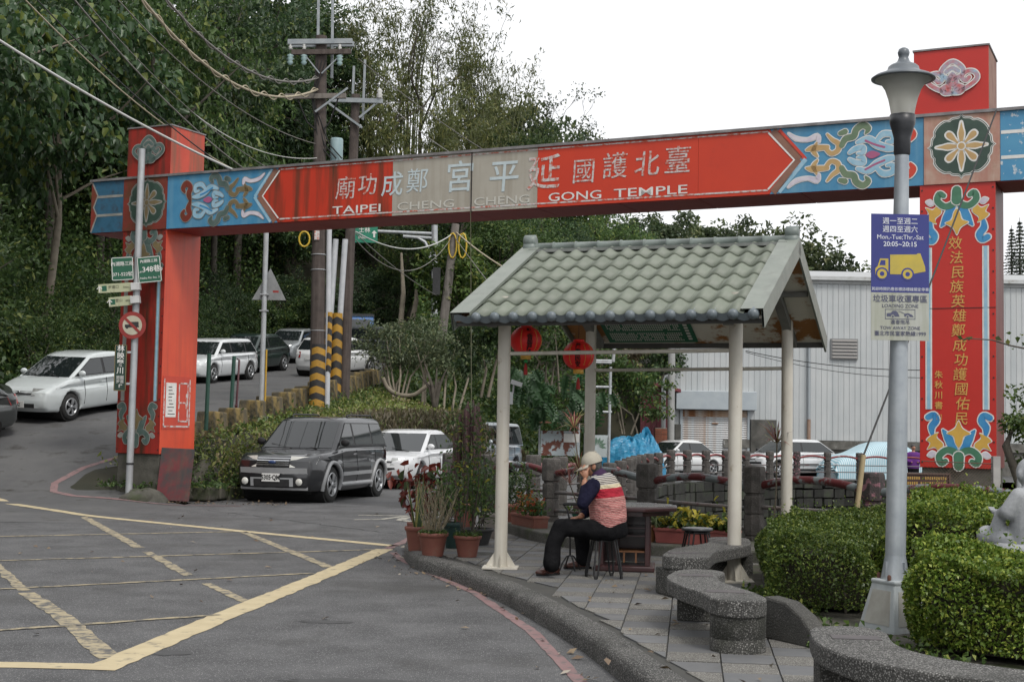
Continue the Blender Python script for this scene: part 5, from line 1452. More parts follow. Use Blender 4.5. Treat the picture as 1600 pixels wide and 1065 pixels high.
def car(label, x, y, h, zf, body, L=4.3, W=1.72, H=1.48, wb=2.6, foh=.86, rw=.31, hood=.92, nose=.66, cowl=1.12, roof0=.35, roof1=-1.05, tail=-1.85, belt=.95, deck=1.02, rear_z=.98, dark_roof=None, cladding=None, plate=None, plate_r=None, grille='slot', rails=False, name='parked_car', cat='car', glass=None, lens=None, third=False, group='cars parked along the roads', fog=False, rear_lamps=True):
 """x forward from the car's centre; heights above ground"""
 glass = glass or glass_m; lens = lens or lens_m
 t = thing(name, label, cat, group=group)
 t.matrix_world = ground_pose(x, y, h, wb, W * .86, zf)
 xf = L / 2; xa = xf - foh; xb = xa - wb; hw = W / 2
 ra = rw + .055
 def arch(cx): return [(cx + ra * cos(a), max(.2, rw + ra * sin(a))) for a in np.linspace(-.42, pi + .42, 11)]
 low = .2
 top = [(xf - .10, .24), (xf - .01, .34), (xf, .5), (xf - .04, nose), (xf - .14, nose + .07), (xf - .4, lerp(nose + .07, hood, .45)), (cowl, hood), (cowl - .5, belt), (-.3, belt + .01), (tail + .25, deck - .01), (tail, deck), (-xf + .1, rear_z), (-xf + .02, rear_z - .12), (-xf, .6), (-xf + .02, .38), (-xf + .12, .25)]
 bottom = [(p[0], p[1]) for p in reversed(arch(xb))] + [(p[0], p[1]) for p in reversed(arch(xa))]
 poly = top + bottom
 poly = [(a, b) for a, b in poly]
 # the list runs counter-clockwise seen from the right side (+x right) after reversing
 poly = resample(poly, .13)
 A = sum(poly[i][0] * poly[(i + 1) % len(poly)][1] - poly[(i + 1) % len(poly)][0] * poly[i][1] for i in range(len(poly)))
 if A < 0: poly = list(reversed(poly))
 r = .075
 rings = [(hw, r), (hw - .012, r * .45), (hw - .035, .015), (hw - r, 0), (hw * .6, -.0), (hw * .25, -.0)]
 rings = rings + [(-a, b) for a, b in reversed(rings)]
 def warp(px, py, pz):
  e = max(0, abs(px) - (xf - .75)) / .75
  py *= 1 - .17 * e * e
  px -= math.copysign(1, px) * .13 * (abs(py) / hw) ** 2 * min(1, e * 1.4)
  # shoulder: sides lean in above the waist line, tuck in at the sill
  py *= 1 - .05 * max(0, (pz - .62) / .5) - .04 * max(0, (.45 - pz) / .3)
  if abs(py) < hw * .7 and pz > nose: pz += .02 * (1 - (py / (hw * .7)) ** 2)
  return (px, py, pz)
 mb = MB(); vs = []
 for yy, ins in rings:
  q = inset(poly, ins) if ins else poly
  vs += [warp(a, yy, b) for a, b in q]
 n = len(poly); m = len(rings)
 fs = [(j * n + i, (j + 1) * n + i, (j + 1) * n + (i + 1) % n, j * n + (i + 1) % n) for j in range(m - 1) for i in range(n)]
 fs += [tuple(range(n)), tuple(reversed(range((m - 1) * n, m * n)))]
 mb.add(vs, fs, 0, True)
 me = mb.mesh('body', body)
 bm = bmesh.new(); bm.from_mesh(me)
 zr_ = lambda k: .25 + k * (belt - .25)
 for k in (.12, .25, .38, .5, .62, .72, .78, .82, .9):
  bmesh.ops.bisect_plane(bm, geom=bm.verts[:] + bm.edges[:] + bm.faces[:], plane_co=(0, 0, zr_(k)), plane_no=(0, 0, 1))
 for xx in np.linspace(-xf + .5, xf - .5, 8):
  bmesh.ops.bisect_plane(bm, geom=bm.verts[:] + bm.edges[:] + bm.faces[:], plane_co=(float(xx), 0, 0), plane_no=(1, 0, 0))
 for v_ in bm.verts:
  k = (v_.co.z - .25) / (belt - .25); f_ = min(1, max(0, (abs(v_.co.y) - hw * .6) / (hw * .3)))
  v_.co.y += math.copysign(f_, v_.co.y) * pw(k, [(0, -.035), (.25, -.006), (.5, .012), (.72, .0), (.8, .018), (.86, .016), (1, -.014)])
 bmesh.ops.triangulate(bm, faces=[f_ for f_ in bm.faces if len(f_.verts) > 4]); bmesh.ops.recalc_face_normals(bm, faces=bm.faces); bm.to_mesh(me); bm.free()
 me.set_sharp_from_angle(angle=radians(34))
 link('body', me, t)
 mb = MB(); mb.box((0, 0, .33), (L - .7, W - .5, .3)); mb.build('underbody', under_m, t)
 # cabin
 zb0, zb1 = hood - .03, deck - .04
 cab = [(cowl + .02, zb0), (roof0 + .12, H - .075), (roof0 - .12, H - .015), ((roof0 + roof1) / 2, H), (roof1 + .1, H - .02), (roof1 - .02, H - .06), (tail + .04, zb1)]
 cw0, cw1 = hw * .955 * .955, hw * .74
 def cwid(z): return lerp(cw0, cw1, max(0, min(1, (z - belt) / (H - belt))) ** 1.15)
 q0 = resample(cab, .12)
 A = sum(q0[i][0] * q0[(i + 1) % len(q0)][1] - q0[(i + 1) % len(q0)][0] * q0[i][1] for i in range(len(q0)))
 if A < 0: q0 = list(reversed(q0))
 rr = .06
 rings = [(1.0, rr), (.985, rr * .4), (.94, 0), (.6, 0), (.2, 0)]; rings += [(-a, b) for a, b in reversed(rings)]
 vs = []
 for k_, ins in rings:
  q = inset(q0, ins) if ins else q0
  for a, b in q:
   cur = .05 * (1 - k_ * k_)                       # curved screens and crowned roof
   vs.append((a + (cur if a > roof0 - .05 else (-cur if a < roof1 + .05 else 0)), cwid(b) * k_, b + .018 * (1 - k_ * k_) * (1 if b > H - .1 else 0)))
 n = len(q0); m = len(rings); mb = MB()
 fs = [(j * n + i, (j + 1) * n + i, (j + 1) * n + (i + 1) % n, j * n + (i + 1) % n) for j in range(m - 1) for i in range(n)] + [tuple(range(n)), tuple(reversed(range((m - 1) * n, m * n)))]
 mb.add(vs, fs, 0, True)
 me = mb.mesh('cabin', dark_roof or body)
 bm = bmesh.new(); bm.from_mesh(me); bmesh.ops.triangulate(bm, faces=[f_ for f_ in bm.faces if len(f_.verts) > 4]); bmesh.ops.recalc_face_normals(bm, faces=bm.faces); bm.to_mesh(me); bm.free()
 me.set_sharp_from_angle(angle=radians(40))
 link('cabin', me, t)
 # side windows
 zl, zh = belt + .055, H - .135
 def xfront(z): return lerp(cowl + .02, roof0 + .12, (z - zb0) / (H - .075 - zb0)) - .1
 def xrear(z): return lerp(tail + .04, roof1 - .02, (z - zb1) / (H - .06 - zb1)) + .11
 xm = (xa + xb) / 2 - .02
 cuts = [(None, xm + .05), (xm - .04, xb + .30 if third else None)] + ([(xb + .22, None)] if third else [])
 for s_ in (1, -1):
  g_ = MB(); vv = []
  for i in range(6):
   z = lerp(zl - .022, zh + .02, i / 5); vv += [(xfront(z) + .03, s_ * (cwid(z) + .0035), z), (xrear(z) - .03, s_ * (cwid(z) + .0035), z)]
  g_.add(vv, [(2 * i, 2 * i + 1, 2 * i + 3, 2 * i + 2) for i in range(5)], 0, True); g_.build('window_frame', blk, t)
  for ca, cb in cuts:
   fa = (lambda z: min(xfront(z), ca)) if ca is not None else xfront
   fb = (lambda z: max(xrear(z), cb)) if cb is not None else xrear
   pts = [(fa(zl), zl), (fa(zh), zh), (fb(zh), zh), (fb(zl), zl)]
   if pts[1][0] - pts[2][0] < .04: pts = [pts[0], ((pts[1][0] + pts[2][0]) / 2, zh), pts[3]]
   g_ = MB(); K = 5; vv = []
   for i in range(K + 1):
    z = lerp(zl, zh, i / K)
    vv += [(fa(z), s_ * (cwid(z) + .0075), z), (fb(z), s_ * (cwid(z) + .0075), z)]
   g_.add(vv, [(2 * i, 2 * i + 1, 2 * i + 3, 2 * i + 2) for i in range(K)], 0, True)
   g_.build('window', glass, t)
 # screens
 for nm, (xA, zA), (xB, zB) in (('windscreen', (cowl + .02, zb0), (roof0 + .12, H - .075)), ('rear_window', (tail + .04, zb1), (roof1 - .02, H - .06))):
  g_ = MB(); K = 6; vv = []; sg = 1 if nm == 'windscreen' else -1
  d = Vector((xB - xA, zB - zA)).normalized(); nn = Vector((d.y, -d.x)) * sg
  if nn.x * sg < 0: nn = -nn
  for i in range(2):
   tt = (.1, .95)[i] if nm == 'windscreen' else (.28 if H > 1.42 and deck > 1.0 else .12, .93)[i]
   xx, zz = lerp(xA, xB, tt), lerp(zA, zB, tt)
   for k in range(K + 1):
    kk = lerp(-.9, .9, k / K)
    vv.append((xx + sg * .05 * (1 - kk * kk) + nn.x * .008, cwid(zz) * kk, zz + nn.y * .008))
  g_.add(vv, [(k, k + 1, K + 2 + k, K + 1 + k) for k in range(K)], 0, True); g_.build(nm, glass, t)
 # wheels
 key = (rw,)
 if key not in WH: WH[key] = wheel_meshes(rw, .2)
 for cx in (xa, xb):
  for s_ in (-1, 1):
   o = link('tyre', WH[key][0], t, (cx, s_ * (hw - .115), rw), 0 if s_ < 0 else pi); o.name = 'wheel'
   link('rim', WH[key][1], o)
 # wheel-arch liners
 for cx in (xa, xb):
  mb = MB(); mb.lathe([(ra - .01, -hw + .06), (ra - .01, hw - .06)], 20, (cx, 0, rw), ax='y'); mb.build('wheel_arch', under_m, t)
 def skinp(px, s_, pz, out=.004):
  """point on the flank"""
  w_ = warp(px, s_ * (hw + pw((pz - .25) / (belt - .25), [(0, -.035), (.25, -.006), (.5, .012), (.72, .0), (.8, .018), (1, -.014)])), pz); return Vector((w_[0], w_[1] + s_ * out, w_[2]))
 for s_ in (1, -1):
  for xs_, nm in ((xm + .005, 'door_gap'), (xa - ra - .12, 'door_gap'), (xb + ra * .55, 'door_gap')):
   mb = MB(); mb.tube([skinp(xs_, s_, .34), skinp(xs_, s_, .6), skinp(xs_, s_, belt - .06)], .007, 4); mb.build(nm, seam_m, t)
  for xs_ in (xm + .16, xb + ra + .02):
   p = skinp(xs_, s_, belt - .14, .012); mb = MB(); mb.bar(p + Vector((-.08, 0, 0)), p + Vector((.08, 0, 0)), .02, .028); mb.build('door_handle', body if cladding is None else chrome, t, bevel=.006)
  # door mirror
  mb = MB(); c_ = Vector((cowl - .32, s_ * (cwid(belt + .06) + .11), belt + .1)); k = len(mb.v)
  ball(mb, c_, (.06, .1, .075), 8); mb.build('mirror', body if cladding is None else blk, t)
  # lamps
  mb = MB(); vv = []
  for i in range(5):
   yy = s_ * hw * lerp(.46, .99, i / 4)
   zz0, zz1 = nose - (.12 if cladding else .07), nose + .08
   a = warp(xf - .03 - .12 * (i / 4) ** 2, yy, zz0); b = warp(xf - .10 - .22 * (i / 4) ** 2, yy, zz1)
   vv += [(a[0] + .015, a[1] * 1.005, a[2]), (b[0] + .012, b[1] * 1.005, b[2] + .006)]
  mb.add(vv, [(2 * i, 2 * i + 2, 2 * i + 3, 2 * i + 1) for i in range(4)], 0, True); hl = mb.build('headlight', lens, t)
  if rear_lamps:
   mb = MB(); vv = []
   for i in range(5):
    yy = s_ * hw * lerp(.62, .995, i / 4)
    a = warp(-xf + .0 + .14 * (i / 4) ** 2, yy, rear_z - .26); b = warp(-xf + .05 + .16 * (i / 4) ** 2, yy, rear_z - .04)
    vv += [(a[0] - .02, a[1] * 1.006, a[2]), (b[0] - .012, b[1] * 1.006, b[2])]
   mb.add(vv, [(2 * i, 2 * i + 2, 2 * i + 3, 2 * i + 1) for i in range(4)], 0, True); mb.build('tail_light', tail_m, t)
 # grille and intakes
 def front(y0, y1, z0, z1, mat, nm, out=.008, par=None, K=6):
  mb = MB(); vv = []
  for i in range(K + 1):
   yy = lerp(y0, y1, i / K)
   def X(z):
    base = pw(z, [(.24, xf - .10), (.34, xf - .01), (.5, xf), (nose, xf - .04), (nose + .07, xf - .14)])
    return base
   a, b = warp(X(z0), yy, z0), warp(X(z1), yy, z1)
   vv += [(a[0] + out, a[1], z0), (b[0] + out, b[1], z1)]
  mb.add(vv, [(2 * i, 2 * i + 2, 2 * i + 3, 2 * i + 1) for i in range(K)], 0, True)
  return mb.build(nm, mat, par or t)
 def rearp(y0, y1, z0, z1, mat, nm, out=.008):
  mb = MB(); vv = []; K = 6
  for i in range(K + 1):
   yy = lerp(y0, y1, i / K)
   X = lambda z: pw(z, [(.25, -xf + .12), (.38, -xf + .02), (.6, -xf), (rear_z - .12, -xf + .02), (rear_z, -xf + .1)])
   a, b = warp(X(z0), yy, z0), warp(X(z1), yy, z1)
   vv += [(a[0] - out, a[1], z0), (b[0] - out, b[1], z1)]
  mb.add(vv, [(2 * i, 2 * i + 1, 2 * i + 3, 2 * i + 2) for i in range(K)], 0, True); return mb.build(nm, mat, t)
 if cladding:
  front(-hw * .93, hw * .93, .26, nose - .13, cladding, 'front_bumper', .03)
  front(-hw * .6, hw * .6, .33, .5, chrome if False else M('silver_insert', (.42, .43, .44), (.36, .37, .38), sc=5, ro=.4, me=.3), 'bumper_insert', .036)
  front(-hw * .5, hw * .5, .33, .47, blk, 'lower_grille', .042)
  rearp(-hw * .93, hw * .93, .3, .55, cladding, 'rear_bumper', .03)
  for s_ in (1, -1):
   mb = MB(); mb.tube([skinp(xb + ra + .06, s_, .34, .01), skinp(xm, s_, .34, .012), skinp(xa - ra - .06, s_, .34, .01)], .05, 8); mb.build('sill_cladding', cladding, t)
   mb = MB(); mb.bar(skinp(xb + ra + .1, s_, .56, .01), skinp(xa - ra - .1, s_, .55, .01), .02, .07, upv=(0, 0, 1)); mb.build('door_strip', cladding, t)
   for cx in (xa, xb):
    mb = MB(); pts = [skinp(cx + (ra + .03) * cos(a), s_, max(.24, rw + (ra + .03) * sin(a)), .012) for a in np.linspace(-.3, pi + .3, 13)]
    mb.tube(pts, .042, 8); mb.build('wheel_flare', cladding, t)
 if grille == 'bars':
  gr = front(-hw * .46, hw * .46, nose - .1, nose + .06, blk, 'grille', .02)
  for k in range(4):
   z = nose - .08 + k * .042; front(-hw * .45, hw * .45, z, z + .016, chrome, 'grille_bar', .028, gr)
  mb = MB(); mb.lathe([(.055, 0), (.05, .012), (.001, .016)], 18, ax='x'); mb.xf(Matrix.Translation((xf - .0, 0, nose - .02)) @ Matrix.Diagonal((1, 1.5, .62, 1))); mb.build('emblem', M('emblem_blue', (.03, .06, .16), ro=.2), t)
 elif grille == 'slot':
  front(-hw * .46, hw * .46, nose - .05, nose + .025, blk, 'grille', .012); front(-hw * .6, hw * .6, .34, .44, blk, 'lower_grille', .01)
  mb = MB(); mb.lathe([(.045, 0), (.04, .01), (.001, .012)], 16, ax='x'); mb.xf(Matrix.Translation((xf - .015, 0, nose - .005))); mb.build('emblem', chrome, t)
 elif grille == 'big':
  front(-hw * .62, hw * .62, .3, .52, blk, 'lower_grille', .012); front(-hw * .5, hw * .5, nose - .015, nose + .02, blk, 'grille', .012)
  front(-hw * .8, hw * .8, .27, .3, chrome, 'bumper_trim', .016)
  mb = MB(); mb.lathe([(.05, 0), (.045, .01), (.001, .012)], 16, ax='x'); mb.xf(Matrix.Translation((xf - .0, 0, nose + .0))); mb.build('emblem', chrome, t)
 if fog:
  for s_ in (1, -1):
   mb = MB(); q = warp(xf - .0, s_ * hw * .76, .42); k = len(mb.v); mb.lathe([(.07, 0), (.06, .012), (.001, .018)], 16, (0, 0, 0), ax='x'); mb.xf(Matrix.Translation((q[0] + .04, q[1], q[2])), k); mb.build('fog_light', lens, t)
 if plate is not None:
  pz = .5 if cladding else .42
  mb = MB(); mb.box((xf + .045, 0, pz), (.01, .38, .16)); pl = mb.build('number_plate', plate_m, t, bevel=.006)
  if plate:
   o = link('lettering', text_mesh(plate, .125, ink, bold=.03, ext=.001, sx=.82), pl, (xf + .052, 0, pz), pi / 2)
 if plate_r is not None:
  mb = MB(); mb.box((-xf - .012, 0, .72), (.012, .38, .16)); mb.build('number_plate', plate_m, t)
 if rails:
  for s_ in (1, -1):
   mb = MB(); yy = s_ * (cw1 - .06); mb.tube([(roof0 - .25, yy, H + .0), (roof0 - .32, yy, H + .045), (roof1 + .3, yy, H + .045), (roof1 + .2, yy, H)], .018, 8); mb.build('roof_rail', blk, t)
 # wipers
 for y0 in (-.1, .45):
  a = Vector((lerp(cowl, roof0, .06) + .06, y0, zb0 + .05)); b = a + Vector((-.12, -.5, .09)); mb = MB(); mb.bar(a, b, .012, .012); mb.build('wiper', blk, t)
 return t
upf = lambda x, y: float(upz(y)) + .004
lof = lambda x, y: float(lowz(y)) + .004
HD = (-.37, -.93)
car('black SUV with grey lower cladding parked beside the mossy wall', -4.05, 29.06, (-.264, -.964), lof, paint('charcoal', (.008, .009, .011), (.012, .013, .015), .0), L=4.44, W=1.82, H=1.7, wb=2.62, foh=.9, rw=.355, hood=1.03, nose=.82, cowl=1.08, roof0=.2, roof1=-1.7, tail=-2.0, belt=1.08, deck=1.1, rear_z=1.08, cladding=M('cladding_grey', (.28, .285, .29), (.33, .335, .34), sc=3, ro=.45, me=.2), plate='5305·QM', grille='bars', rails=True, third=True, fog=True, lens=lens_old)
car('white saloon parked behind the black SUV, half hidden by potted plants', -2.62, 35.6, (-.264, -.964), lof, paint('pearl_white', (.6, .61, .62)), L=4.6, W=1.78, H=1.44, wb=2.7, hood=.88, nose=.66, cowl=1.22, roof0=.2, roof1=-.8, tail=-1.72, belt=.92, deck=1.0, grille='big')
car('silver minivan parked beyond the white saloon, seen past the shelter post', -.95, 47.0, (-.42, -.9), lof, paint('silver', (.45, .49, .52), me=.3), L=3.8, W=1.62, H=1.78, wb=2.4, foh=.6, rw=.29, hood=1.0, nose=.72, cowl=1.45, roof0=.75, roof1=-1.65, tail=-1.82, belt=1.02, deck=1.03, rear_z=1.02, third=True)
car('white compact saloon facing downhill beside the left gate pillar', -10.75, 34.4, HD, upf, paint('pale_white', (.56, .60, .60)), L=4.35, W=1.7, H=1.52, wb=2.6, foh=.84, hood=.98, nose=.7, cowl=1.3, roof0=.3, roof1=-.75, tail=-1.6, belt=.98, deck=1.04, rear_z=1.0, plate='3B2')
car('dark grey hatchback at the left edge with its red tail lamp showing', -13.15, 30.55, (-.88, -.475), upf, paint('gunmetal', (.07, .075, .075), me=.35), L=4.25, W=1.76, H=1.5, belt=.98, deck=1.0, rear_z=.98, roof1=-1.3, tail=-1.9)
car('white estate car with dark windscreen parked past the left gate pillar', -10.45, 47.9, (-.29, -.957), upf, paint('white_grey', (.62, .64, .65)), L=4.35, W=1.74, H=1.46, wb=2.62, roof1=-1.6, tail=-1.98, deck=.98, rear_z=.96, dark_roof=None, third=True)
car('dark green car tucked behind the white estate on the hill road', -10.35, 54.6, (-.29, -.957), upf, paint('dark_green', (.012, .028, .024), me=.2), L=4.3, W=1.72, H=1.5, wb=2.6)
car('silver hatchback facing downhill under the trees', -10.0, 63.2, (-.25, -.97), upf, paint('silver_grey', (.30, .32, .33), me=.4), L=3.8, W=1.7, H=1.52, wb=2.46, foh=.78, roof1=-1.2, tail=-1.66, hood=1.0, nose=.74, plate='')
car('white hatchback driving uphill seen from behind between the striped poles', -6.75, 53.4, (.42, .907), upf, paint('solid_white', (.68, .69, .69)), L=3.95, W=1.69, H=1.46, wb=2.47, foh=.82, roof1=-1.42, tail=-1.8, deck=.99, rear_z=.97, plate_r='', name='moving_car')
car('grey pickup-like car at the road bend behind the bush', -6.0, 64.5, (.93, -.36), upf, paint('slate', (.10, .11, .12), me=.3), L=4.5, W=1.8, H=1.66, rw=.36, wb=2.75, hood=1.05, nose=.84, belt=1.06, deck=1.08, rear_z=1.06, roof1=-1.3, tail=-1.75)
car('white saloon parked before the warehouse shutter', 6.95, 57.0, (-.78, -.62), lof, paint('white_warm', (.6, .61, .61)), L=4.5, W=1.72, H=1.47, wb=2.6, hood=.88, nose=.64, cowl=1.25, roof0=.3, roof1=-.65, tail=-1.5, belt=.92, deck=.97, rear_z=.93)
car('white crossover with black roof line parked right of the warehouse shutter', 11.75, 58.2, (-.86, -.5), lof, paint('white_cool', (.6, .61, .62)), L=4.3, W=1.76, H=1.6, wb=2.62, rw=.33, hood=1.0, nose=.78, cowl=1.25, roof0=.3, belt=1.04, deck=1.12, rear_z=1.05, roof1=-1.1, tail=-1.9, cladding=blk)

# blue light truck
tr = thing('parked_truck', 'blue light truck with dark covered bed behind the white hatchback', 'truck', group='cars parked along the roads')
tr.matrix_world = ground_pose(-7.7, 68, (.1, -.995), 2.6, 1.4, upf)
bl_ = paint('truck_blue', (.03, .12, .34))
mb = MB(); mb.plate([(1.0, .45), (2.2, .45), (2.25, .95), (2.15, 1.25), (1.85, 2.05), (1.0, 2.1)], -.85, .85); mb.build('cab', bl_, tr, bevel=.06)
mb = MB(); mb.add([(2.17, -.72, 1.28), (2.17, .72, 1.28), (1.9, .66, 1.95), (1.9, -.66, 1.95)], [(0, 1, 2, 3)]); mb.build('windscreen', glass_m, tr)
for s_ in (1, -1):
 mb = MB(); mb.add([(1.15, s_ * .858, 1.3), (2.0, s_ * .858, 1.3), (1.8, s_ * .858, 1.92), (1.15, s_ * .858, 1.95)], [(0, 1, 2, 3)]); mb.build('window', glass_m, tr)
 mb = MB(); mb.box((2.26, s_ * .62, .8), (.03, .3, .16)); mb.build('headlight', lens_m, tr)
 mb = MB(); ball(mb, Vector((2.05, s_ * 1.02, 1.5)), (.05, .09, .15), 6); mb.build('mirror', blk, tr)
 for cx in (1.5, -1.2):
  o = link('wheel', WH[(.31,)][0], tr, (cx, s_ * .72, .31), 0 if s_ < 0 else pi); link('rim', WH[(.31,)][1], o)
mb = MB(); mb.box((-.7, 0, .85), (3.3, 1.75, .5)); mb.build('bed', bl_, tr)
mb = MB(); mb.plate([(-2.3, 1.11), (.9, 1.11), (.9, 2.1), (.3, 2.2), (-1.8, 2.2), (-2.3, 2.05)], -.88, .88); mb.build('tarpaulin', M('dark_tarpaulin', (.02, .022, .026), (.03, .032, .036), sc=3, ro=.7), tr, bevel=.08)
mb = MB(); mb.box((0, 0, .45), (4.2, .8, .3)); mb.build('chassis', under_m, tr)

# car under a pale blue cover
def cover_mat():
 m, nt, b, out = _nt('striped_car_cover')
 tc = nt.nodes.new('ShaderNodeTexCoord')
 wv_ = nt.nodes.new('ShaderNodeTexWave'); wv_.inputs['Scale'].default_value = 3.6; wv_.inputs['Distortion'].default_value = 1.2; wv_.inputs['Detail'].default_value = 1
 nt.links.new(tc.outputs['Object'], wv_.inputs['Vector'])
 c = _mixc(nt, _ramp(nt, wv_.outputs[0], .45, .6), (.22, .40, .47), (.5, .58, .62))
 nt.links.new(c, b.inputs['Base Color']); b.inputs['Roughness'].default_value = .55
 return m
cv = MB(); vs = []
st = [(-2.3, .5, .85), (-2.15, .95, .86), (-1.75, 1.12, .87), (-1.2, 1.5, .88), (-.6, 1.6, .88), (.2, 1.58, .88), (.75, 1.36, .88), (1.2, 1.1, .87), (1.8, 1.02, .86), (2.2, .85, .84), (2.32, .5, .8)]
K = 16
for i, (x_, h_, w__) in enumerate(st):
 for k in range(K + 1):
  a = pi * k / K
  e = .55
  yy = w__ * math.copysign(abs(cos(a)) ** e, cos(a)) * (1 + .05 * sin(3 * i + 2 * k)); zz = .04 + (h_ - .04) * sin(a) ** .5 * (1 + .012 * sin(i * 2.1 + k))
  vs.append((x_ + .05 * sin(k * 1.3 + i), yy, zz))
cv.add(vs, [(i * (K + 1) + k, i * (K + 1) + k + 1, (i + 1) * (K + 1) + k + 1, (i + 1) * (K + 1) + k) for i in range(len(st) - 1) for k in range(K)] + [tuple(range(K + 1)), tuple(reversed(range((len(st) - 1) * (K + 1), len(st) * (K + 1))))], 0, True)
o = cv.build('covered_car', cover_mat(), None, (15.2, 57.6, float(lowz(57.6))), pi + .35, label='car under a pale blue striped cover beside the right gate pillar', cat='car', group='cars parked along the roads')
ss = o.modifiers.new('s', 'SUBSURF'); ss.levels = 1; ss.render_levels = 1
# small figure in purple behind the far railing
pp = thing('person', 'figure in a purple top and dark cap beyond the far railing', 'person', P(1427, 745, 53.5) )
pp.location.z = float(lowz(53.5))
mb = MB(); torso(mb, [((0, 0, .45), .2, .16), ((0, 0, .75), .22, .16), ((0, 0, 1.0), .23, .15), ((0, 0, 1.1), .13, .1)], (1, 0, 0)); limb(mb, [(0, 0, 1.08), (0, 0, 1.2)], [.06, .055]); ball(mb, Vector((0, -.01, 1.27)), (.085, .095, .115)); ball(mb, Vector((0, -.105, 1.26)), (.014, .02, .022))
limb(mb, [(-.22, 0, 1.0), (-.3, -.05, .75), (-.12, -.2, .7)], [.06, .05, .035]); limb(mb, [(.22, 0, 1.0), (.3, -.05, .75), (.12, -.2, .7)], [.06, .05, .035])
limb(mb, [(-.1, 0, .45), (-.11, -.05, 0.05)], [.1, .07]); limb(mb, [(.1, 0, .45), (.11, -.05, 0.05)], [.1, .07])
remesh('body', mb, .02, skin, pp, 3)
mb = MB(); torso(mb, [((0, 0, .45), .23, .19), ((0, 0, .75), .25, .19), ((0, 0, 1.0), .255, .175), ((0, 0, 1.1), .16, .12)], (1, 0, 0)); limb(mb, [(-.22, 0, 1.0), (-.3, -.05, .75), (-.14, -.18, .71)], [.08, .07, .05]); limb(mb, [(.22, 0, 1.0), (.3, -.05, .75), (.14, -.18, .71)], [.08, .07, .05]); remesh('top', mb, .022, M('purple_cloth', (.09, .015, .15), ro=.85), pp, 3)
mb = MB(); torso(mb, [((0, 0, .02), .2, .15), ((0, 0, .46), .23, .19)], (1, 0, 0)); remesh('trousers', mb, .025, trouser, pp, 2)
mb = MB(); ball(mb, Vector((0, .01, 1.31)), (.1, .11, .095)); remesh('hat', mb, .02, hair_m, pp, 2)
# ---------------------------------------------------------------- retaining wall, guard blocks, corner by the pillar
mossy = M('mossy_wall_stone', (.06, .058, .045), (.10, .092, .075), sc=3, ro=.95, bump=.7, bsc=20, dirt=((.04, .06, .016), 2.2, .47, .66), island=.3)
rw_ = MB()
Ys = np.arange(27.2, 50, .42)
for i, Y in enumerate(Ys):
 x0 = float(xw_(Y)); hgt = float(np.interp(Y, [26, 28, 36, 44, 48, 52], [.6, 1.0, 1.85, 1.9, .8, .0]))
 if Y < 33: hgt = min(hgt, float(upz(Y)) + .12)
 nrow = max(1, int(hgt / .3))
 for r in range(nrow):
  rw_.box((x0 + .05 + rnd.uniform(-.05, .05) - r * .03, Y + (r % 2) * .2, .13 + r * .3 + rnd.uniform(-.03, .03)), (.4, .4 + rnd.uniform(-.05, .04), .28 + rnd.uniform(-.03, .02)), -.26 + rnd.uniform(-.1, .1))
o = rw_.build('retaining_wall', mossy, bevel=.03); props(o, 'mossy stone retaining wall below the guard blocks', 'wall', kind='stuff')
blk_m = M('guard_block_concrete', (.13, .105, .065), (.075, .065, .045), sc=4, ro=.92, bump=.6, bsc=30, dirt=((.02, .022, .014), 3.0, .46, .62), streak=((.27, .19, .06), .8, (6, 6, .9)))
mb = MB(); mb.box((0, 0, .25), (.5, .72, .56), top=.88); bme = mb.mesh('guard_block', blk_m)
bl_path = [(-7.55, 29.6), (-7.2, 30.4), (-6.7, 31.5), (-6.1, 33.6), (-5.62, 36.0), (-5.2, 40), (-5.02, 44), (-4.85, 48)]
acc = 0.0; bpos = []
pts = smooth_line(bl_path, 30)
last = None
for p in pts:
 if last is None or (p - last).length >= (.92 if p.y < 37 else 1.15): bpos.append(p); last = p
words = ['first', 'second', 'third', 'fourth', 'fifth', 'sixth', 'seventh', 'eighth', 'ninth', 'tenth', 'eleventh', 'twelfth', 'thirteenth', 'fourteenth', 'fifteenth', 'sixteenth', 'seventeenth', 'eighteenth', 'nineteenth', 'twentieth', 'twenty-first', 'twenty-second']
for i, p in enumerate(bpos):
 q = pts[min(len(pts) - 1, pts.index(p) + 3)] - p if p in pts else Vector((.3, 1))
 a = math.atan2(q.y, q.x) - pi / 2
 o = link('guard_block', bme, None, (p.x, p.y, float(upz(p.y)) + rnd.uniform(-.06, .03)), a + rnd.uniform(-.07, .07), .03, '%s mossy concrete guard block up the hill road edge from the gate pillar' % words[min(i, 21)], 'guard block', 'concrete guard blocks along the hill road')
 o.scale = (1, rnd.uniform(.92, 1.05), rnd.uniform(.9, 1.15))
 o.rotation_euler = (rnd.uniform(-.04, .04), rnd.uniform(-.04, .04), a + rnd.uniform(-.07, .07))
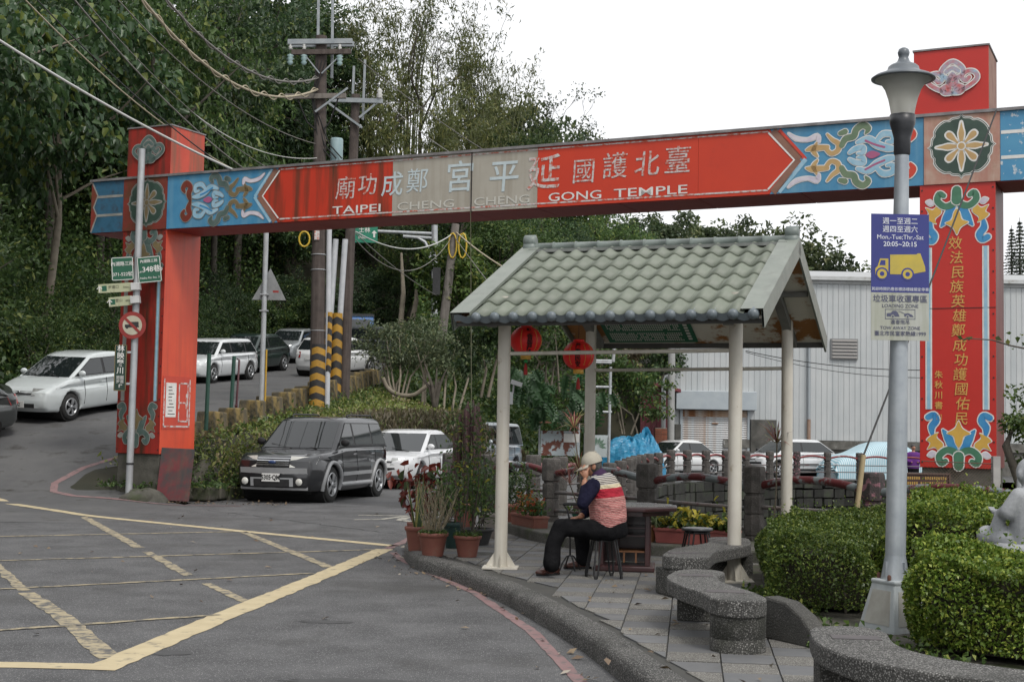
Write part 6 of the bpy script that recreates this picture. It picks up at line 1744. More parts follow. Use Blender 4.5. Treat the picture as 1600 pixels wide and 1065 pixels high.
# mound of soil round the pillar foot
def lump(name, c, r, mat, seed, label, cat, n=14, kind=None, **k):
 mb = MB(); rr = random.Random(seed); ph = [rr.uniform(0, 6) for _ in range(6)]
 vs = []
 for i in range(n + 1):
  for j in range(2 * n):
   th, a = pi * i / n, pi * j / n
   d = 1 + .13 * sin(3 * a + ph[0]) * sin(th) + .1 * sin(5 * a + ph[1] + 2 * th) + .08 * sin(4 * th + ph[2] + 2 * a) + .05 * sin(9 * a + 5 * th + ph[3])
   vs.append((c[0] + r[0] * d * sin(th) * cos(a), c[1] + r[1] * d * sin(th) * sin(a), c[2] + r[2] * d * cos(th)))
 m = 2 * n
 mb.add(vs, [(i * m + j, i * m + (j + 1) % m, (i + 1) * m + (j + 1) % m, (i + 1) * m + j) for i in range(n) for j in range(m)], 0, True)
 mb.f = [tuple(reversed(f)) for f in mb.f]
 return mb.build(name, mat, None, label=label, cat=cat, kind=kind, **k)
dirt_m = M('verge_soil', (.05, .046, .035), (.08, .075, .06), sc=3, ro=.95, bump=.8, bsc=25, dirt=((.045, .06, .02), 2.5, .5, .66))
lump('verge', (-6.9, 27.5, .1), (.85, .85, .26), dirt_m, 3, None, None, kind='structure')
lump('verge', (-6.55, 28.9, .2), (.6, 1.2, .62), dirt_m, 5, None, None, kind='structure')
lump('concrete_lump', (-6.95, 26.2, .06), (.42, .24, .2), conc, 8, 'broken mossy concrete lump at the foot of the left gate pillar', 'rubble')
# leaning sheet
ls = MB(); a_l, b_l = P(244, 772, 26.25), P(296, 776, 26.2)
W_ = (b_l - a_l).length
ls.box((0, 0, .5), (W_, .02, 1.0)); o = ls.build('leaning_sheet', M('scorched_red_sheet', (.10, .016, .02), (.16, .02, .024), sc=3, ro=.55, dirt=((.035, .036, .036), 2.2, .42, .6), streak=((.06, .075, .05), .7, (3, 3, 1.2))), None, ((a_l.x + b_l.x) / 2, 26.2, .06), -.1, bevel=.004, label='scorched dark red metal sheet leaning against the left gate pillar', cat='metal sheet')
o.rotation_euler = (-.16, .03, -.1)
# green tube posts and iron bars beside the hill road
grn = M('green_pipe', (.018, .06, .045), (.025, .08, .058), sc=6, ro=.45)
for lab, (px0, py0, px1, py1), Y in [('green pipe post beside the left gate pillar, nearer of two', (322, 665, 327, 552), 30.2), ('green pipe post beside the dark red bar, farther of two', (360, 655, 366, 556), 32.0)]:
 a, b = P(px0, py0, Y), P(px1, py1, Y)
 mb = MB(); mb.tube([Vector((0, 0, -.1)), (b - a)], .045, 12); mb.build('pipe_post', grn, None, a, label=lab, cat='post')
a, b = P(369, 635, 32.4), P(374, 562, 32.4)
mb = MB(); mb.tube([Vector((0, 0, -.1)), (b - a), (b - a) + Vector((-.06, 0, .02))], .025, 8); mb.tube([Vector((-.03, 0, .02)), Vector((.03, 0, .02))], .035, 8); mb.build('iron_bar', M('dark_red_bar', (.06, .012, .018), ro=.5), None, a, label='thin dark red iron bar standing beside the green pipe post', cat='post')

# ---------------------------------------------------------------- signs by the left pillar
zsp = .32
sp_ = thing('sign_pole', 'grey steel sign pole in front of the left gate pillar', 'sign pole', (-7.235, 26.3, .3), 0)
mb = MB(); top = P(222, 233, 26.3) - Vector((-7.235, 26.3, .3)); mb.tube([(0, 0, -.2), top], .066, 14); mb.build('pole', galv2, sp_)
mb = MB(); mb.tube([(0, 0, .42), (.0, 0, .46)], .072, 12); mb.build('clamp_band', blk, sp_)
sg_green = M('street_sign_green', (.01, .085, .045), (.014, .10, .055), sc=3, ro=.4)
def plane_sign(name, label, tl, tr_, bl, Y, mat, border=None, thick=.012):
 a, b, c = P(*tl, Y), P(*tr_, Y), P(*bl, Y)
 return a, b, c
def sign_board(label, x0, x1, z0, z1, Y, skew, mat, cat='sign', border=white_p, bw=.012, yaw=0.0, name='street_sign'):
 """board from (x0,z0) to (x1,z1) whose right end is skew metres higher"""
 cx, cz = (x0 + x1) / 2, (z0 + z1) / 2
 t = thing(name, label, cat, (cx, Y, cz), yaw)
 t.rotation_euler = (0, -math.atan2(skew, x1 - x0), yaw)
 wd, ht = x1 - x0, z1 - z0
 mb = MB(); mb.box((0, 0, 0), (wd, .012, ht)); mb.build('board', mat, t)
 if border:
  for (ax, az, sx, sz) in ((0, ht / 2 - bw, wd - bw, bw), (0, -ht / 2 + bw, wd - bw, bw), (-wd / 2 + bw, 0, bw, ht - bw), (wd / 2 - bw, 0, bw, ht - bw)):
   mb = MB(); mb.box((ax, -.0075, az), (sx, .003, sz)); mb.build('border', border, t)
 return t
k_ = 26.3 / 2150
s1 = sign_board('green street sign with white house numbers left of the sign pole', -7.69, -7.27, 4.23, 4.68, 26.22, .03, sg_green, yaw=.0)
for i, (s_, sz) in enumerate([('內湖路三段', .088), ('371-522號', .088)]): text(s_, sz, white_p, s1, (0, -.009, .09 - i * .2), bold=.01)
s2 = sign_board('green street sign for lane 348 right of the sign pole', -7.19, -6.74, 4.2, 4.7, 26.22, .05, sg_green)
text('內湖路三段', .068, white_p, s2, (0, -.009, .16), bold=.01); text('348巷›', .14, white_p, s2, (.06, -.009, 0), bold=.012); text('Lane', .06, white_p, s2, (-.16, -.009, -.03)); text('Neihu Rd. Sec. 3', .055, white_p, s2, (0, -.009, -.16), bold=.006)
cream = M('fingerpost_cream', (.36, .38, .24), (.42, .43, .28), sc=4, ro=.5, dirt=((.22, .22, .14), 5, .55, .75))
for lab, x0, x1, z0, z1, tx in [('long cream arrow fingerpost under the green street signs', -7.93, -7.28, 4.0, 4.17, '500m'), ('shorter dirty cream fingerpost, lower of the two', -7.72, -7.28, 3.74, 3.92, '180m')]:
 s3 = sign_board(lab, x0, x1, z0, z1, 26.22, .05, cream, border=None, name='fingerpost')
 wd = x1 - x0
 mb = MB(); mb.box((-wd * .32, -.008, 0), (.09, .004, .1)); mb.build('green_mark', sg_green, s3)
 text('步道口' if wd > .5 else '登山', .07, M('sign_text_brown', (.08, .08, .05), ro=.6), s3, (-wd * .05, -.009, .015)); text(tx, .05, MATS['sign_text_brown'], s3, (wd * .32, -.009, 0))
 text('↑', .16, white_p, s3, (-wd * .46, -.012, -.02), bold=.01)
 mb = MB(); mb.box((wd / 2 + .07, .0, 0), (.17, .15, .14)); mb.build('bracket', M('bracket_white', (.55, .55, .54), (.46, .46, .45), sc=6, ro=.45), s3, bevel=.008)
nt2 = thing('no_truck_sign', 'round red-rimmed no-lorries sign on the sign pole', 'sign', P(207, 508, 26.2), 0)
nt2.rotation_euler = (0, -.03, 0)
def dsc(r, y, mat, nm, n=36, th=.01):
 mb = MB(); mb.lathe([(r, 0), (r, th)], n, (0, y, 0), ax='y'); return mb.build(nm, mat, nt2)
dsc(.26, .0, M('sign_red_dull', (.28, .028, .022), (.22, .024, .02), sc=5, ro=.5), 'rim')
dsc(.185, -.004, M('sign_cream', (.46, .43, .33), (.4, .37, .28), sc=6, ro=.5), 'face')
for (cx, cz, sx, sz) in [(.03, .03, .18, .09), (-.1, .0, .08, .05), (0, -.02, .26, .02)]:
 mb = MB(); mb.box((cx, -.0165, cz - .01), (sx, .003, sz)); mb.build('lorry_picture', blk, nt2)
for cx in (-.1, .07):
 mb = MB(); mb.lathe([(.024, 0), (.024, .004)], 12, (cx, -.015, -.04), ax='y'); mb.build('lorry_wheel', blk, nt2)
mb = MB(); mb.bar((-.14, -.0195, .14), (.14, -.0195, -.14), .004, .05, upv=(1, 0, 1)); mb.build('slash', MATS['sign_red_dull'], nt2)
vs_ = sign_board('tall narrow green signboard with white characters below the no-lorries sign', -7.57, -7.34, 2.12, 3.0, 26.22, 0, M('sign_green_black', (.012, .035, .025), (.018, .045, .03), sc=4, ro=.45), border=M('border_gold', (.28, .2, .08), ro=.5), bw=.008, name='vertical_sign')
for i, ch in enumerate('林映聲川'): text(ch, .14, white_p, vs_, (.0, -.009, .36 - i * .14), bold=.012)
for i, ch in enumerate(('遊園', '步道')): text(ch, .075, white_p, vs_, (0, -.009, -.19 - i * .075))
text('↖', .13, white_p, vs_, (.02, -.009, -.35), bold=.015)
mb = MB(); mb.box((.13, .03, .3), (.12, .03, .04)); mb.box((.13, .03, -.3), (.12, .03, .04)); mb.build('bracket', galv2, vs_)
# triangle sign seen from behind on its pole
tp = thing('warning_sign', 'grey back of a triangular warning sign on a slim pole', 'sign', P(408, 642, 33.5), 0)
tp.location.z = float(upz(33.5)) - .05
hgt = P(408, 360, 33.5).z - tp.location.z
mb = MB(); mb.tube([(0, 0, 0), (.0, 0, hgt)], .062, 12); mb.build('pole', galv2, tp)
mb = MB(); mb.tube([(.09, .0, .1), (.09, 0, 1.75)], .022, 8); mb.build('yellow_strip', M('yellow_tape', (.5, .3, .03), (.42, .25, .03), sc=8, ro=.5), tp)
mb = MB(); mb.plate([(-.42, 0), (.42, 0), (.02, .78)], .066, .078); o = mb.build('triangle', M('sign_back_grey', (.22, .23, .23), (.28, .29, .29), sc=5, ro=.5, me=.3), tp, (.1, 0, P(408, 468, 33.5).z - tp.location.z))
mb = MB(); mb.box((.3, -.15, P(408, 456, 33.5).z - tp.location.z), (.14, .01, .05)); mb.build('red_label', M('sign_red_dull', (.28, .028, .022)), tp)
for z in (2.7, 3.1):
 mb = MB(); mb.box((0, .0, z), (.2, .15, .03)); mb.build('clamp', galv2, tp)
mb = MB(); mb.box((0, 0, .1), (.3, .3, .1)); mb.build('base_plate', galv2, tp)

# ---------------------------------------------------------------- utility poles
wood = M('creosoted_pole', (.045, .034, .03), (.075, .058, .05), sc=5, ro=.85, bump=.4, bsc=40, streak=((.11, .09, .08), .6, (12, 12, .5)))
old_wood = M('grey_wood', (.14, .125, .11), (.2, .18, .16), sc=5, ro=.85, streak=((.09, .08, .07), .6, (12, 12, .5)))
steel_g = M('crossarm_steel', (.22, .245, .26), (.3, .32, .33), sc=5, ro=.5, me=.4)
porc = M('insulator_grey_blue', (.22, .33, .34), (.3, .4, .4), sc=5, ro=.3)
stripe_b = M('stripe_black', (.02, .02, .022), (.035, .034, .034), sc=7, ro=.7)
stripe_y = M('stripe_amber', (.42, .23, .025), (.34, .19, .03), sc=6, ro=.6, dirt=((.12, .08, .03), 4, .6, .75))
stripe_r = M('stripe_rust', (.25, .12, .04), (.2, .09, .035), sc=6, ro=.7)
def stripes(par, c, r, z0, z1, nb, mats=(stripe_b, stripe_y), slope=.42):
 """painted diagonal bands as shells round a pole; each band one part"""
 n = 16
 hb = (z1 - z0) / nb
 for i in range(nb):
  mb = MB(); vs = []
  for k in range(n + 1):
   a = 2 * pi * k / n
   dz = slope * r * 2 * abs(((k / n) * 2 + .5) % 2 - 1)
   for zz in (0, hb): vs.append((c[0] + r * cos(a), c[1] + r * sin(a), min(max(z0 + i * hb + zz + dz - slope * r, z0), z1)))
  mb.add(vs, [(2 * k, 2 * k + 2, 2 * k + 3, 2 * k + 1) for k in range(n)], 0, True)
  mb.build('stripe', mats[i % len(mats)], par)
def insulator(par, p, s=1.0, up=True):
 mb = MB(); d = 1 if up else -1
 mb.lathe([(.03 * s, 0), (.09 * s, .03 * d * s), (.05 * s, .07 * d * s), (.085 * s, .11 * d * s), (.045 * s, .15 * d * s), (.075 * s, .2 * d * s), (.03 * s, .26 * d * s)], 12, p); mb.build('insulator', porc if not up else M('insulator_white', (.5, .5, .48), ro=.3), par)
b1 = Vector((-5.07, 36.0, float(upz(36.0)) - .05))
u1 = thing('utility_pole', 'tall dark wooden utility pole with crossarms and amber striped foot', 'utility pole', b1)
H1 = P(502, 57, 36).z - b1.z
lean = (P(502, 57, 36).x - b1.x) / H1
def U(x, y, z): return Vector((x + lean * z, y, z))
mb = MB(); mb.tube([U(0, 0, 0), U(0, 0, H1 * .5), U(0, 0, H1)], [.2, .175, .15], 16); mb.build('pole', wood, u1)
stripes(u1, (0, 0), .208, .05, 1.75, 10, (stripe_y, stripe_b), .5)
zA = P(500, 70, 36).z - b1.z; zB = P(500, 86, 36).z - b1.z; zC = P(505, 155, 36).z - b1.z
for z, x0, x1, mt, y in [(zA, -.85, .85, steel_g, -.2), (zA + .03, -.85, .85, steel_g, .2), (zB, -.75, .82, wood, -.2), (zC, -.9, .7, old_wood, -.2)]:
 mb = MB(); mb.bar(U(x0, y, z), U(x1, y, z + .05), .11, .13); mb.build('crossarm', mt, u1)
for x in (-.78, -.42, .52): insulator(u1, U(x, -.2, zB - .05), 1.1, False); insulator(u1, U(x, -.2, zB + .07), .7)
for x in (-.1, .28):
 mb = MB(); mb.bar(U(x, .1, zB - .6), U(x, .1, zA + 1.6), .09, .06); mb.build('steel_channel', steel_g, u1)
for x0, x1 in ((-.45, 0), (.6, .05)):
 mb = MB(); mb.bar(U(x0, -.2, zB), U(x1, -.2, zB - .55), .05, .03); mb.build('brace', steel_g, u1)
mb = MB(); mb.bar(U(-.1, -.25, zC - .4), U(.75, -.25, zC + .25), .04, .05); mb.build('brace', steel_g, u1)
mb = MB(); mb.tube([U(.27, 0, .1), U(.27, 0, H1 * .63)], .07, 10); cd = mb.build('conduit', M('pvc_conduit', (.42, .44, .46), (.5, .51, .53), sc=4, ro=.5), u1)
stripes(u1, (.27, 0), .078, 1.0, 2.6, 10, (stripe_b, stripe_y), .8)
mb = MB(); mb.lathe([(.02, -.05), (.16, -.04), (.17, 0), (.17, .75), (.15, .8), (.04, .82)], 18, U(.42, .1, P(522, 262, 36).z - b1.z)); mb.build('transformer', M('transformer_blue', (.2, .29, .31), (.25, .34, .35), sc=4, ro=.45), u1)
for k in range(3):
 mb = MB(); p0 = U(-.05 + .1 * k, -.2, zB - .2); p1 = U(.3 + .15 * k, -.1, zC - 1.6)
 mb.tube([p0, p0.lerp(p1, .3) + Vector((-.25 - .1 * k, 0, -.3)), p0.lerp(p1, .7) + Vector((-.2, 0, -.4)), p1], .018, 6); mb.build('lead_cable', rubber, u1)
for x0, x1 in ((-.6, -.05), (.5, .05)):
 mb = MB(); p0, p1 = U(x0, -.2, zC), U(x1, -.1, zC - .9); mb.tube([p0, p0.lerp(p1, .5) + Vector((0, 0, -.2)), p1], .022, 6); mb.build('lead_cable', rubber, u1)
mb = MB(); mb.box(U(-.02, -.205, 4.6), (.13, .01, .24)); mb.build('number_tag', white_worn_p, u1)
for z in (2.1, 3.7, 4.1):
 mb = MB(); mb.tube([U(0, 0, z), U(0, 0, z + .02)], .2, 14); mb.build('band', galv2, u1)
mb = MB(); q = [U(-.35 + .14 * cos(a), -.2, P(475, 375, 36).z - b1.z + .2 * sin(a)) for a in np.linspace(0, 2 * pi, 14)]; mb.tube(q, .025, 6); mb.build('yellow_loop', M('yellow_cable', (.5, .34, .03), ro=.5), u1)
b2 = Vector((-4.86, 40.0, float(upz(40.0)) - .05))
u2 = thing('utility_pole', 'second wooden utility pole with steel crossarm and twin striped conduits', 'utility pole', b2)
H2 = P(556, 148, 40).z - b2.z
lean = (P(556, 148, 40).x - b2.x) / H2
mb = MB(); mb.tube([U(.0, 0, 0), U(0, 0, H2)], [.17, .13], 14); mb.build('pole', wood, u2)
zD = P(560, 160, 40).z - b2.z
mb = MB(); mb.bar(U(-.75, -.18, zD + .02), U(.82, -.18, zD), .11, .13); mb.build('crossarm', steel_g, u2)
insulator(u2, U(.72, -.18, zD + .06), 1.2)
for x in (-.1, .22):
 mb = MB(); mb.bar(U(x, .1, zD - .5), U(x, .1, zD + (1.3 if x > 0 else 1.1)), .09, .06); mb.build('steel_channel', steel_g, u2)
for x0, x1 in ((-.75, .25), (.6, .15)):
 mb = MB(); mb.bar(U(x0, -.2, zD - .1), U(x1, -.2, zD - .8 if x0 < 0 else zD - .5), .1 if x0 < 0 else .04, .06); mb.build('brace', steel_g, u2)
for k, x in enumerate((-.4, -.12)):
 mb = MB(); mb.tube([U(x - .12, -.15, .05), U(x, -.15, P(545, 375, 40).z - b2.z)], .085, 10); mb.build('conduit', MATS['pvc_conduit'], u2)
 hgt = P(530, 490, 40).z - b2.z
 n0 = len(u2.children)
 stripes(u2, (x - .09, -.15), .15, .0, hgt, 12, (stripe_b, stripe_y), .7)
# overhead direction sign and its post, leaning grey pole
os_ = thing('direction_sign', 'green overhead direction sign with white arrows on a grey mast arm', 'sign', P(678, 480, 60), 0)
z0 = os_.location.z
def rel(px, py, Y=60): return P(px, py, Y) - os_.location
mb = MB(); mb.tube([rel(679, 495), rel(679, 352)], .14, 12); mb.build('mast', galv2, os_)
for a, b in (((676, 365), (560, 360)), ((676, 372), (630, 369))):
 mb = MB(); mb.tube([rel(*a), rel(*b)], .07, 8); mb.build('mast_arm', galv2, os_)
mb = MB(); mb.tube([rel(630, 369), rel(652, 371), rel(664, 378), rel(671, 392), rel(672, 412)], .07, 8); mb.build('mast_arm', galv2, os_)
c_ = rel(570, 361) + Vector((0, -.1, 0)); mb = MB(); mb.box(c_, (1.15, .04, 1.05)); bd = mb.build('board', M('highway_green', (.012, .17, .1), (.016, .2, .12), sc=3, ro=.4), os_)
for s_, x, z, sz in [('Shan Yon', -.15, .33, .17), ('士林', -.0, .02, .26), ('Shilin', -.1, -.3, .17)]: text(s_, sz, white_p, bd, c_ + Vector((x, -.03, z)), bold=.01)
for z in (.35, -.15):
 mb = MB(); mb.plate([(-.04, -.14), (.04, -.14), (.04, .04), (.12, .04), (0, .17), (-.12, .04), (-.04, .04)], -.03, -.025); mb.build('arrow', white_p, bd, c_ + Vector((.43, 0, z)))
a, b = P(688, 510, 55), P(712, 350, 55)
gp_ = thing('leaning_pole', 'leaning grey wooden pole with yellow cable loops', 'utility pole', a)
mb = MB(); mb.tube([Vector((0, 0, -1)), b - a], [.2, .16], 12); mb.build('pole', old_wood, gp_)
for k in range(2):
 mb = MB(); c_ = b - a + Vector((-.1 + .4 * k, -.2, -.9)); mb.tube([c_ + Vector((.16 * cos(t), 0, .5 * sin(t))) for t in np.linspace(0, 2 * pi, 14)], .035, 6); mb.build('yellow_loop', M('yellow_cable', (.5, .34, .03), ro=.5), gp_)
mb = MB(); mb.box((P(696, 440, 55) - a) + Vector((-.35, -.1, 0)), (.3, .2, 1.1)); mb.build('junction_box', blk, gp_)
a, b = P(928, 400, 95), P(926, 338, 95)
mb = MB(); mb.tube([Vector((0, 0, -8)), b - a], .17, 8); mb.build('far_pole', old_wood, None, a, label='thin wooden pole rising from the trees behind the shelter ridge', cat='utility pole')

# ---------------------------------------------------------------- wires
w_blk = M('wire_black', (.02, .02, .02), ro=.6); w_gry = M('wire_grey', (.2, .19, .17), (.14, .13, .12), sc=8, ro=.6); w_wht = M('wire_white', (.5, .5, .48), ro=.5); w_tan = M('wire_tan', (.36, .31, .22), ro=.6)
def wire(label, a, b, sag, r, mat, twist=False, name='wire'):
 a, b = Vector(a), Vector(b); n = 18
 q = [a.lerp(b, k / n) - Vector((0, 0, sag * (1 - (2 * k / n - 1) ** 2))) for k in range(n + 1)]
 mb = MB(); mb.tube([p - a for p in q], r, 6)
 if twist:
  N = n * 10
  hel = []
  for k in range(N + 1):
   t = k / N; i = min(n - 1, int(t * n)); p = q[i].lerp(q[i + 1], t * n - i)
   hel.append(p - a + Vector((0, cos(t * 60), sin(t * 60))) * r * 2.6)
  mb.tube(hel, r * .55, 5)
 return mb.build(name, mat, None, a, label=label, cat='cable', group='overhead cables')
gb = lambda u, z, v=.1: Vector((-7.6636 + u * cos(GA) - v * sin(GA), 26.8206 + u * sin(GA) + v * cos(GA), z))
wire('white double cable running down to the left end of the gate beam', P(-60, 25, 20), gb(2.6, 6.3), .12, .022, w_wht)
wire('thin black cable just above the white double cable', P(30, -30, 22), gb(2.45, 6.32), .18, .012, w_blk)
wire('grey cable crossing above the left gate pillar head', P(20, -20, 26), P(440, 300, 36), .5, .016, w_tan)
wire('dark olive cable dropping steeply left of the utility pole', P(100, -20, 27), P(420, 290, 36), .35, .018, w_gry)
wire('thin dark cable beside the olive cable', P(115, -20, 28), P(440, 275, 36), .4, .011, w_gry)
wire('thin pale cable reaching the lower utility pole from the left', P(165, -22, 28), P(494, 225, 35.9), .55, .013, w_gry)
wire('thick twisted tan cable sagging to the utility pole, lower of two', P(200, -30, 26), P(496, 140, 35.8), .95, .03, w_tan, True)
wire('thick twisted grey cable sagging to the utility pole, upper of two', P(240, -25, 27), P(497, 122, 35.8), .75, .026, w_gry, True)
wire('pale drooping cable meeting the pole above the gate beam', P(300, 175, 33), P(495, 247, 35.8), .35, .012, w_wht)
wire('grey cable from the steel crossarm down toward the gate', P(603, 158, 40), P(745, 262, 33), .15, .012, w_gry)
wire('thin cable from the first crossarm to the right', P(560, 92, 36), P(900, 300, 60), .5, .014, w_gry)
wire('pale cable strung between the second utility pole and the leaning pole', P(556, 362, 40), P(706, 366, 55), .55, .022, w_wht)
wire('thin grey cable below the pale cable to the leaning pole', P(556, 375, 40), P(705, 372, 55), 1.1, .014, w_gry)
wire('yellowish cable falling right from the leaning pole', P(712, 362, 55), P(800, 425, 48), .1, .03, w_tan)
wire('thin dark cable falling right from the leaning pole', P(710, 370, 55), P(830, 520, 45), .1, .016, w_gry)
wire('thin cable crossing the dark trees under the beam', P(556, 365, 40), P(700, 470, 58), .2, .014, w_gry)
wire('fine pale cable against the trees right of the beam seam', P(770, 348, 70), P(1000, 420, 90), .3, .02, w_wht)
wire('pair of thin black cables crossing the warehouse wall', P(1165, 548, 40), P(1450, 578, 38), .15, .012, w_blk)
wire('thin black cable low on the warehouse wall', P(1165, 550, 41), P(1460, 590, 38), .2, .009, w_blk)
wire('thin hanging string from the beam seam to the potted plants', gb(7.68, 5.25, -.03), (P(737, 745, 19)), .0, .006, M('string_olive', (.06, .06, .03), ro=.8))
wire('dark stay cable slanting across the right gate pillar', P(1557, 172, 19.2), P(1345, 722, 15.2), .02, .011, w_blk)
a, b = P(1330, 785, 15.0), P(1349, 710, 15.0)
mb = MB(); mb.tube([Vector((0, 0, -.6)), b - a], .03, 10); mb.build('bamboo_stake', M('bamboo_tan', (.42, .34, .2), (.36, .28, .16), sc=8, ro=.6), None, a, label='cut bamboo stake leaning beside the pink stone post', cat='stake')
# ---------------------------------------------------------------- warehouse and yard behind the channel
WY = 66.0
wz = float(lowz(WY))
wh = thing('warehouse', 'pale grey-blue corrugated metal warehouse with rusty roller shutter', 'building', (7.9, WY, wz), .02)
corr = M('corrugated_pale_grey', (.42, .44, .445), (.47, .485, .485), sc=.8, ro=.5, me=.1, streak=((.34, .37, .38), .5, (3, 3, .12)))
WHT = P(1300, 441, WY).z - wz
def corr_panel(x0, x1, z0, z1, mat, par, name='wall_sheet', pitch=.27, d=.022, y=0.0):
 n = max(1, round((x1 - x0) / pitch)); p_ = (x1 - x0) / n
 xs_ = []
 for i in range(n): xs_ += [(x0 + i * p_, y), (x0 + i * p_ + p_ * .78, y), (x0 + i * p_ + p_ * .84, y - d), (x0 + i * p_ + p_ * .94, y - d)]
 xs_.append((x1, y))
 mb = MB(); vs = [(a, b, z) for z in (z0, z1) for a, b in xs_]; k = len(xs_)
 mb.add(vs, [(i, i + 1, k + i + 1, k + i) for i in range(k - 1)]); return mb.build(name, mat, par)
sx0 = P(1065, 700, WY).x - 7.9; sx1 = P(1168, 700, WY).x - 7.9
zsh = P(1110, 640, WY).z - wz
zbase = P(1300, 688, WY).z - wz
edges = [0, sx0 - .02]
corr_panel(-.05, sx0 - .05, 2.2, WHT, corr, wh)
corr_panel(sx0 - .05, sx1 + .1, zsh, WHT, corr, wh)
x_ = sx1 + .1
while x_ < 24:
 corr_panel(x_, x_ + 2.43, zbase if x_ > sx1 + .5 else zbase, WHT, corr, wh); x_ += 2.43
mb = MB(); mb.box((12, .25, WHT + .12), (24.6, .7, .35)); mb.build('roof_edge', M('roof_edge_grey', (.42, .43, .43), (.35, .36, .35), sc=2, ro=.5, dirt=((.2, .17, .14), 2, .55, .75)), wh)
mb = MB(); mb.add([(-.3, -.3, WHT + .1), (24.5, -.3, WHT + .1), (24.5, 9, WHT + 1.6), (-.3, 9, WHT + 1.6)], [(0, 1, 2, 3)]); mb.build('roof', M('roof_sheet_grey', (.33, .34, .34), ro=.5), wh)
mb = MB(); mb.box((12, 5, WHT / 2), (24, 9.6, WHT - .1)); mb.build('core', blk, wh)
upw = MB()
mb = MB(); mb.box((sx1 + .1 + 7, .0, zbase - .22), (24 - sx1 - 4, .3, .4)); mb.build('sill_beam', M('stained_concrete', (.16, .155, .14), (.07, .068, .06), sc=2.2, ro=.9, dirt=((.3, .3, .29), 2.5, .6, .72)), wh)
mb = MB(); mb.box((sx1 + 9, .15, (zbase - .4) / 2), (18.5, .3, zbase - .4)); mb.build('plinth_wall', MATS['stained_concrete'], wh)
for x0, x1 in ((-.05, sx0 - .08), (sx1 + .12, sx1 + 1.35)):
 mb = MB(); mb.box(((x0 + x1) / 2, -.1, 1.12 if x0 < 0 else 1.25), (x1 - x0, .3, 2.2 if x0 < 0 else 2.5)); mb.build('concrete_pier', M('black_stained_concrete', (.05, .05, .045), (.11, .105, .095), sc=2, ro=.92), wh)
# shutter with curved slats
shut = M('shutter_slat', (.46, .48, .49), (.38, .4, .41), sc=2, ro=.5, me=.2, dirt=((.26, .13, .05), 1.1, .6, .7), streak=((.25, .14, .07), .5, (3, 3, .4)))
shut_r = M('shutter_slat_rusty', (.34, .2, .1), (.44, .4, .36), sc=3, ro=.6, dirt=((.22, .09, .03), 2, .5, .6))
ns = 27; hs = (zsh - .05) / ns
mb = MB(); vs = []
for i in range(5):
 a = pi * i / 4
 for x in (sx0, sx1): vs.append((x, -.06 - .03 * sin(a), hs * (i / 4)))
mb.add(vs, [(2 * i, 2 * i + 1, 2 * i + 3, 2 * i + 2) for i in range(4)], 0, True)
m1, m2 = mb.mesh('shutter_slat', shut), mb.mesh('shutter_slat', shut_r)
sh_ = thing('shutter', None, None); sh_.parent = wh
for i in range(ns): link('shutter_slat', m2 if i >= ns - 3 else m1, sh_, (0, 0, .03 + i * hs))
mb = MB(); mb.box(((sx0 + sx1) / 2, -.25, zsh + .45), (sx1 - sx0 + .7, .5, .9)); mb.build('shutter_hood', M('hood_grey', (.33, .37, .4), (.38, .42, .44), sc=2, ro=.45), wh, bevel=.03)
for x in (sx0 - .04, sx1 + .04):
 mb = MB(); mb.box((x, -.06, zsh / 2), (.12, .16, zsh)); mb.build('shutter_guide', MATS['hood_grey'], wh)
mb = MB(); mb.box(((sx0 + sx1) / 2, -.12, zsh * .78), (.3, .04, .05)); mb.build('shutter_handle', stripe_r, wh)
dx = P(1264, 600, WY).x - 7.9
mb = MB(); mb.tube([(dx, -.12, WHT - .2), (dx, -.12, zbase - .1)], .07, 8); mb.build('downpipe', M('downpipe_grey', (.3, .33, .35), ro=.5), wh)
mb = MB(); mb.tube([(dx, -.13, zbase + 1.0), (dx, -.13, zbase - .5)], .09, 8); mb.build('rusty_downpipe', M('rusty_pipe', (.22, .13, .09), (.3, .22, .17), sc=5, ro=.7), wh)
vx = P(1320, 545, WY).x - 7.9; vz = P(1320, 545, WY).z - wz
mb = MB(); mb.box((vx, -.06, vz), (1.3, .12, 1.0)); vt = mb.build('vent', M('vent_grey', (.2, .2, .2), ro=.5), wh)
for k in range(6):
 mb = MB(); mb.box((vx, -.14, vz - .4 + k * .16), (1.2, .08, .06)); mb.build('louvre', M('louvre_grey', (.38, .36, .34), ro=.5), vt)
# red lean-to, grey pole, pipes, brick pier
rs = thing('lean_to_shed', 'dark red corrugated lean-to shed left of the warehouse', 'shed', P(1020, 660, 61), 0)
rs.location.z = float(lowz(61))
zt0, zt1 = P(1003, 592, 61).z - rs.location.z, P(1033, 604, 61).z - rs.location.z
red_s = M('maroon_sheet', (.075, .012, .018), (.095, .018, .024), sc=1, ro=.5)
for k in range(5):
 x0 = -.55 + k * .26; corr_panel(x0, x0 + .258, 0, lerp(zt0, zt1, k / 5) - .05, red_s, rs, pitch=.258)
mb = MB(); mb.add([(-.75, -.3, zt0 + .06), (1.2, -.3, zt1 - .1), (1.2, 3, zt1 - .1), (-.75, 3, zt0 + .06), (-.75, -.3, zt0 - .08), (1.2, -.3, zt1 - .24), (1.2, 3, zt1 - .24), (-.75, 3, zt0 - .08)], [(0, 1, 2, 3), (7, 6, 5, 4), (0, 4, 5, 1), (1, 5, 6, 2)]); mb.build('roof', M('maroon_roof', (.16, .03, .04), ro=.4), rs)
mb = MB(); mb.box((.2, 1.5, 1.8), (1.5, 2.8, 3.2)); mb.build('core', blk, rs)
a = P(1048, 700, 60); a.z = float(lowz(60))
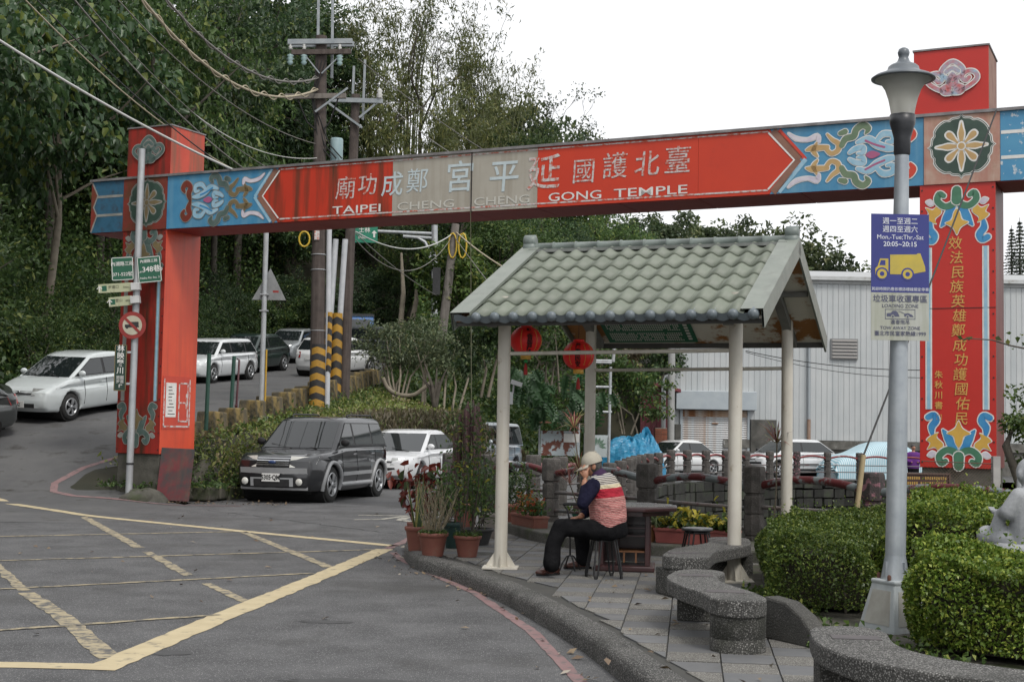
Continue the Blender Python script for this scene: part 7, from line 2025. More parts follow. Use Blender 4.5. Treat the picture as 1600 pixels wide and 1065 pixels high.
mb = MB(); mb.tube([(0, 0, 0), (0, 0, P(1048, 520, 60).z - a.z)], .16, 10); mb.build('grey_pole', M('grey_paint_pole', (.26, .265, .26), (.33, .33, .32), sc=2, ro=.6), None, a, label='thick grey pole at the left corner of the warehouse', cat='pole')
a = P(1036, 700, 60.5); a.z = float(lowz(60.5))
mb = MB(); zz = P(1036, 585, 60.5).z - a.z; mb.tube([(0, 0, 2), (0, 0, zz - .4), (.1, 0, zz - .1), (.5, 0, zz)], .1, 8); mb.build('bent_pipe', M('pipe_white_grey', (.45, .46, .46), ro=.5), None, a, label='pale bent pipe rising beside the maroon shed', cat='pipe')
brick_m = M('red_brick', (.17, .055, .03), (.22, .08, .045), sc=6, ro=.85, island=.25)
bp = thing('brick_pier', 'small red brick pier beside the blue tarpaulin', 'pier', P(1032, 700, 59)); bp.location.z = float(lowz(59))
mb = MB(); mb.box((0, 0, 1.0), (.5, .4, 2.0)); mb.build('core', M('mortar', (.2, .19, .17), ro=.9), bp)
mb = MB(); mb.box((0, 0, 0), (.25, .42, .085)); bkm = mb.mesh('brick', brick_m)
for r in range(20):
 for c in range(2): link('brick', bkm, bp, (-.13 + c * .262 + (.0 if r % 2 else .004), -.012, .06 + r * .098))
# blue tarpaulin heap
def crumple(label, c, r, mat, seed, amp=.16, n=30, name='tarpaulin_heap', cat='tarpaulin'):
 rr = random.Random(seed); W = [(rr.uniform(1, 7), rr.uniform(1, 7), rr.uniform(0, 6), rr.uniform(.3, 1)) for _ in range(10)]
 mb = MB(); vs = []
 for i in range(n + 1):
  for j in range(2 * n):
   th, a = pi * .52 * i / n, pi * j / n
   d = 1 + amp * sum(w_ * abs(sin(f1 * a + f2 * th + ph)) for f1, f2, ph, w_ in W) / 4 + .04 * abs(sin(13 * a + 9 * th)) - amp
   vs.append((r[0] * d * sin(th) * cos(a), r[1] * d * sin(th) * sin(a), r[2] * d * max(0, cos(th)) ** .7))
 m = 2 * n
 mb.add(vs, [(i * m + (j + 1) % m, i * m + j, (i + 1) * m + j, (i + 1) * m + (j + 1) % m) for i in range(n) for j in range(m)], 0, False)
 return mb.build(name, mat, None, c, label=label, cat=cat)
tarp = M('blue_tarpaulin', (.015, .15, .28), (.03, .24, .4), sc=4, ro=.35, bump=.5, bsc=12)
c = P(983, 705, 52.5); c.z = float(hill(c.x, 52.5)) - .3
crumple('crumpled bright blue tarpaulin heap behind the stone posts', c, (1.35, .9, (P(983, 674, 52.5).z - c.z) * .82), tarp, 4, .3)
c2 = P(1008, 690, 52.8); c2.z = c.z
crumple('smaller peaked blue tarpaulin beside the larger heap', c2, (.6, .6, (P(1008, 664, 52.8).z - c2.z) * .82), tarp, 9, .3)
# rusty notice board under a tin roof
rust_b = M('rusty_pale_blue_board', (.44, .50, .52), (.38, .43, .45), sc=3, ro=.6, dirt=((.14, .045, .028), 1.9, .5, .53))
rbY = 48.5
nb_ = thing('notice_board', 'rusting pale blue notice board under a tin roof behind the railing', 'notice board', P(870, 700, rbY)); nb_.location.z = float(lowz(rbY)) - .1
def rl(px, py, Y=rbY): return P(px, py, Y) - nb_.location
a, b = rl(845, 672), rl(905, 712)
mb = MB(); mb.box(((a.x + b.x) / 2, 0, (a.z + b.z) / 2), (b.x - a.x, .05, a.z - b.z)); mb.build('board', rust_b, nb_)
mb = MB(); mb.box((rl(893, 676).x, -.03, rl(893, 684).z), (.55, .01, .3)); mb.build('paper_sheet', white_p, nb_)
a2, b2_ = rl(917, 679), rl(950, 714)
mb = MB(); mb.box(((a2.x + b2_.x) / 2, .1, (a2.z + b2_.z) / 2), (b2_.x - a2.x, .05, a2.z - b2_.z)); pb = mb.build('painted_board', M('flower_board', (.42, .47, .48), (.36, .4, .4), sc=3, ro=.6, dirt=((.25, .14, .05), 2.5, .6, .68)), nb_)
cf = Vector(((a2.x + b2_.x) / 2, .07, (a2.z + b2_.z) / 2))
for k in range(7):
 an = pi * (k - .4) / 6.5
 mb = MB(); d = Vector((cos(an), 0, sin(an))); s_ = Vector((-sin(an), 0, cos(an)))
 mb.add([cf + d * .05, cf + d * .2 + s_ * .05, cf + d * .33, cf + d * .2 - s_ * .05], [(0, 1, 2, 3)]); mb.build('painted_leaf', M('painted_leaf_green', (.1, .17, .12), ro=.6), pb)
mb = MB(); q0, q1 = rl(842, 659), rl(905, 662); mb.box(((q0.x + q1.x) / 2, -.1, q0.z), (q1.x - q0.x, .9, .06)); mb.build('tin_roof', M('rusty_tin', (.16, .06, .04), (.2, .09, .06), sc=3, ro=.7), nb_)
for px in (843, 905, 952):
 mb = MB(); p = rl(px, 660); mb.tube([(p.x, .05, 0), (p.x, .05, p.z if px < 950 else p.z - .5)], .035, 8); mb.build('post', galv2, nb_)
# steel ladder frame
lf = thing('ladder_frame', 'grey steel ladder frame standing against the green slope', 'ladder', P(945, 690, 50)); lf.location.z = float(hill(lf.location.x, 50)) - .1
def rl2(px, py): return P(px, py, 50) - lf.location
for px0, px1 in ((951, 954),):
 mb = MB(); mb.tube([rl2(px0, 690) - Vector((0, 0, 1)), rl2(px1, 573)], .055, 8); mb.build('stile', galv2, lf)
mb = MB(); mb.tube([rl2(958, 565), rl2(961, 525)], .06, 8); mb.build('stile', galv2, lf)
mb = MB(); mb.tube([rl2(914, 690) - Vector((0, 0, 1)), rl2(918, 525)], .055, 8); mb.build('stile', galv2, lf)
for py in (566, 563, 604, 643):
 mb = MB(); mb.tube([rl2(917, py), rl2(956, py + .5)], .045, 8); mb.build('rung', galv2, lf)
# camera box on shelter post side
cb = thing('camera_box', 'white control box with small angled camera behind the left front shelter post', 'camera', P(790, 622, 15.4))
mb = MB(); mb.box((.0, 0, 0), (.165, .1, .14)); mb.build('box', M('box_white', (.55, .57, .58), ro=.4), cb, bevel=.008)
mb = MB(); mb.box((-.05, -.052, .02), (.02, .004, .05)); mb.build('panel_mark', ink, cb)
mb = MB(); mb.box((0, 0, 0), (.13, .07, .05)); o = mb.build('camera_body', MATS['box_white'], cb, (.12, 0, .17)); o.rotation_euler = (0, .3, 0)
mb = MB(); mb.tube([(.08, 0, .05), (.09, 0, .15)], .01, 6); mb.build('arm', galv2, cb)
mb = MB(); mb.tube([(-.02, .03, -.75 + .0), (-.02, .03, .0)], .015, 6); mb.build('stem', galv2, cb)

# plaque, mesh fence post, statues at the right
pq = thing('plaque', 'brown plaque with rows of gold characters before the right gate pillar', 'plaque', P(1444, 775, 17.5), .05)
mb = MB(); mb.box((0, 0, .1), (.62, .03, .36)); mb.build('board', M('plaque_brown', (.05, .022, .018), (.065, .03, .024), sc=5, ro=.45), pq)
for (cx, cz, sx, sz) in ((0, .285, .65, .02), (0, -.085, .65, .02), (-.32, .1, .02, .38), (.32, .1, .02, .38)):
 mb = MB(); mb.box((cx, -.012, cz), (sx, .04, sz)); mb.build('frame', M('plaque_frame', (.1, .06, .045), ro=.5), pq)
gm = M('gold_letter', (.42, .26, .06), ro=.5)
mb = MB()
for r in range(5):
 for c_ in range(20):
  if rnd.random() < .1: continue
  z = .23 - r * .065
  mb.box((-.27 + c_ * .0285, -.0165, z), (.018, .003, .035))
mb.build('gold_characters', gm, pq, kind='stuff')
fp = thing('mesh_fence', 'chain-link fence with pale concrete post before the right pillar foot', 'fence', P(1556, 765, 16.5))
mb = MB(); mb.box((0, 0, -.1), (.085, .085, 1.0)); mb.build('fence_post', M('fence_post_concrete', (.38, .37, .35), (.28, .27, .26), sc=6, ro=.85, dirt=((.08, .075, .07), 5, .55, .66)), fp)
mb = MB(); x0 = P(1440, 740, 16.5).x - fp.location.x
nW = 22
for k in range(nW):
 for sgn in (1, -1):
  xa_ = lerp(x0, -.05, k / nW); hgt = .46
  xb_ = xa_ + sgn * .42
  t0, t1 = 0, 1
  p0, p1 = Vector((xa_, 0, -.12)), Vector((xb_, 0, .32))
  if p1.x < x0 or p1.x > -.04:
   lim = x0 if p1.x < x0 else -.04; tt = (lim - xa_) / (xb_ - xa_); p1 = p0.lerp(p1, tt)
  mb.tube([p0, p1], .0028, 4)
mb.tube([(x0, 0, .33), (-.04, 0, .31)], .006, 5); mb.tube([(x0 - .1, 0, -.08), (-.04, 0, -.12)], .012, 5)
mb.build('wire_mesh', M('rusty_mesh', (.1, .06, .04), ro=.7), fp)
mb = MB(); mb.box((x0 / 2, .25, -.35), (-x0 + .1, .1, .42)); mb.build('base_wall', M('rust_stained_wall', (.03, .025, .02), (.09, .055, .02), sc=5, ro=.9, dirt=((.2, .12, .03), 7, .58, .68)), fp)
granite = M('pale_granite', (.30, .31, .325), (.36, .37, .385), sc=30, ro=.75, bump=.15, bsc=80, speck=((.18, .18, .19), 110, .3))
def statue(label, loc, rz, s=1.0):
 t = thing('statue', label, 'statue', loc, rz, 'pale granite statues behind the hedge')
 mb = MB()
 torso(mb, [((0, 0, -.3), .26, .24), ((0, 0, -.1), .26, .23), ((0, 0, .1), .235, .19), ((0, 0, .24), .2, .15), ((0, 0, .31), .12, .1)], (1, 0, 0))
 ball(mb, Vector((0, -.03, .43)), (.165, .16, .165)); limb(mb, [(0, -.01, .28), (0, -.02, .36)], [.09, .1])
 for s_ in (1, -1):
  ball(mb, Vector((s_ * .16, -.03, .41)), (.03, .035, .055))
  limb(mb, [(s_ * .2, 0, .2), (s_ * .29, -.06, .04), (s_ * .24, -.24, .0)], [.085, .08, .055])
  ball(mb, Vector((s_ * .22, -.3, .02)), (.05, .06, .035))
  for k in range(4): limb(mb, [(s_ * .22 + (k - 1.5) * .02, -.33, .03), (s_ * .22 + (k - 1.5) * .022, -.375, .045), (s_ * .22 + (k - 1.5) * .022, -.4, .07)], [.012, .011, .009], 6)
  limb(mb, [(s_ * .2 - s_ * .04, -.28, .04), (s_ * .2 - s_ * .07, -.31, .07)], [.014, .011], 6)
  limb(mb, [(s_ * .27, -.2, -.02), (s_ * .27, -.25, -.2)], [.06, .09])
  limb(mb, [(s_ * .16, -.08, -.25), (s_ * .3, -.35, -.22), (s_ * .05, -.4, -.26)], [.13, .11, .08])
 ball(mb, Vector((0, -.19, .42)), (.03, .03, .03)); ball(mb, Vector((0, -.175, .36)), (.05, .02, .015))
 o = remesh('figure', mb, .014, granite, t, 4)
 mb = MB(); mb.lathe([(.42, -.5), (.44, -.46), (.42, -.3), (.36, -.27)], 24); mb.build('seat_stone', granite, t)
 t.scale = (s, s, s)
 return t
statue('pale granite seated child statue seen from behind, partly out of frame', P(1618, 806, 10.2), pi + .35, .74)
statue('second granite child statue whose head shows above the first', P(1624, 780, 11.3), .5, .8)
# ---------------------------------------------------------------- foliage
def unit(v): return v / np.maximum(np.linalg.norm(v, axis=-1, keepdims=True), 1e-9)
def leaves_np(C, L, Wd, out=None, droop=.3, fold=.25, r=rng, hi=False):
 """one folded leaf (two triangles pairs) per centre; returns verts and quads"""
 n = len(C)
 L = np.broadcast_to(np.asarray(L, float), (n,)) * r.uniform(.7, 1.25, n); Wd = L * Wd
 ax = unit(r.normal(size=(n, 3)) + (0 if out is None else out * 1.2) + np.array([0, 0, -droop]))
 nr = unit(r.normal(size=(n, 3)) * .7 + np.array([0, 0, 1.0]) + (0 if out is None else out * .6))
 sd = unit(np.cross(ax, nr)); nr = np.cross(sd, ax)
 b = C - ax * (L / 2)[:, None]; t = C + ax * (L / 2)[:, None] - nr * (L * .12)[:, None]
 m = C - ax * (L * .05)[:, None] + nr * (L * .06)[:, None]
 l = m + sd * (Wd / 2)[:, None] + nr * (Wd * fold)[:, None]; q = m - sd * (Wd / 2)[:, None] + nr * (Wd * fold)[:, None]
 if hi:
  k1, k2 = .95, .62
  m2 = C + ax * (L * .22)[:, None]; m1 = C - ax * (L * .26)[:, None]; f_ = nr * (Wd * fold)[:, None]
  l1, r1 = m1 + sd * (Wd / 2 * k1)[:, None] + f_, m1 - sd * (Wd / 2 * k1)[:, None] + f_
  l2, r2 = m2 + sd * (Wd / 2 * k2)[:, None] + f_ * .5, m2 - sd * (Wd / 2 * k2)[:, None] + f_ * .5
  V = np.stack([b, l1, l2, t, r2, r1], 1).reshape(-1, 3); i = np.arange(n)[:, None] * 6
  return V, np.concatenate([i + [0, 1, 2, 3], i + [0, 3, 4, 5]], 1).reshape(-1, 4)
 V = np.stack([b, l, t, q], 1).reshape(-1, 3)
 F = np.arange(4 * n).reshape(n, 4)
 return V, F
def cat_np(parts):
 Vs, Fs, o = [], [], 0
 for V, F in parts: Vs.append(V); Fs.append(F + o); o += len(V)
 return np.concatenate(Vs), np.concatenate(Fs)
g_dark = leaf_mat('leaf_dark', (.026, .052, .021), (.075, .13, .045), (.15, .19, .055), .08, .42)  # these three tree leaves are paler and more translucent, in place of haze
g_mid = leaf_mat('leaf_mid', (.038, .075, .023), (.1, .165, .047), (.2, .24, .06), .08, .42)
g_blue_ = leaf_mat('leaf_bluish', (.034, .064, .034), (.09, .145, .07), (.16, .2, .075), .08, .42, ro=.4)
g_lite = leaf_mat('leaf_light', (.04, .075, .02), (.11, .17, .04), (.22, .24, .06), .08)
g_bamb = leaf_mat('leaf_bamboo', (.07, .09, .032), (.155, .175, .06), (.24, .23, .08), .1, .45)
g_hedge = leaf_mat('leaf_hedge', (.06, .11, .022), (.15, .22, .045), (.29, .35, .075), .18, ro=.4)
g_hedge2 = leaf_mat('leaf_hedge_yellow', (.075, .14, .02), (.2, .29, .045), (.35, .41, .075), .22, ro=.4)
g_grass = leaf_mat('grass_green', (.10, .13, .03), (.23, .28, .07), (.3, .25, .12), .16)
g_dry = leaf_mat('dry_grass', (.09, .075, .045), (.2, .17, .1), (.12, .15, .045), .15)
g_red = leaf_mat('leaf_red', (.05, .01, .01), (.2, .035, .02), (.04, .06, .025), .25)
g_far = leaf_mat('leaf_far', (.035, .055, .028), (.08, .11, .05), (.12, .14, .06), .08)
bark = M('bark', (.05, .042, .034), (.09, .078, .062), sc=6, ro=.9, bump=.5, bsc=30)
bark_l = M('bark_pale', (.17, .145, .11), (.23, .2, .155), sc=6, ro=.9)
def crown_points(K, per, R, cr, r, lobes=None, hollow=.55):
 d = unit(r.normal(size=(K, 3))); d[:, 2] = d[:, 2] * .9 + .08
 rad = r.uniform(hollow ** 3, 1, K) ** (1 / 3)
 wob = 1 + .22 * np.sin(3 * np.arctan2(d[:, 1], d[:, 0]) + r.uniform(0, 6)) + .15 * np.sin(5 * d[:, 2] + r.uniform(0, 6))
 c = d * (rad * wob)[:, None] * np.array(R)
 cs = cr * r.uniform(.6, 1.3, K)
 P_ = c[:, None, :] + unit(r.normal(size=(K, per, 3))) * (cs[:, None] * r.uniform(0, 1, (K, per)) ** .45)[..., None] * np.array([1, 1, .62])
 out = unit(P_ - c[:, None, :]) * .6 + unit(c)[:, None, :] * .6
 return c, P_.reshape(-1, 3), out.reshape(-1, 3)
def tree_meshes(seed, h, R, K, per, cr, leaf, wd, mat, droop=.3, tr=.16, bmat=None, trunk_c=True, low=.0):
 r = np.random.default_rng(seed); rr = random.Random(seed)
 c, Pn, out = crown_points(K, per, R, cr, r)
 base = np.array([0, 0, h - R[2] * .95])
 V, F = leaves_np(Pn + base, leaf, wd, out, droop, r=r, hi=True)
 crown = mesh_np('crown', V, F, mat)
 mb = MB(); top = Vector(base) + Vector((rr.uniform(-.3, .3), rr.uniform(-.3, .3), R[2] * .3))
 mid = top * .5 + Vector((rr.uniform(-.25, .25), rr.uniform(-.25, .25), 0))
 mb.tube([(0, 0, -.8), (0, 0, .2), mid, top], [tr * 1.3, tr, tr * .75, tr * .4], 10)
 idx = r.choice(len(c), min(12, len(c)), replace=False)
 for i in idx:
  e = Vector(c[i]) + Vector(base); s = mid.lerp(top, rr.uniform(0, .9)); q = s.lerp(e, .5) + Vector((rr.uniform(-.3, .3), rr.uniform(-.3, .3), rr.uniform(-.1, .4)))
  mb.tube([s, q, e], [tr * .4, tr * .25, tr * .08], 6, caps=False)
 return crown, mb.mesh('trunk', bmat or bark)
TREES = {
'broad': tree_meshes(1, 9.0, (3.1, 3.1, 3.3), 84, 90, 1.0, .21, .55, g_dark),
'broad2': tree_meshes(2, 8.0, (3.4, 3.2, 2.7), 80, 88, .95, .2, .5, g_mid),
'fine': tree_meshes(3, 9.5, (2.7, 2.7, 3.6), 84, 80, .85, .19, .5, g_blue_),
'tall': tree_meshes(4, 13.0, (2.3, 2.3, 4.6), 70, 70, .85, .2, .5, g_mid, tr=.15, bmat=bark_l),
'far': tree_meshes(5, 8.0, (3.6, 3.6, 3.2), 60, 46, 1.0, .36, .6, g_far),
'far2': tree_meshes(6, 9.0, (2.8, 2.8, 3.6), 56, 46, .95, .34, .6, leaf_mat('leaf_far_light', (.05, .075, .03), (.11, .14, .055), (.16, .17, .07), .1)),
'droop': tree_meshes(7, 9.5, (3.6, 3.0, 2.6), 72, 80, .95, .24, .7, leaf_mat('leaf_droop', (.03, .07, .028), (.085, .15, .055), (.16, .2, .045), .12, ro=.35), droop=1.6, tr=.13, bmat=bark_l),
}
def plant_tree(kind, x, y, z, s, rz, label, group=None, sz=None, name='tree', lean=(0, 0)):
 cr, tr_ = TREES[kind]
 t = thing(name, label, 'tree', (x, y, z), rz, group)
 t.scale = (s, s, sz or s); t.rotation_euler = (lean[0], lean[1], rz)
 link('crown', cr, t); link('trunk', tr_, t)
 return t
rt = random.Random(21)
HG = 'trees of the wooded hillside above the road'
# left hillside: rows climbing the slope
for d0, ystep, y0, y1 in [(4.2, 4.6, 24, 74), (9.0, 5.2, 26, 76), (13.5, 6.0, 30, 78), (18.5, 7.0, 36, 80)]:
 Y = y0
 while Y < y1:
  x = float(xl_(Y)) - d0 - rt.uniform(-.8, 1.2); yy = Y + rt.uniform(-1.2, 1.2)
  px = 800 + x / yy * FPX
  if px > -330:
   k = rt.choice(['broad', 'broad', 'fine', 'broad2', 'fine', 'tall'])
   s = rt.uniform(.72, 1.05)
   if px > 430 and d0 > 9 : s *= .8
   plant_tree(k, x, yy, float(hill(x, yy)) - .3, s, rt.uniform(0, 6.3), 'dense evergreen tree in the wooded hillside above the parked cars', HG)
  Y += ystep
plant_tree('droop', -14.3, 34.5, float(hill(-14.3, 34.5)), 1.1, .4, 'large-leaved tree drooping over the road behind the left gate pillar head')
plant_tree('droop', -14.2, 41.5, float(hill(-14.2, 41.5)), 1.1, 2.0, 'large-leaved tree spreading right of the left gate pillar head')
plant_tree('broad2', -12.2, 28.2, float(upz(28)) + .6, .62, 1.0, 'bushy tree above the white compact saloon')
# trees closing the view up the hill road and behind the gate beam
CG = 'dark trees behind the gate beam'
def plant_top(k, px, Y, top, s, label, group=None, off=.3):
 """tree rooted on the slope whose crown reaches the surveyed height"""
 x = (px - 800) / FPX * Y; zt = P(px, top, Y).z
 h_ = {'broad': 9.3, 'broad2': 8.2, 'fine': 10, 'tall': 13.4, 'far': 8.4, 'far2': 9.6, 'droop': 9.5}[k]
 zb = min(float(hill(x, Y)) - off, zt - h_ * s * .8)
 sz = (zt - zb) / h_
 if sz > s * 1.5: sz = s * 1.5; zb = zt - h_ * sz
 return plant_tree(k, x, Y, zb, s, rt.uniform(0, 6.3), label, group, sz)
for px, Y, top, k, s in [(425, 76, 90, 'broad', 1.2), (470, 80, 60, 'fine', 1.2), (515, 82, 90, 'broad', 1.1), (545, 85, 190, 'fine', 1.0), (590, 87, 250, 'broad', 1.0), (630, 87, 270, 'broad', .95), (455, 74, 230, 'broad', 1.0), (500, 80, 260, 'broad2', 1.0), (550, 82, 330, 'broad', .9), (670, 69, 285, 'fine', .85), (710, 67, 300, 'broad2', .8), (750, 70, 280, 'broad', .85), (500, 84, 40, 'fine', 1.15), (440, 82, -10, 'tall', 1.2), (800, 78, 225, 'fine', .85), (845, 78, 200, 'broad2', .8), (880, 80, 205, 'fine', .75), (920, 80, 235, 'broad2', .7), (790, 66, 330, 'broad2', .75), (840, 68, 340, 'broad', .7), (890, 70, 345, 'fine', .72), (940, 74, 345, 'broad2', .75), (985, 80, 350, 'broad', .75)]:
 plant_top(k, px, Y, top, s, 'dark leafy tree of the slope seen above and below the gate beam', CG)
for px, Y, top, k, s in [(-20, 46, -40, 'broad', 1.1), (70, 50, -70, 'fine', 1.1), (150, 54, -60, 'broad', 1.2), (225, 52, -50, 'broad2', 1.1), (300, 62, -70, 'broad', 1.25), (365, 72, -60, 'fine', 1.4), (415, 80, -50, 'broad', 1.4), (465, 88, -30, 'fine', 1.5), (330, 66, 60, 'broad2', 1.1), (395, 76, 50, 'broad', 1.2)]:
 plant_top(k, px, Y, top, s, 'dense evergreen tree in the wooded hillside above the parked cars', HG)
plant_top('fine', 455, 84, -10, 1.5, 'tall dense tree rising behind the utility pole crossarms')
plant_top('broad', 385, 75, -20, 1.4, 'broad dark tree left of the utility pole top')
for i_, Y in enumerate(np.arange(39, 68, 2.6)):
 x = float(xl_(Y)) - rt.uniform(.4, 1.2); s = rt.uniform(.36, .52)
 plant_tree(rt.choice(['broad2', 'broad', 'fine']), x, float(Y), float(hill(x, Y)) - s * 3.2, s, rt.uniform(0, 6), '%s leafy bush up the hillside foot behind the parked cars, counted from the gate' % words[i_], 'bushes along the hillside foot', name='bush')['category'] = 'bush'
for i_, px in enumerate(range(415, 640, 28)):
 Y = rt.uniform(69.5, 72); x = (px - 800) / FPX * Y; s = rt.uniform(.42, .6)
 plant_tree(rt.choice(['broad2', 'broad', 'fine']), x, Y, float(hill(x, Y)) - s * 3.0, s, rt.uniform(0, 6), '%s dark bush from the left closing the bend of the hill road' % words[i_], 'bushes at the road bend', name='bush')['category'] = 'bush'
# tree with sky behind at the right of the wood, thin tops
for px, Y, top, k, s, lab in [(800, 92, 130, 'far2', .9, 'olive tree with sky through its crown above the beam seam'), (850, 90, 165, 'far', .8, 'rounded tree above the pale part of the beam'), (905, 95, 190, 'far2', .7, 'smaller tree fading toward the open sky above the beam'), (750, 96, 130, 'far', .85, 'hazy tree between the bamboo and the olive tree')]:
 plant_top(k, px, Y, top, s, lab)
# ridge behind the shelter and warehouse
RG = 'trees along the far ridge behind the shelter'
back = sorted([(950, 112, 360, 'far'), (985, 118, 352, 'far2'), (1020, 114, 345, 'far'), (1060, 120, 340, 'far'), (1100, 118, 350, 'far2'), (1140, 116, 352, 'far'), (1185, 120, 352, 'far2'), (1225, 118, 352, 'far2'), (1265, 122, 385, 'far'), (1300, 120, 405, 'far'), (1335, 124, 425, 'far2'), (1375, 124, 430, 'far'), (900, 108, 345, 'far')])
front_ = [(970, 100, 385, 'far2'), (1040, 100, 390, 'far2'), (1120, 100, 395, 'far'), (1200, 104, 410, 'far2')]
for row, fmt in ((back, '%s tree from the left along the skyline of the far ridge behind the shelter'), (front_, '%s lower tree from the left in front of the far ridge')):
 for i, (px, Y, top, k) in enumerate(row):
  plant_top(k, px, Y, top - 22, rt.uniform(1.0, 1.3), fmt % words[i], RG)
# bamboo clumps
bam_m = M('bamboo_culm', (.09, .11, .035), (.13, .13, .05), sc=4, ro=.5)
def bamboo(seed, n=13, h=12, spread=2.4, leaf=.34):
 r = random.Random(seed); nr = np.random.default_rng(seed); mb = MB(); C, O = [], []
 for i in range(n):
  a = r.uniform(0, 6.28); hh = h * r.uniform(.7, 1.08); lx, ly = cos(a) * spread * r.uniform(.3, 1.2), sin(a) * spread * r.uniform(.3, 1.2)
  b0 = Vector((r.uniform(-.7, .7), r.uniform(-.7, .7), -.5))
  pts = [b0 + Vector((lx * t ** 2.2, ly * t ** 2.2, hh * (t - .12 * t ** 4))) for t in np.linspace(0, 1, 9)]
  mb.tube(pts, [.05 * (1 - .85 * k / 8) for k in range(9)], 6, caps=False)
  for k in range(40):
   t = r.uniform(.22, 1.0); i0 = min(7, int(t * 8)); p = pts[i0].lerp(pts[i0 + 1], t * 8 - i0)
   q = p + Vector((r.gauss(0, .42), r.gauss(0, .42), r.gauss(0, .3)))
   for _ in range(7): C.append(q + Vector((r.gauss(0, .2), r.gauss(0, .2), r.gauss(0, .14))))
 V, F = leaves_np(np.array([tuple(c) for c in C]), leaf, .2, None, 1.0, r=nr)
 return mesh_np('foliage', V, F, g_bamb), mb.mesh('culms', bam_m)
B1, B2 = bamboo(3), bamboo(8, 15, 13, 3.0)
for px, Y, top, b, lab in [(575, 80, -20, B1, 'tall thin bamboo clump nearest the utility pole'), (630, 82, -60, B2, 'tallest bamboo clump cut by the top of the picture'), (690, 80, 30, B1, 'arching bamboo clump in the middle of the grove'), (740, 82, 10, B2, 'feathery bamboo clump leaning right against the sky'), (780, 84, 75, B1, 'pale bamboo clump at the right end of the grove'), (660, 76, 140, B2, 'low bamboo clump in front of the grove'), (720, 76, 150, B1, 'low bamboo clump just above the beam'), (605, 78, 110, B2, 'olive bamboo clump right behind the second utility pole'), (765, 78, 160, B2, 'short olive bamboo clump above the grey beam panel')]:
 zt = P(px, top, Y).z; x = (px - 800) / FPX * Y
 t = thing('bamboo_clump', lab, 'bamboo', (x, Y, zt - 11.5), rt.uniform(0, 6))
 link('foliage', b[0], t); link('culms', b[1], t)
# bare branching trees against the sky
def bare(seed, h, tips=True, mat=None):
 r = random.Random(seed); mb = MB(); ends = []
 def grow(p, d, L, rad, dep):
  q = [p]; dd = d.copy()
  for i in range(3):
   dd = (dd + Vector((r.gauss(0, .14), r.gauss(0, .14), r.gauss(.03, .1)))).normalized(); q.append(q[-1] + dd * L / 3)
  mb.tube(q, [rad, rad * .85, rad * .7, rad * .55], 5, caps=False)
  if dep == 0: ends.append(q[-1]); return
  for k in range(r.choice((2, 2, 3))):
   nd = (dd + Vector((r.gauss(0, .5), r.gauss(0, .5), r.gauss(.1, .3)))).normalized(); grow(q[r.choice((2, 3))], nd, L * r.uniform(.6, .8), rad * .55, dep - 1)
 grow(Vector((0, 0, 0)), Vector((0, 0, 1)), h * .38, h * .013, 4)
 return mb.mesh('branches', mat or bark), ends
for px, Y, bot, top, sd, lab in [(865, 90, 265, 118, 4, 'bare branching tree against the white sky left of centre'), (900, 92, 250, 150, 9, 'thin bare tree leaning right above the beam'), (590, 78, 300, -30, 12, 'bare-stemmed tall tree behind the utility poles'), (655, 80, 280, -10, 15, 'slender bare tree among the bamboo')]:
 a, b = P(px, bot, Y), P(px, top, Y); h_ = b.z - a.z
 me, ends = bare(sd, h_)
 t = thing('bare_tree', lab, 'tree', a, rt.uniform(0, 6)); link('branches', me, t)
 C = np.array([tuple(e + Vector((rt.gauss(0, .25), rt.gauss(0, .25), rt.gauss(0, .2)))) for e in ends for _ in range(5)])
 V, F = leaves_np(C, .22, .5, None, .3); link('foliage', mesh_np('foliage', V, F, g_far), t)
# conifers on the far hill at the right edge
con = MB()
def conifer():
 mb = MB(); mb.tube([(0, 0, 0), (0, 0, 10)], [.18, .03], 6)
 r = np.random.default_rng(4); C = []
 for z in np.arange(1.0, 9.8, .42):
  R_ = (10 - z) * .17 + .12
  for a in np.arange(0, 6.28, .5):
   for k in np.linspace(.2, 1, 5): C.append((R_ * k * cos(a + z), R_ * k * sin(a + z), z - .12 * k))
 V, F = leaves_np(np.array(C), .42, .35, None, .2, r=r)
 return mesh_np('crown', V, F, leaf_mat('leaf_conifer', (.035, .05, .035), (.07, .09, .06))), mb.mesh('trunk', bark)
cc, ct = conifer()
for px, top, Y, s, lab in [(1583, 352, 170, .95, 'spired conifer left of the pair at the right edge'), (1596, 340, 170, 1.1, 'tall conifer at the right edge above the roof'), (1608, 360, 172, 1.0, 'conifer half cut by the right edge')]:
 z = P(px, top, Y).z - 10 * s; x = (px - 800) / FPX * Y
 t = thing('conifer', lab, 'tree', (x, Y, z), 0); t.scale = (s, s, s); link('crown', cc, t); link('trunk', ct, t)
lump('far_hill', (118, 190, 4), (62, 40, 17), M('far_hill_green', (.05, .07, .035), (.08, .1, .05), sc=.15, ro=.95), 12, None, None, n=20, kind='structure')

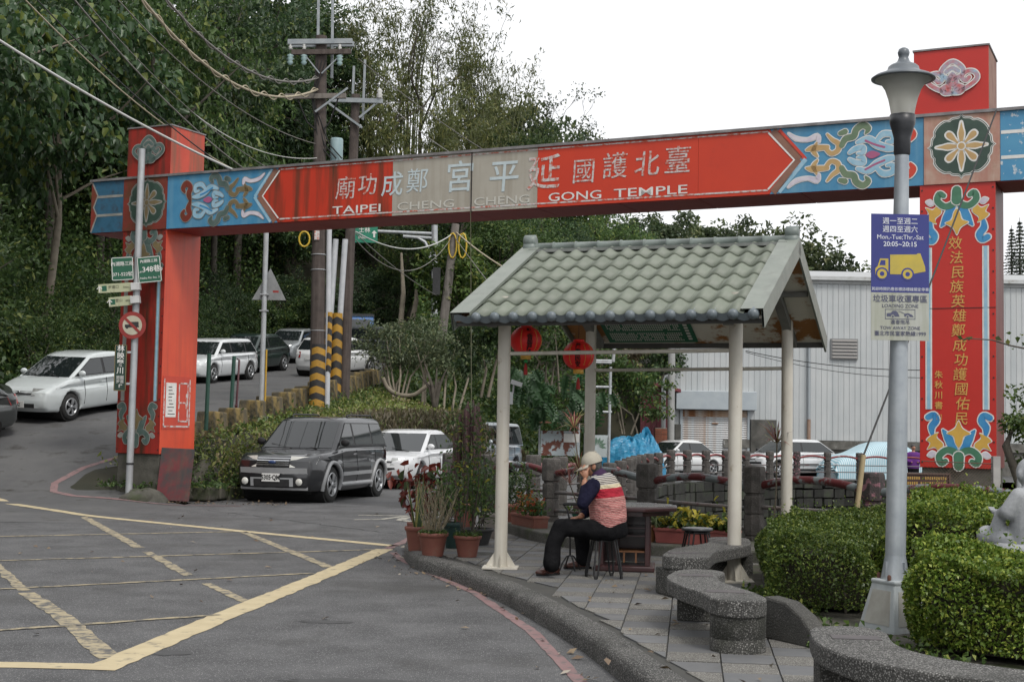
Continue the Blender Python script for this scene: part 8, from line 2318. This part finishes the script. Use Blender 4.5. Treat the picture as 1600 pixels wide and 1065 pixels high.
# ---------------------------------------------------------------- ground cover on the slopes (uncountable)
def scatter(n, xa, xb, ya, yb, cond, r):
 x = r.uniform(xa, xb, n); y = r.uniform(ya, yb, n); m = cond(x, y); return x[m], y[m]
def cover(name, label, n, box, cond, mat, leaf, wd, thick, cat='undergrowth', droop=.3, seed=1):
 r = np.random.default_rng(seed)
 x, y = scatter(n, *box, cond, r)
 z = hill(x, y) + np.abs(r.normal(0, thick, len(x)))
 V, F = leaves_np(np.stack([x, y, z], 1), leaf, wd, None, droop, r=r)
 o = link(name, mesh_np(name, V, F, mat)); return props(o, label, cat, kind='stuff')
infr = lambda x, y: np.abs(x / np.maximum(y, 1)) < .40
cover('undergrowth', 'dark undergrowth covering the hillside beside the road', 160000, (-34, -12.6, 22, 82), lambda x, y: (x < xl_(y) - .1) & infr(x, y) & (x > xl_(y) - 13), g_dark, .2, .55, .6)
cover('undergrowth', 'tall leafy thicket hiding the trunks above the parked cars', 90000, (-28, -12.6, 24, 80), lambda x, y: (x < xl_(y) - .4) & infr(x, y) & (x > xl_(y) - 9), g_mid, .19, .55, 1.7, seed=12)
cover('undergrowth', 'brighter leaves and ferns at the foot of the hillside', 26000, (-17, -12.6, 24, 80), lambda x, y: (x < xl_(y) + .25) & (x > xl_(y) - 2.2) & infr(x, y), g_mid, .2, .5, .35, seed=2)
cover('undergrowth', 'leafy undergrowth on the slope closing the valley', 110000, (-16, 12, 58, 110), lambda x, y: (hill(x, y) > 1.2) & (x > xl_(y)) & ((x > xr_(y) + .3) | (y > 82)) & ((x < 6.2) | (y > 80)), g_mid, .24, .55, 1.0, seed=3)
onbank = lambda x, y: (x > xr_(y) + .35) & (x < xw_(y) + .05) & (y > 27.8)
cover('grass', 'green ground cover and grass on the bank above the wall', 46000, (-8.5, 4, 28, 62), onbank, g_grass, .13, .4, .09, 'grass', seed=4)
cover('grass', 'rough grass and weeds along the foot of the guard blocks', 9000, (-8, -4, 28.5, 48), lambda x, y: (x > xr_(y) + .2) & (x < xr_(y) + 1.2) & onbank(x, y), g_lite, .12, .4, .12, 'grass', seed=5)
cover('undergrowth', 'broad green leaves on the slope behind the lower street', 40000, (-4.6, 6.5, 46, 64), lambda x, y: onbank(x, y) & (y > 47), g_mid, .2, .6, .3, seed=6)
# dry vines and ivy hanging down the retaining wall
r = np.random.default_rng(9); n = 13000
yv = r.uniform(27.4, 50, n); hv = np.interp(yv, [26, 28, 36, 44, 48, 52], [.6, 1.0, 1.85, 1.9, .8, .2])
zv = r.uniform(0, 1, n) ** .8 * (hv + .12); xv = xw_(yv) + .22 + np.abs(r.normal(0, .1, n)) - .04 * zv
near = yv < 31.5
V, F = leaves_np(np.stack([xv - .06, yv, zv], 1)[near & (r.uniform(0, 1, n) < .5)], .09, .55, None, .6, r=r); props(link('ivy', mesh_np('ivy', V, F, g_grass)), 'green ivy and weeds on the mossy wall beside the black SUV', 'ivy', kind='stuff')
V, F = leaves_np(np.stack([xv, yv, zv], 1)[~near], .22, .22, None, 1.8, r=r); props(link('dry_vines', mesh_np('dry_vines', V, F, g_dry)), 'dry brown vines hanging down the wall above the white saloon', 'vines', kind='stuff')
# weeds round the pillar mound
r = np.random.default_rng(19); n = 1500
C = np.stack([r.uniform(-7.9, -5.4, n), r.uniform(26.3, 29.2, n), np.zeros(n)], 1); C[:, 2] = .3 + np.abs(r.normal(0, .05, n)) + np.clip(C[:, 1] - 27.3, 0, 2) * .35
V, F = leaves_np(C, .09, .5, None, .2, r=r); props(link('weeds', mesh_np('weeds', V, F, g_mid)), 'low weeds on the mound at the left gate pillar', 'weeds', kind='stuff')

# ---------------------------------------------------------------- shrubs on the bank
def shrub(label, c, R, K, per, cr, leaf, mat, seed, stems=6, smat=None, name='shrub', hollow=.4, droop=.2, wd=.5, foot=None):
 r = np.random.default_rng(seed); rr = random.Random(seed)
 cs, Pn, out = crown_points(K, per, R, cr, r, hollow=hollow)
 t = thing(name, label, 'shrub', foot if foot is not None else (c[0], c[1], c[2] - R[2] * 1.2))
 off = Vector(c) - t.location
 V, F = leaves_np(Pn + np.array(off), leaf, wd, out, droop, r=r); link('foliage', mesh_np('foliage', V, F, mat), t)
 mb = MB()
 for k in range(stems):
  e = Vector(cs[r.integers(len(cs))]) * .8 + off; b = Vector((rr.uniform(-.3, .3) * R[0], rr.uniform(-.3, .3) * R[1], 0))
  mb.tube([b + Vector((0, 0, -.3)), b.lerp(e, .4) + Vector((rr.gauss(0, .12), rr.gauss(0, .12), .1)), e], [.045, .035, .012], 6, caps=False)
 mb.build('stems', smat or bark_l, t)
 return t
def on(px, py, Y): return tuple(P(px, py, Y))
shrub('wide grey-green shrub with pale crooked stems on the bank', on(640, 540, 45), (1.75, 1.1, 1.15), 60, 70, .5, .12, leaf_mat('leaf_grey_green', (.06, .085, .042), (.15, .185, .1), (.22, .23, .11), .1), 31, 10, foot=tuple(P(640, 640, 44)))
shrub('smaller shrub joined to the right of the wide grey-green shrub', on(712, 555, 44), (1.0, .8, .95), 30, 60, .45, .12, MATS['leaf_grey_green'], 32, 3, foot=tuple(P(706, 630, 43.5)))
shrub('yellow-green tree-like shrub left of the shelter roof', on(715, 440, 56), (1.5, 1.2, 1.9), 50, 60, .6, .24, g_lite, 33, 6)
shrub('dark bushy shrub behind the left front shelter post', on(752, 535, 38), (.95, .8, 1.0), 40, 70, .42, .13, g_dark, 34, 2)
shrub('leafy shrub between the two lanterns', on(850, 520, 52), (2.2, 1.3, 1.6), 55, 60, .6, .2, g_mid, 35, 6)
shrub('low spreading bush above the tarpaulin', on(985, 600, 58), (2.0, 1.0, 1.5), 45, 60, .6, .2, g_mid, 36, 4)
shrub('dry brownish creeper mass under the shelter eave', on(955, 545, 62), (1.8, 1.0, 1.6), 45, 60, .55, .18, g_dry, 37, 4)
shrub('dark creeper-covered bush left of the maroon shed', on(1020, 565, 66), (1.8, 1.0, 1.5), 40, 60, .55, .2, g_dark, 38, 4)
# curved bare liana and dead saplings
mb = MB(); q = smooth_line([P(598, 590, 43.5), P(606, 606, 43.5), P(622, 616, 43.3), P(645, 617, 43.2), P(660, 608, 43.2), P(672, 598, 43.2)], 6); mb.tube([p - q[0] for p in q], .07, 8); mb.build('liana', bark_l, None, q[0], label='thick pale liana sagging in a loop below the bank shrub', cat='branch')
for px0, py0, px1, py1, Y, lab in [(622, 520, 627, 395, 57, 'pale dead sapling trunk in front of the dark trees'), (640, 485, 650, 452, 57, 'short crooked dead stem beside the pale sapling')]:
 a, b = P(px0, py0, Y), P(px1, py1, Y); mb = MB(); mb.tube([Vector((0, 0, -1)), (b - a) * .5 + Vector((.15, 0, 0)), b - a], [.14, .1, .05], 7); mb.build('dead_trunk', bark_l, None, a, label=lab, cat='tree')
mb = MB(); a = P(680, 625, 42.5)
rr_ = random.Random(3)
for k in range(7):
 e = Vector((rr_.uniform(-.5, .5), rr_.uniform(-.3, .3), rr_.uniform(.6, 1.2))); mb.tube([(0, 0, -.2), e * .4 + Vector((0, 0, .1)), e], [.09, .05, .015], 6)
mb.build('stump', bark, None, a, label='dark branching stump on the grassy bank', cat='stump')
# broad split leaves (monstera) on the slope
def big_leaf(L, seed):
 r = random.Random(seed); mb = MB(); n = 9; vs = [(0, 0, 0)];
 for i in range(n + 1):
  t = i / n; wd = L * .5 * sin(pi * min(1, t * .92 + .08)) ** .7
  z = -.25 * L * t * t
  for s_ in (-1, 1): vs.append((s_ * wd, t * L, z + .06 * L * (1 if wd > .1 * L else 0)))
  vs.append((0, t * L, z))
 for i in range(n):
  b = 1 + i * 3
  gap = (i % 2 == 1)
  for s_, m in ((0, 2), (1, 2)):
   a0, a1, c0, c1 = b + s_, b + 3 + s_, b + 2, b + 5
   if gap:
    v0, v1 = Vector(vs[c0]).lerp(Vector(vs[a0]), .5), Vector(vs[c1]).lerp(Vector(vs[a1]), .5)
    k = len(vs); vs += [tuple(v0), tuple(v1)]; mb.f.append((c0, k, k + 1, c1)); mb.m.append(0); mb.sm.append(True)
   else: mb.f.append((c0, a0, a1, c1)); mb.m.append(0); mb.sm.append(True)
 mb.v = vs
 return mb
mons_m = leaf_mat('monstera_leaf', (.03, .07, .028), (.055, .11, .045), None, ro=.4)
ml = [big_leaf(.5, 1).mesh('leaf', mons_m), big_leaf(.42, 2).mesh('leaf', mons_m), big_leaf(.62, 3).mesh('leaf', mons_m)]
for lab, c, n_l, sp in [('broad split-leaf plant on the slope between the lanterns', P(860, 615, 46), 34, (1.7, .6, 1.0)), ('broad split-leaf plant lower beside the rusting notice board', P(905, 640, 47), 16, (.8, .5, .8)), ('glossy broad-leaf plant behind the left front shelter post', P(810, 600, 45), 16, (.9, .5, .8))]:
 t = thing('split_leaf_plant', lab, 'plant', c)
 for k in range(n_l):
  o = link('leaf', ml[k % 3], t, (rnd.gauss(0, .5) * sp[0], rnd.uniform(-1, 1) * sp[1], rnd.gauss(0, .45) * sp[2]))
  o.rotation_euler = (rnd.uniform(-1.5, -.4), rnd.uniform(-.5, .5), rnd.uniform(-.9, .9) + pi)

# ---------------------------------------------------------------- hedges
def hedge(label, poly, z0, z1, mat, leaf, n, seed, lumps=.075, edge_round=.16):
 r = np.random.default_rng(seed)
 c = np.mean(np.array(poly), 0)
 t = thing('hedge', label, 'hedge', (c[0], c[1], z0), group='clipped hedges by the lamp post')
 pl = np.array(poly) - c
 mb = MB(); mb.prism([tuple(p * .84) for p in pl], .05, z1 - z0 - .14); mb.build('twigs', M('hedge_core_dark', (.022, .02, .013), (.035, .03, .018), sc=20, ro=.95), t)  # solid dark core, not real twigs; added to block the view through the leaves
 # sample top and sides by area
 mn, mx = pl.min(0), pl.max(0)
 tops = []
 while sum(len(a) for a in tops) < n * .5:
  q = r.uniform(mn, mx, (4000, 2)); m = np.array([inside(p, [tuple(v) for v in pl]) for p in q]); tops.append(q[m])
 tp_ = np.concatenate(tops)[: int(n * .5)]
 zt = (z1 - z0) + lumps * (np.sin(tp_[:, 0] * 5 + seed) * np.sin(tp_[:, 1] * 4.3) + .5 * np.sin(tp_[:, 0] * 11 + tp_[:, 1] * 9)) - np.abs(r.normal(0, .04, len(tp_))) + (r.uniform(0, 1, len(tp_)) < .035) * r.uniform(.0, .13, len(tp_))
 top = np.stack([tp_[:, 0], tp_[:, 1], zt], 1); on_ = np.tile([0, 0, 1.0], (len(top), 1))
 per = [np.linalg.norm(pl[(i + 1) % len(pl)] - pl[i]) for i in range(len(pl))]
 m = n - len(top); pick = r.choice(len(pl), m, p=np.array(per) / sum(per)); u = r.uniform(0, 1, m)
 A, B = pl[pick], pl[(pick + 1) % len(pl)]
 e = unit(B - A); nrm = np.stack([e[:, 1], -e[:, 0]], 1)
 ps = A + (B - A) * u[:, None]
 zz = r.uniform(.08, z1 - z0, m)
 wob = lumps * (np.sin(ps[:, 0] * 6 + zz * 5 + seed) + np.sin(ps[:, 1] * 7 + zz * 3)) * .8
 rd = -edge_round * np.clip((zz - (z1 - z0) + .2) / .2, 0, 1) ** 2
 ps = ps + nrm * (wob + rd - np.abs(r.normal(0, .04, m)) + .02)[:, None]
 sidep = np.stack([ps[:, 0], ps[:, 1], zz], 1); on2 = np.concatenate([nrm, np.full((m, 1), .4)], 1)
 C = np.concatenate([top, sidep]); O = np.concatenate([on_, on2])
 cl = np.sin(C[:, 0] * 17 + seed) * np.sin(C[:, 1] * 15) * np.sin(C[:, 2] * 19 + 1) + r.normal(0, .35, len(C)); keep = cl > -.55; C, O = C[keep], O[keep]
 V, F = leaves_np(C, leaf * r.uniform(.6, 1.3, len(C)), .6, O * .7, .0, r=r); link('foliage', mesh_np('foliage', V, F, mat), t)
 mb = MB(); rr = random.Random(seed)
 for k in range(14):
  i = rr.randrange(len(pl)); p = lerp(pl[i], pl[(i + 1) % len(pl)], rr.random()) * .86
  mb.tube([(p[0], p[1], -.02), (p[0] + rr.gauss(0, .04), p[1] + rr.gauss(0, .04), .35)], .012, 5)
 mb.build('stems', bark, t)
 return t
hedge('clipped hedge left of the lamp post behind the drum bench', [(2.05, 10.95), (2.75, 10.72), (2.98, 11.2), (4.2, 13.6), (4.05, 14.9), (3.0, 14.6), (2.35, 12.6)], .14, .74, g_hedge, .027, 90000, 3)
hedge('clipped hedge at the right edge in front of the lamp post', [(2.72, 9.0), (3.4, 8.45), (5.0, 8.2), (5.0, 9.3), (3.3, 9.75), (2.82, 9.7)], .14, .80, g_hedge2, .032, 70000, 5)
hedge('yellow-green hedge behind the lamp post below the red pillar', [(3.1, 11.2), (3.7, 10.7), (4.9, 10.3), (5.6, 12.5), (4.6, 14.0), (3.9, 13.3)], .14, .98, g_hedge2, .036, 60000, 7, .09)
# soil bed under the hedges
mb = MB(); mb.prism([(1.95, 9.95), (2.15, 9.3), (2.35, 8.9), (3.0, 8.3), (5.5, 7.6), (7, 12), (5.6, 14.2), (3.7, 14.9), (2.6, 14.9), (2.2, 12.7), (1.98, 11)], .1, PZ + .012); mb.build('planting_bed', dirt_m, kind='structure')
r = np.random.default_rng(41); n = 2600
C = np.stack([r.uniform(1.9, 3.3, n), r.uniform(8.7, 12.4, n), np.zeros(n)], 1); keep = (C[:, 0] > 1.95 + .06 * np.abs(C[:, 1] - 10.4)) & (C[:, 0] < 2.1 + .1 + np.abs(10.4 - C[:, 1]) * .5); C = C[keep]; C[:, 2] = PZ + .02 + np.abs(r.normal(0, .04, len(C)))
V, F = leaves_np(C, .05, .6, None, .1, r=r); props(link('weeds', mesh_np('weeds', V, F, g_lite)), 'small weeds along the planter kerb under the hedge', 'weeds', kind='stuff')
# twig with leaves reaching in from the right
tw = thing('leafy_branch', 'thin leafy branch reaching in from the right edge before the red pillar', 'branch', P(1610, 545, 8.0))
mb = MB(); q = [P(px, py, 8.0) - tw.location for px, py in ((1620, 548), (1580, 540), (1550, 531), (1520, 529), (1495, 530))]; mb.tube(q, [.006, .005, .004, .003, .002], 5); mb.build('twig', bark, tw)
r = np.random.default_rng(2); C = []
for px, py in [(1500, 527), (1508, 531), (1515, 527), (1576, 520), (1575, 535), (1590, 530), (1596, 523), (1582, 545), (1598, 538), (1560, 529)]: C.append(tuple(P(px, py, 8.0) - tw.location))
V, F = leaves_np(np.array(C), .045, .6, None, .2, r=r); link('leaves', mesh_np('leaves', V, F, g_lite), tw)
shrub('bright green shrub at the right edge beside the red pillar', P(1600, 668, 12.5), (.16, .2, .35), 14, 40, .12, .06, g_lite, 51, 3, bark)

# ---------------------------------------------------------------- potted plants
terra = M('terracotta_plastic', (.19, .068, .05), (.235, .09, .065), sc=5, ro=.6, dirt=((.2, .13, .1), 5, .58, .75))
def pot_mesh(r, h, mat, n=24, rim=True):
 mb = MB()
 mb.lathe([(r * .66, 0), (r * .68, .01), (r * .9, h * .8), (r * .92, h * .82), (r * 1.0, h * .84), (r * 1.02, h * .97), (r * .98, h), (r * .9, h), (r * .88, h * .9), (.001, h * .9)], n)
 return mb.mesh('pot', mat)
def fill_leaves(t, C, leaf, wd, mat, droop, name='foliage', seed=1, out=None):
 V, F = leaves_np(np.array(C), leaf, wd, out, droop, r=np.random.default_rng(seed), hi=True); return link(name, mesh_np(name, V, F, mat), t)
def pot(label, loc, r, h, mat, cover_m=g_lite, cov=.0, seed=1, name='potted_plant'):
 t = thing(name, label, 'potted plant', loc, 0, 'pots of plants on the pavement corner')
 o = link('pot', pot_mesh(r, h, mat), t)
 mb = MB(); mb.lathe([(r * .89, h * .9), (.001, h * .93)], 16, caps=False); mb.build('soil', dirt_m, t)
 if cov:
  rr = np.random.default_rng(seed); n = 500; a = rr.uniform(0, 6.28, n); q = r * 1.0 * np.sqrt(rr.uniform(0, 1, n))
  fill_leaves(t, np.stack([q * np.cos(a), q * np.sin(a), h * .92 + np.abs(rr.normal(0, cov, n))], 1), .032, .8, cover_m, -.1, 'ground_cover', seed)['kind'] = 'stuff'
 return t
rp = random.Random(77)
def stems(t, n, h, spread, r0, mat, base, tipw=1.0, seed=1, name='stems', bend=.15):
 rr = random.Random(seed); mb = MB(); ends = []
 for k in range(n):
  a = rr.uniform(0, 6.28); L = h * rr.uniform(.6, 1.05); s_ = spread * rr.uniform(.1, 1.0)
  p0 = Vector((cos(a) * .06, sin(a) * .06, base)); p2 = Vector((cos(a) * s_, sin(a) * s_, base + L)); p1 = p0.lerp(p2, .5) + Vector((rr.gauss(0, bend * .3), rr.gauss(0, bend * .3), rr.gauss(0, .02)))
  mb.tube([p0, p1, p2], [r0, r0 * .8, r0 * .4], 5, caps=False); ends.append((p0, p1, p2))
 mb.build(name, mat, t, kind='stuff'); return ends
def along(ends, per, jit, lo=.35, seed=1):
 rr = random.Random(seed); C = []
 for p0, p1, p2 in ends:
  for _ in range(per):
   u = rr.uniform(lo, 1.02); p = p0.lerp(p1, u * 2) if u < .5 else p1.lerp(p2, u * 2 - 1); C.append(tuple(p + Vector((rr.gauss(0, jit), rr.gauss(0, jit), rr.gauss(0, jit)))))
 return C
def Gp(px, py): return tuple(G(px, py, PZ))
# 1 dry twiggy plant
t = pot('terracotta pot with dry twiggy branches and green clover at the kerb', Gp(676, 868), .17, .26, terra, cov=.02, seed=2)
e = stems(t, 60, .62, .36, .0045, M('dry_twig', (.25, .21, .14), (.32, .27, .18), sc=9, ro=.8), .22, seed=4)
fill_leaves(t, along(e, 9, .03, .2, 3), .035, .25, leaf_mat('leaf_dusty', (.08, .10, .06), (.17, .19, .12), None), .2)
# 2 tall shrub
t = pot('terracotta pot with embossed side and tall leafy shrub beside the shelter post', Gp(730, 869), .155, .235, terra, cov=.03, seed=3)
e = stems(t, 10, 1.45, .3, .007, bark, .2, seed=5, bend=.25)
fill_leaves(t, along(e, 60, .06, .22, 4), .055, .5, g_mid, .3); fill_leaves(t, along(e, 6, .05, .3, 6), .06, .6, leaf_mat('leaf_yellow', (.3, .3, .05), (.42, .4, .07)), .3, 'yellow_leaves')
# 3 snake plant
t = pot('terracotta pot with yellow-edged upright blades behind the dry twigs', Gp(652, 860), .15, .28, terra)
bl_m, bl_y = M('blade_green', (.04, .075, .03), (.06, .1, .04), sc=9, ro=.5), M('blade_edge_yellow', (.38, .36, .12), ro=.5)
for k in range(11):
 a = rp.uniform(0, 6.28); L = rp.uniform(.45, .72); d = Vector((cos(a), sin(a), 0)) * rp.uniform(.02, .16); s_ = Vector((cos(a + 1.2), sin(a + 1.2), 0))
 for wd, mt, oy in ((.036, bl_y, 0), (.025, bl_m, -.003)):
  mb = MB(); vs = []
  for i in range(6):
   u = i / 5; c_ = d * (.3 + u) + Vector((0, oy * 1.0, .24 + L * u)); ww = wd * (1 - u ** 3) + .001; vs += [c_ - s_ * ww, c_ + s_ * ww]
  mb.add(vs, [(2 * i, 2 * i + 1, 2 * i + 3, 2 * i + 2) for i in range(5)]); b_ = mb.build('blade', mt, t)
# 4 red-leaved plant
t = pot('brown pot with dark red leaves spilling over the road side', Gp(648, 855), .13, .25, M('pot_brown', (.16, .06, .045), ro=.6))
t.location = (-1.12, 17.0, PZ)
e = stems(t, 14, .78, .42, .006, M('stem_red', (.1, .03, .03), ro=.7), .2, seed=8, bend=.3)
fill_leaves(t, along(e, 9, .05, .3, 9), .13, .6, g_red, .8)
# 5 white pot behind
t = pot('squarish white pot between the red-leaved plant and the blades', (-.95, 16.6, PZ), .11, .3, M('pot_white', (.5, .5, .48), (.42, .42, .4), sc=6, ro=.6))
e = stems(t, 6, .5, .2, .005, bark, .26, seed=18); fill_leaves(t, along(e, 14, .05, .3, 5), .08, .5, g_red, .4)
# 6..: rear group
specs = [('dark green pot with sparse shrub behind the embossed pot', (-.66, 16.4, PZ), .12, .3, M('pot_dark_green', (.02, .05, .045), ro=.5), 6, .7, .22, g_mid, .07),
  ('wide dark grey trough with leafy shrub behind the embossed pot', (-.38, 16.9, PZ), .2, .2, M('pot_dark_grey', (.05, .05, .05), ro=.6), 10, .8, .4, g_mid, .06),
  ('weathered pale pot behind the shelter post with bushy plant', (-.2, 17.9, PZ), .15, .33, M('pot_pale', (.33, .3, .27), (.25, .22, .2), sc=5, ro=.8), 12, .7, .42, g_blue_, .05),
  ('tall terracotta pot next to the stone railing', (.0, 19.2, PZ), .21, .38, terra, 9, .55, .35, g_mid, .07)]
for i, (lab, loc, r_, h_, mt, n_s, L_, sp, lm, lf_) in enumerate(specs):
 t = pot(lab, loc, r_, h_, mt, seed=20 + i)
 e = stems(t, n_s, L_, sp, .006, bark, h_ * .9, seed=30 + i, bend=.3); fill_leaves(t, along(e, 46, .06, .25, i), lf_, .5, lm, .3, seed=i)
# red columnar euphorbia
t = pot('pot of tall dark red columnar cactus-like stems behind the leafy shrub', (-.62, 19.6, PZ), .2, .35, M('pot_brown', (.16, .06, .045), ro=.6))
eu = M('euphorbia_red', (.032, .014, .015), (.055, .022, .022), sc=8, ro=.7, dirt=((.03, .05, .025), 5, .58, .75))
for k in range(26):
 a = rp.uniform(0, 6.28); q = rp.uniform(.02, .2); L = rp.uniform(.9, 1.5); mb = MB(); r_ = rp.uniform(.022, .034)
 mb.lathe([(r_ * .8, .3), (r_, .4), (r_, .3 + L * .9), (r_ * .5, .3 + L), (.002, .32 + L)], 9, (cos(a) * q, sin(a) * q, 0), amp=lambda a_, z: 1 + .3 * cos(3 * a_)); mb.build('column', eu, t)
C = [(rp.gauss(0, .16), rp.gauss(0, .16), 1.2 + rp.uniform(0, .7)) for _ in range(160)]; fill_leaves(t, C, .05, .4, g_lite, .1)
# planters in front of the railing
def planter(label, p0, p1, h, mat, lm, n, leaf, hh, seed, extra=None):
 a, b = Vector(p0), Vector(p1); d = (b - a); L = d.length; an = math.atan2(d.y, d.x)
 t = thing('planter', label, 'planter', (a + b) / 2, an, 'long planters at the stone railing')
 mb = MB(); mb.box((0, 0, h / 2), (L * .94, .2, h), 0, 0, 1.06); mb.box((0, 0, h - .012), (L * 1.01, .235, .035)); mb.build('trough', mat, t, bevel=.008)
 r = np.random.default_rng(seed); C = np.stack([r.uniform(-L / 2, L / 2, n) * .95, r.normal(0, .07, n), h + np.abs(r.normal(0, hh, n))], 1)
 fill_leaves(t, C, leaf, .55, lm, .0, seed=seed)
 if extra: fill_leaves(t, C[: n // 4] + np.array([0, -.02, .05]), leaf * 1.2, .6, extra, .2, 'yellow_leaves', seed + 1)
 return t
zs_ = PZ + .13
planter('long terracotta trough with small flowers beside the left stone posts', (.12, 18.75, zs_ - .02), (.42, 17.95, zs_ - .02), .17, terra, g_mid, 420, .05, .12, 3, leaf_mat('petal_red', (.4, .03, .03), (.5, .3, .05)))
planter('long red trough with yellowish-green leaves behind the stool', (1.72, 16.15, zs_), (2.62, 15.75, zs_), .17, M('trough_red', (.20, .05, .045), (.25, .07, .06), sc=4, ro=.55), g_lite, 520, .08, .08, 4, leaf_mat('leaf_yellow2', (.36, .33, .05), (.5, .42, .06)))
t = pot('brown pot of pale striped grassy leaves beside the tea table', (1.62, 16.2, zs_), .14, .2, M('pot_amber', (.2, .09, .035), (.25, .12, .05), sc=5, ro=.6), name='potted_plant')
C = [(rp.gauss(0, .12), rp.gauss(0, .12), .22 + abs(rp.gauss(0, .06))) for _ in range(160)]; fill_leaves(t, C, .16, .1, leaf_mat('leaf_spider', (.12, .18, .06), (.3, .36, .2)), -.4)
for k, (lab, x, y, col) in enumerate([('small turquoise pot with seedling behind the railing pipe', .42, 19.9, (.02, .2, .16)), ('small green pot at the foot of the stone post', .95, 18.9, (.02, .16, .11))]):
 t = pot(lab, (x, y, zs_), .09, .14, M('pot_turquoise%d' % k, col, ro=.5)); C = [(rp.gauss(0, .08), rp.gauss(0, .08), .16 + abs(rp.gauss(0, .06))) for _ in range(90)]; fill_leaves(t, C, .06, .5, g_lite, 0)
# spiky red-edged dracaenas
dr = leaf_mat('dracaena_leaf', (.12, .03, .035), (.32, .13, .10), (.3, .3, .12), .4)
def dracaena(label, base, tops):
 t = thing('dracaena', label, 'plant', base)
 for (tp_, n, L) in tops:
  tp_ = Vector(tp_) - Vector(base)
  mb = MB(); mb.tube([(0, 0, 0), tp_ * .5 + Vector((.02, 0, 0)), tp_], [.012, .01, .008], 6); mb.build('cane', bark_l, t)
  V = []; F = []
  for k in range(n):
   a = rp.uniform(0, 6.28); el = rp.uniform(-.1, 1.3); d = Vector((cos(a) * cos(el), sin(a) * cos(el), sin(el))); s_ = d.cross(Vector((0, 0, 1))).normalized() * .009
   ln = L * rp.uniform(.7, 1.1); m = tp_ + d * ln * .55 + Vector((0, 0, .02)); e = tp_ + d * ln - Vector((0, 0, .12 * ln)); i = len(V)
   V += [tuple(tp_ - s_ * .5), tuple(tp_ + s_ * .5), tuple(m + s_), tuple(m - s_), tuple(m - s_), tuple(m + s_), tuple(e + s_ * .1), tuple(e - s_ * .1)]; F += [(i, i + 1, i + 2, i + 3), (i + 4, i + 5, i + 6, i + 7)]
  link('leaf_tuft', mesh_np('leaf_tuft', V, F, dr), t)
dracaena('red-edged spiky dracaena beside the left stone post near the man', (.98, 18.3, zs_), [(P(905, 735, 18.2), 34, .4), (P(897, 668, 18.3), 30, .34), (P(890, 755, 18.0), 20, .32)])
dracaena('tall thin dracaena with pinkish tuft beside the right rear shelter post', (3.1, 16.3, zs_), [(P(1214, 692, 16.2), 36, .36)])

# ---------------------------------------------------------------- small litter on the road and pavement
lit = leaf_mat('dead_leaf', (.09, .05, .025), (.24, .18, .11), (.34, .3, .24), .1, 0)
lm_ = []
for k in range(3):
 V, F = leaves_np(np.zeros((1, 3)), .09, .6, None, 0, .15, np.random.default_rng(k)); lm_.append(mesh_np('fallen_leaf', V, F, lit))
rl_ = np.random.default_rng(8)
C = []
kp = ko
for k in range(70):
 p = kp[int(rl_.integers(8, len(kp) - 12))]; C.append((p[0] - abs(rl_.normal(.06, .16)), p[1] + rl_.normal(0, .15), .012))
for k in range(60): C.append((rl_.uniform(-6, .2), rl_.uniform(10, 25), .012))
for k in range(60): C.append((rl_.uniform(.6, 2.4), rl_.uniform(8, 15), PZ + .01))
for k in range(160): C.append((rl_.uniform(-7.9, -4.2), 25.9 + abs(rl_.normal(0, .5)), .03))
n = len(C); C = np.array(C)
ax = unit(np.stack([rl_.normal(size=n), rl_.normal(size=n), rl_.normal(size=n) * .25], 1)); sd = unit(np.cross(ax, np.array([0, 0, 1.0]) + rl_.normal(size=(n, 3)) * .3)); L_ = rl_.uniform(.015, .05, n)[:, None]
V = np.stack([C - ax * L_, C + sd * L_ * .5 + [0, 0, .008], C + ax * L_, C - sd * L_ * .5 + [0, 0, .008]], 1).reshape(-1, 3)
V[:, 2] = np.maximum(V[:, 2], .006)
props(link('leaf_litter', mesh_np('leaf_litter', V, np.arange(4 * n).reshape(n, 4), lit)), 'scattered dead leaves along the kerb and road', 'leaf litter', kind='stuff')
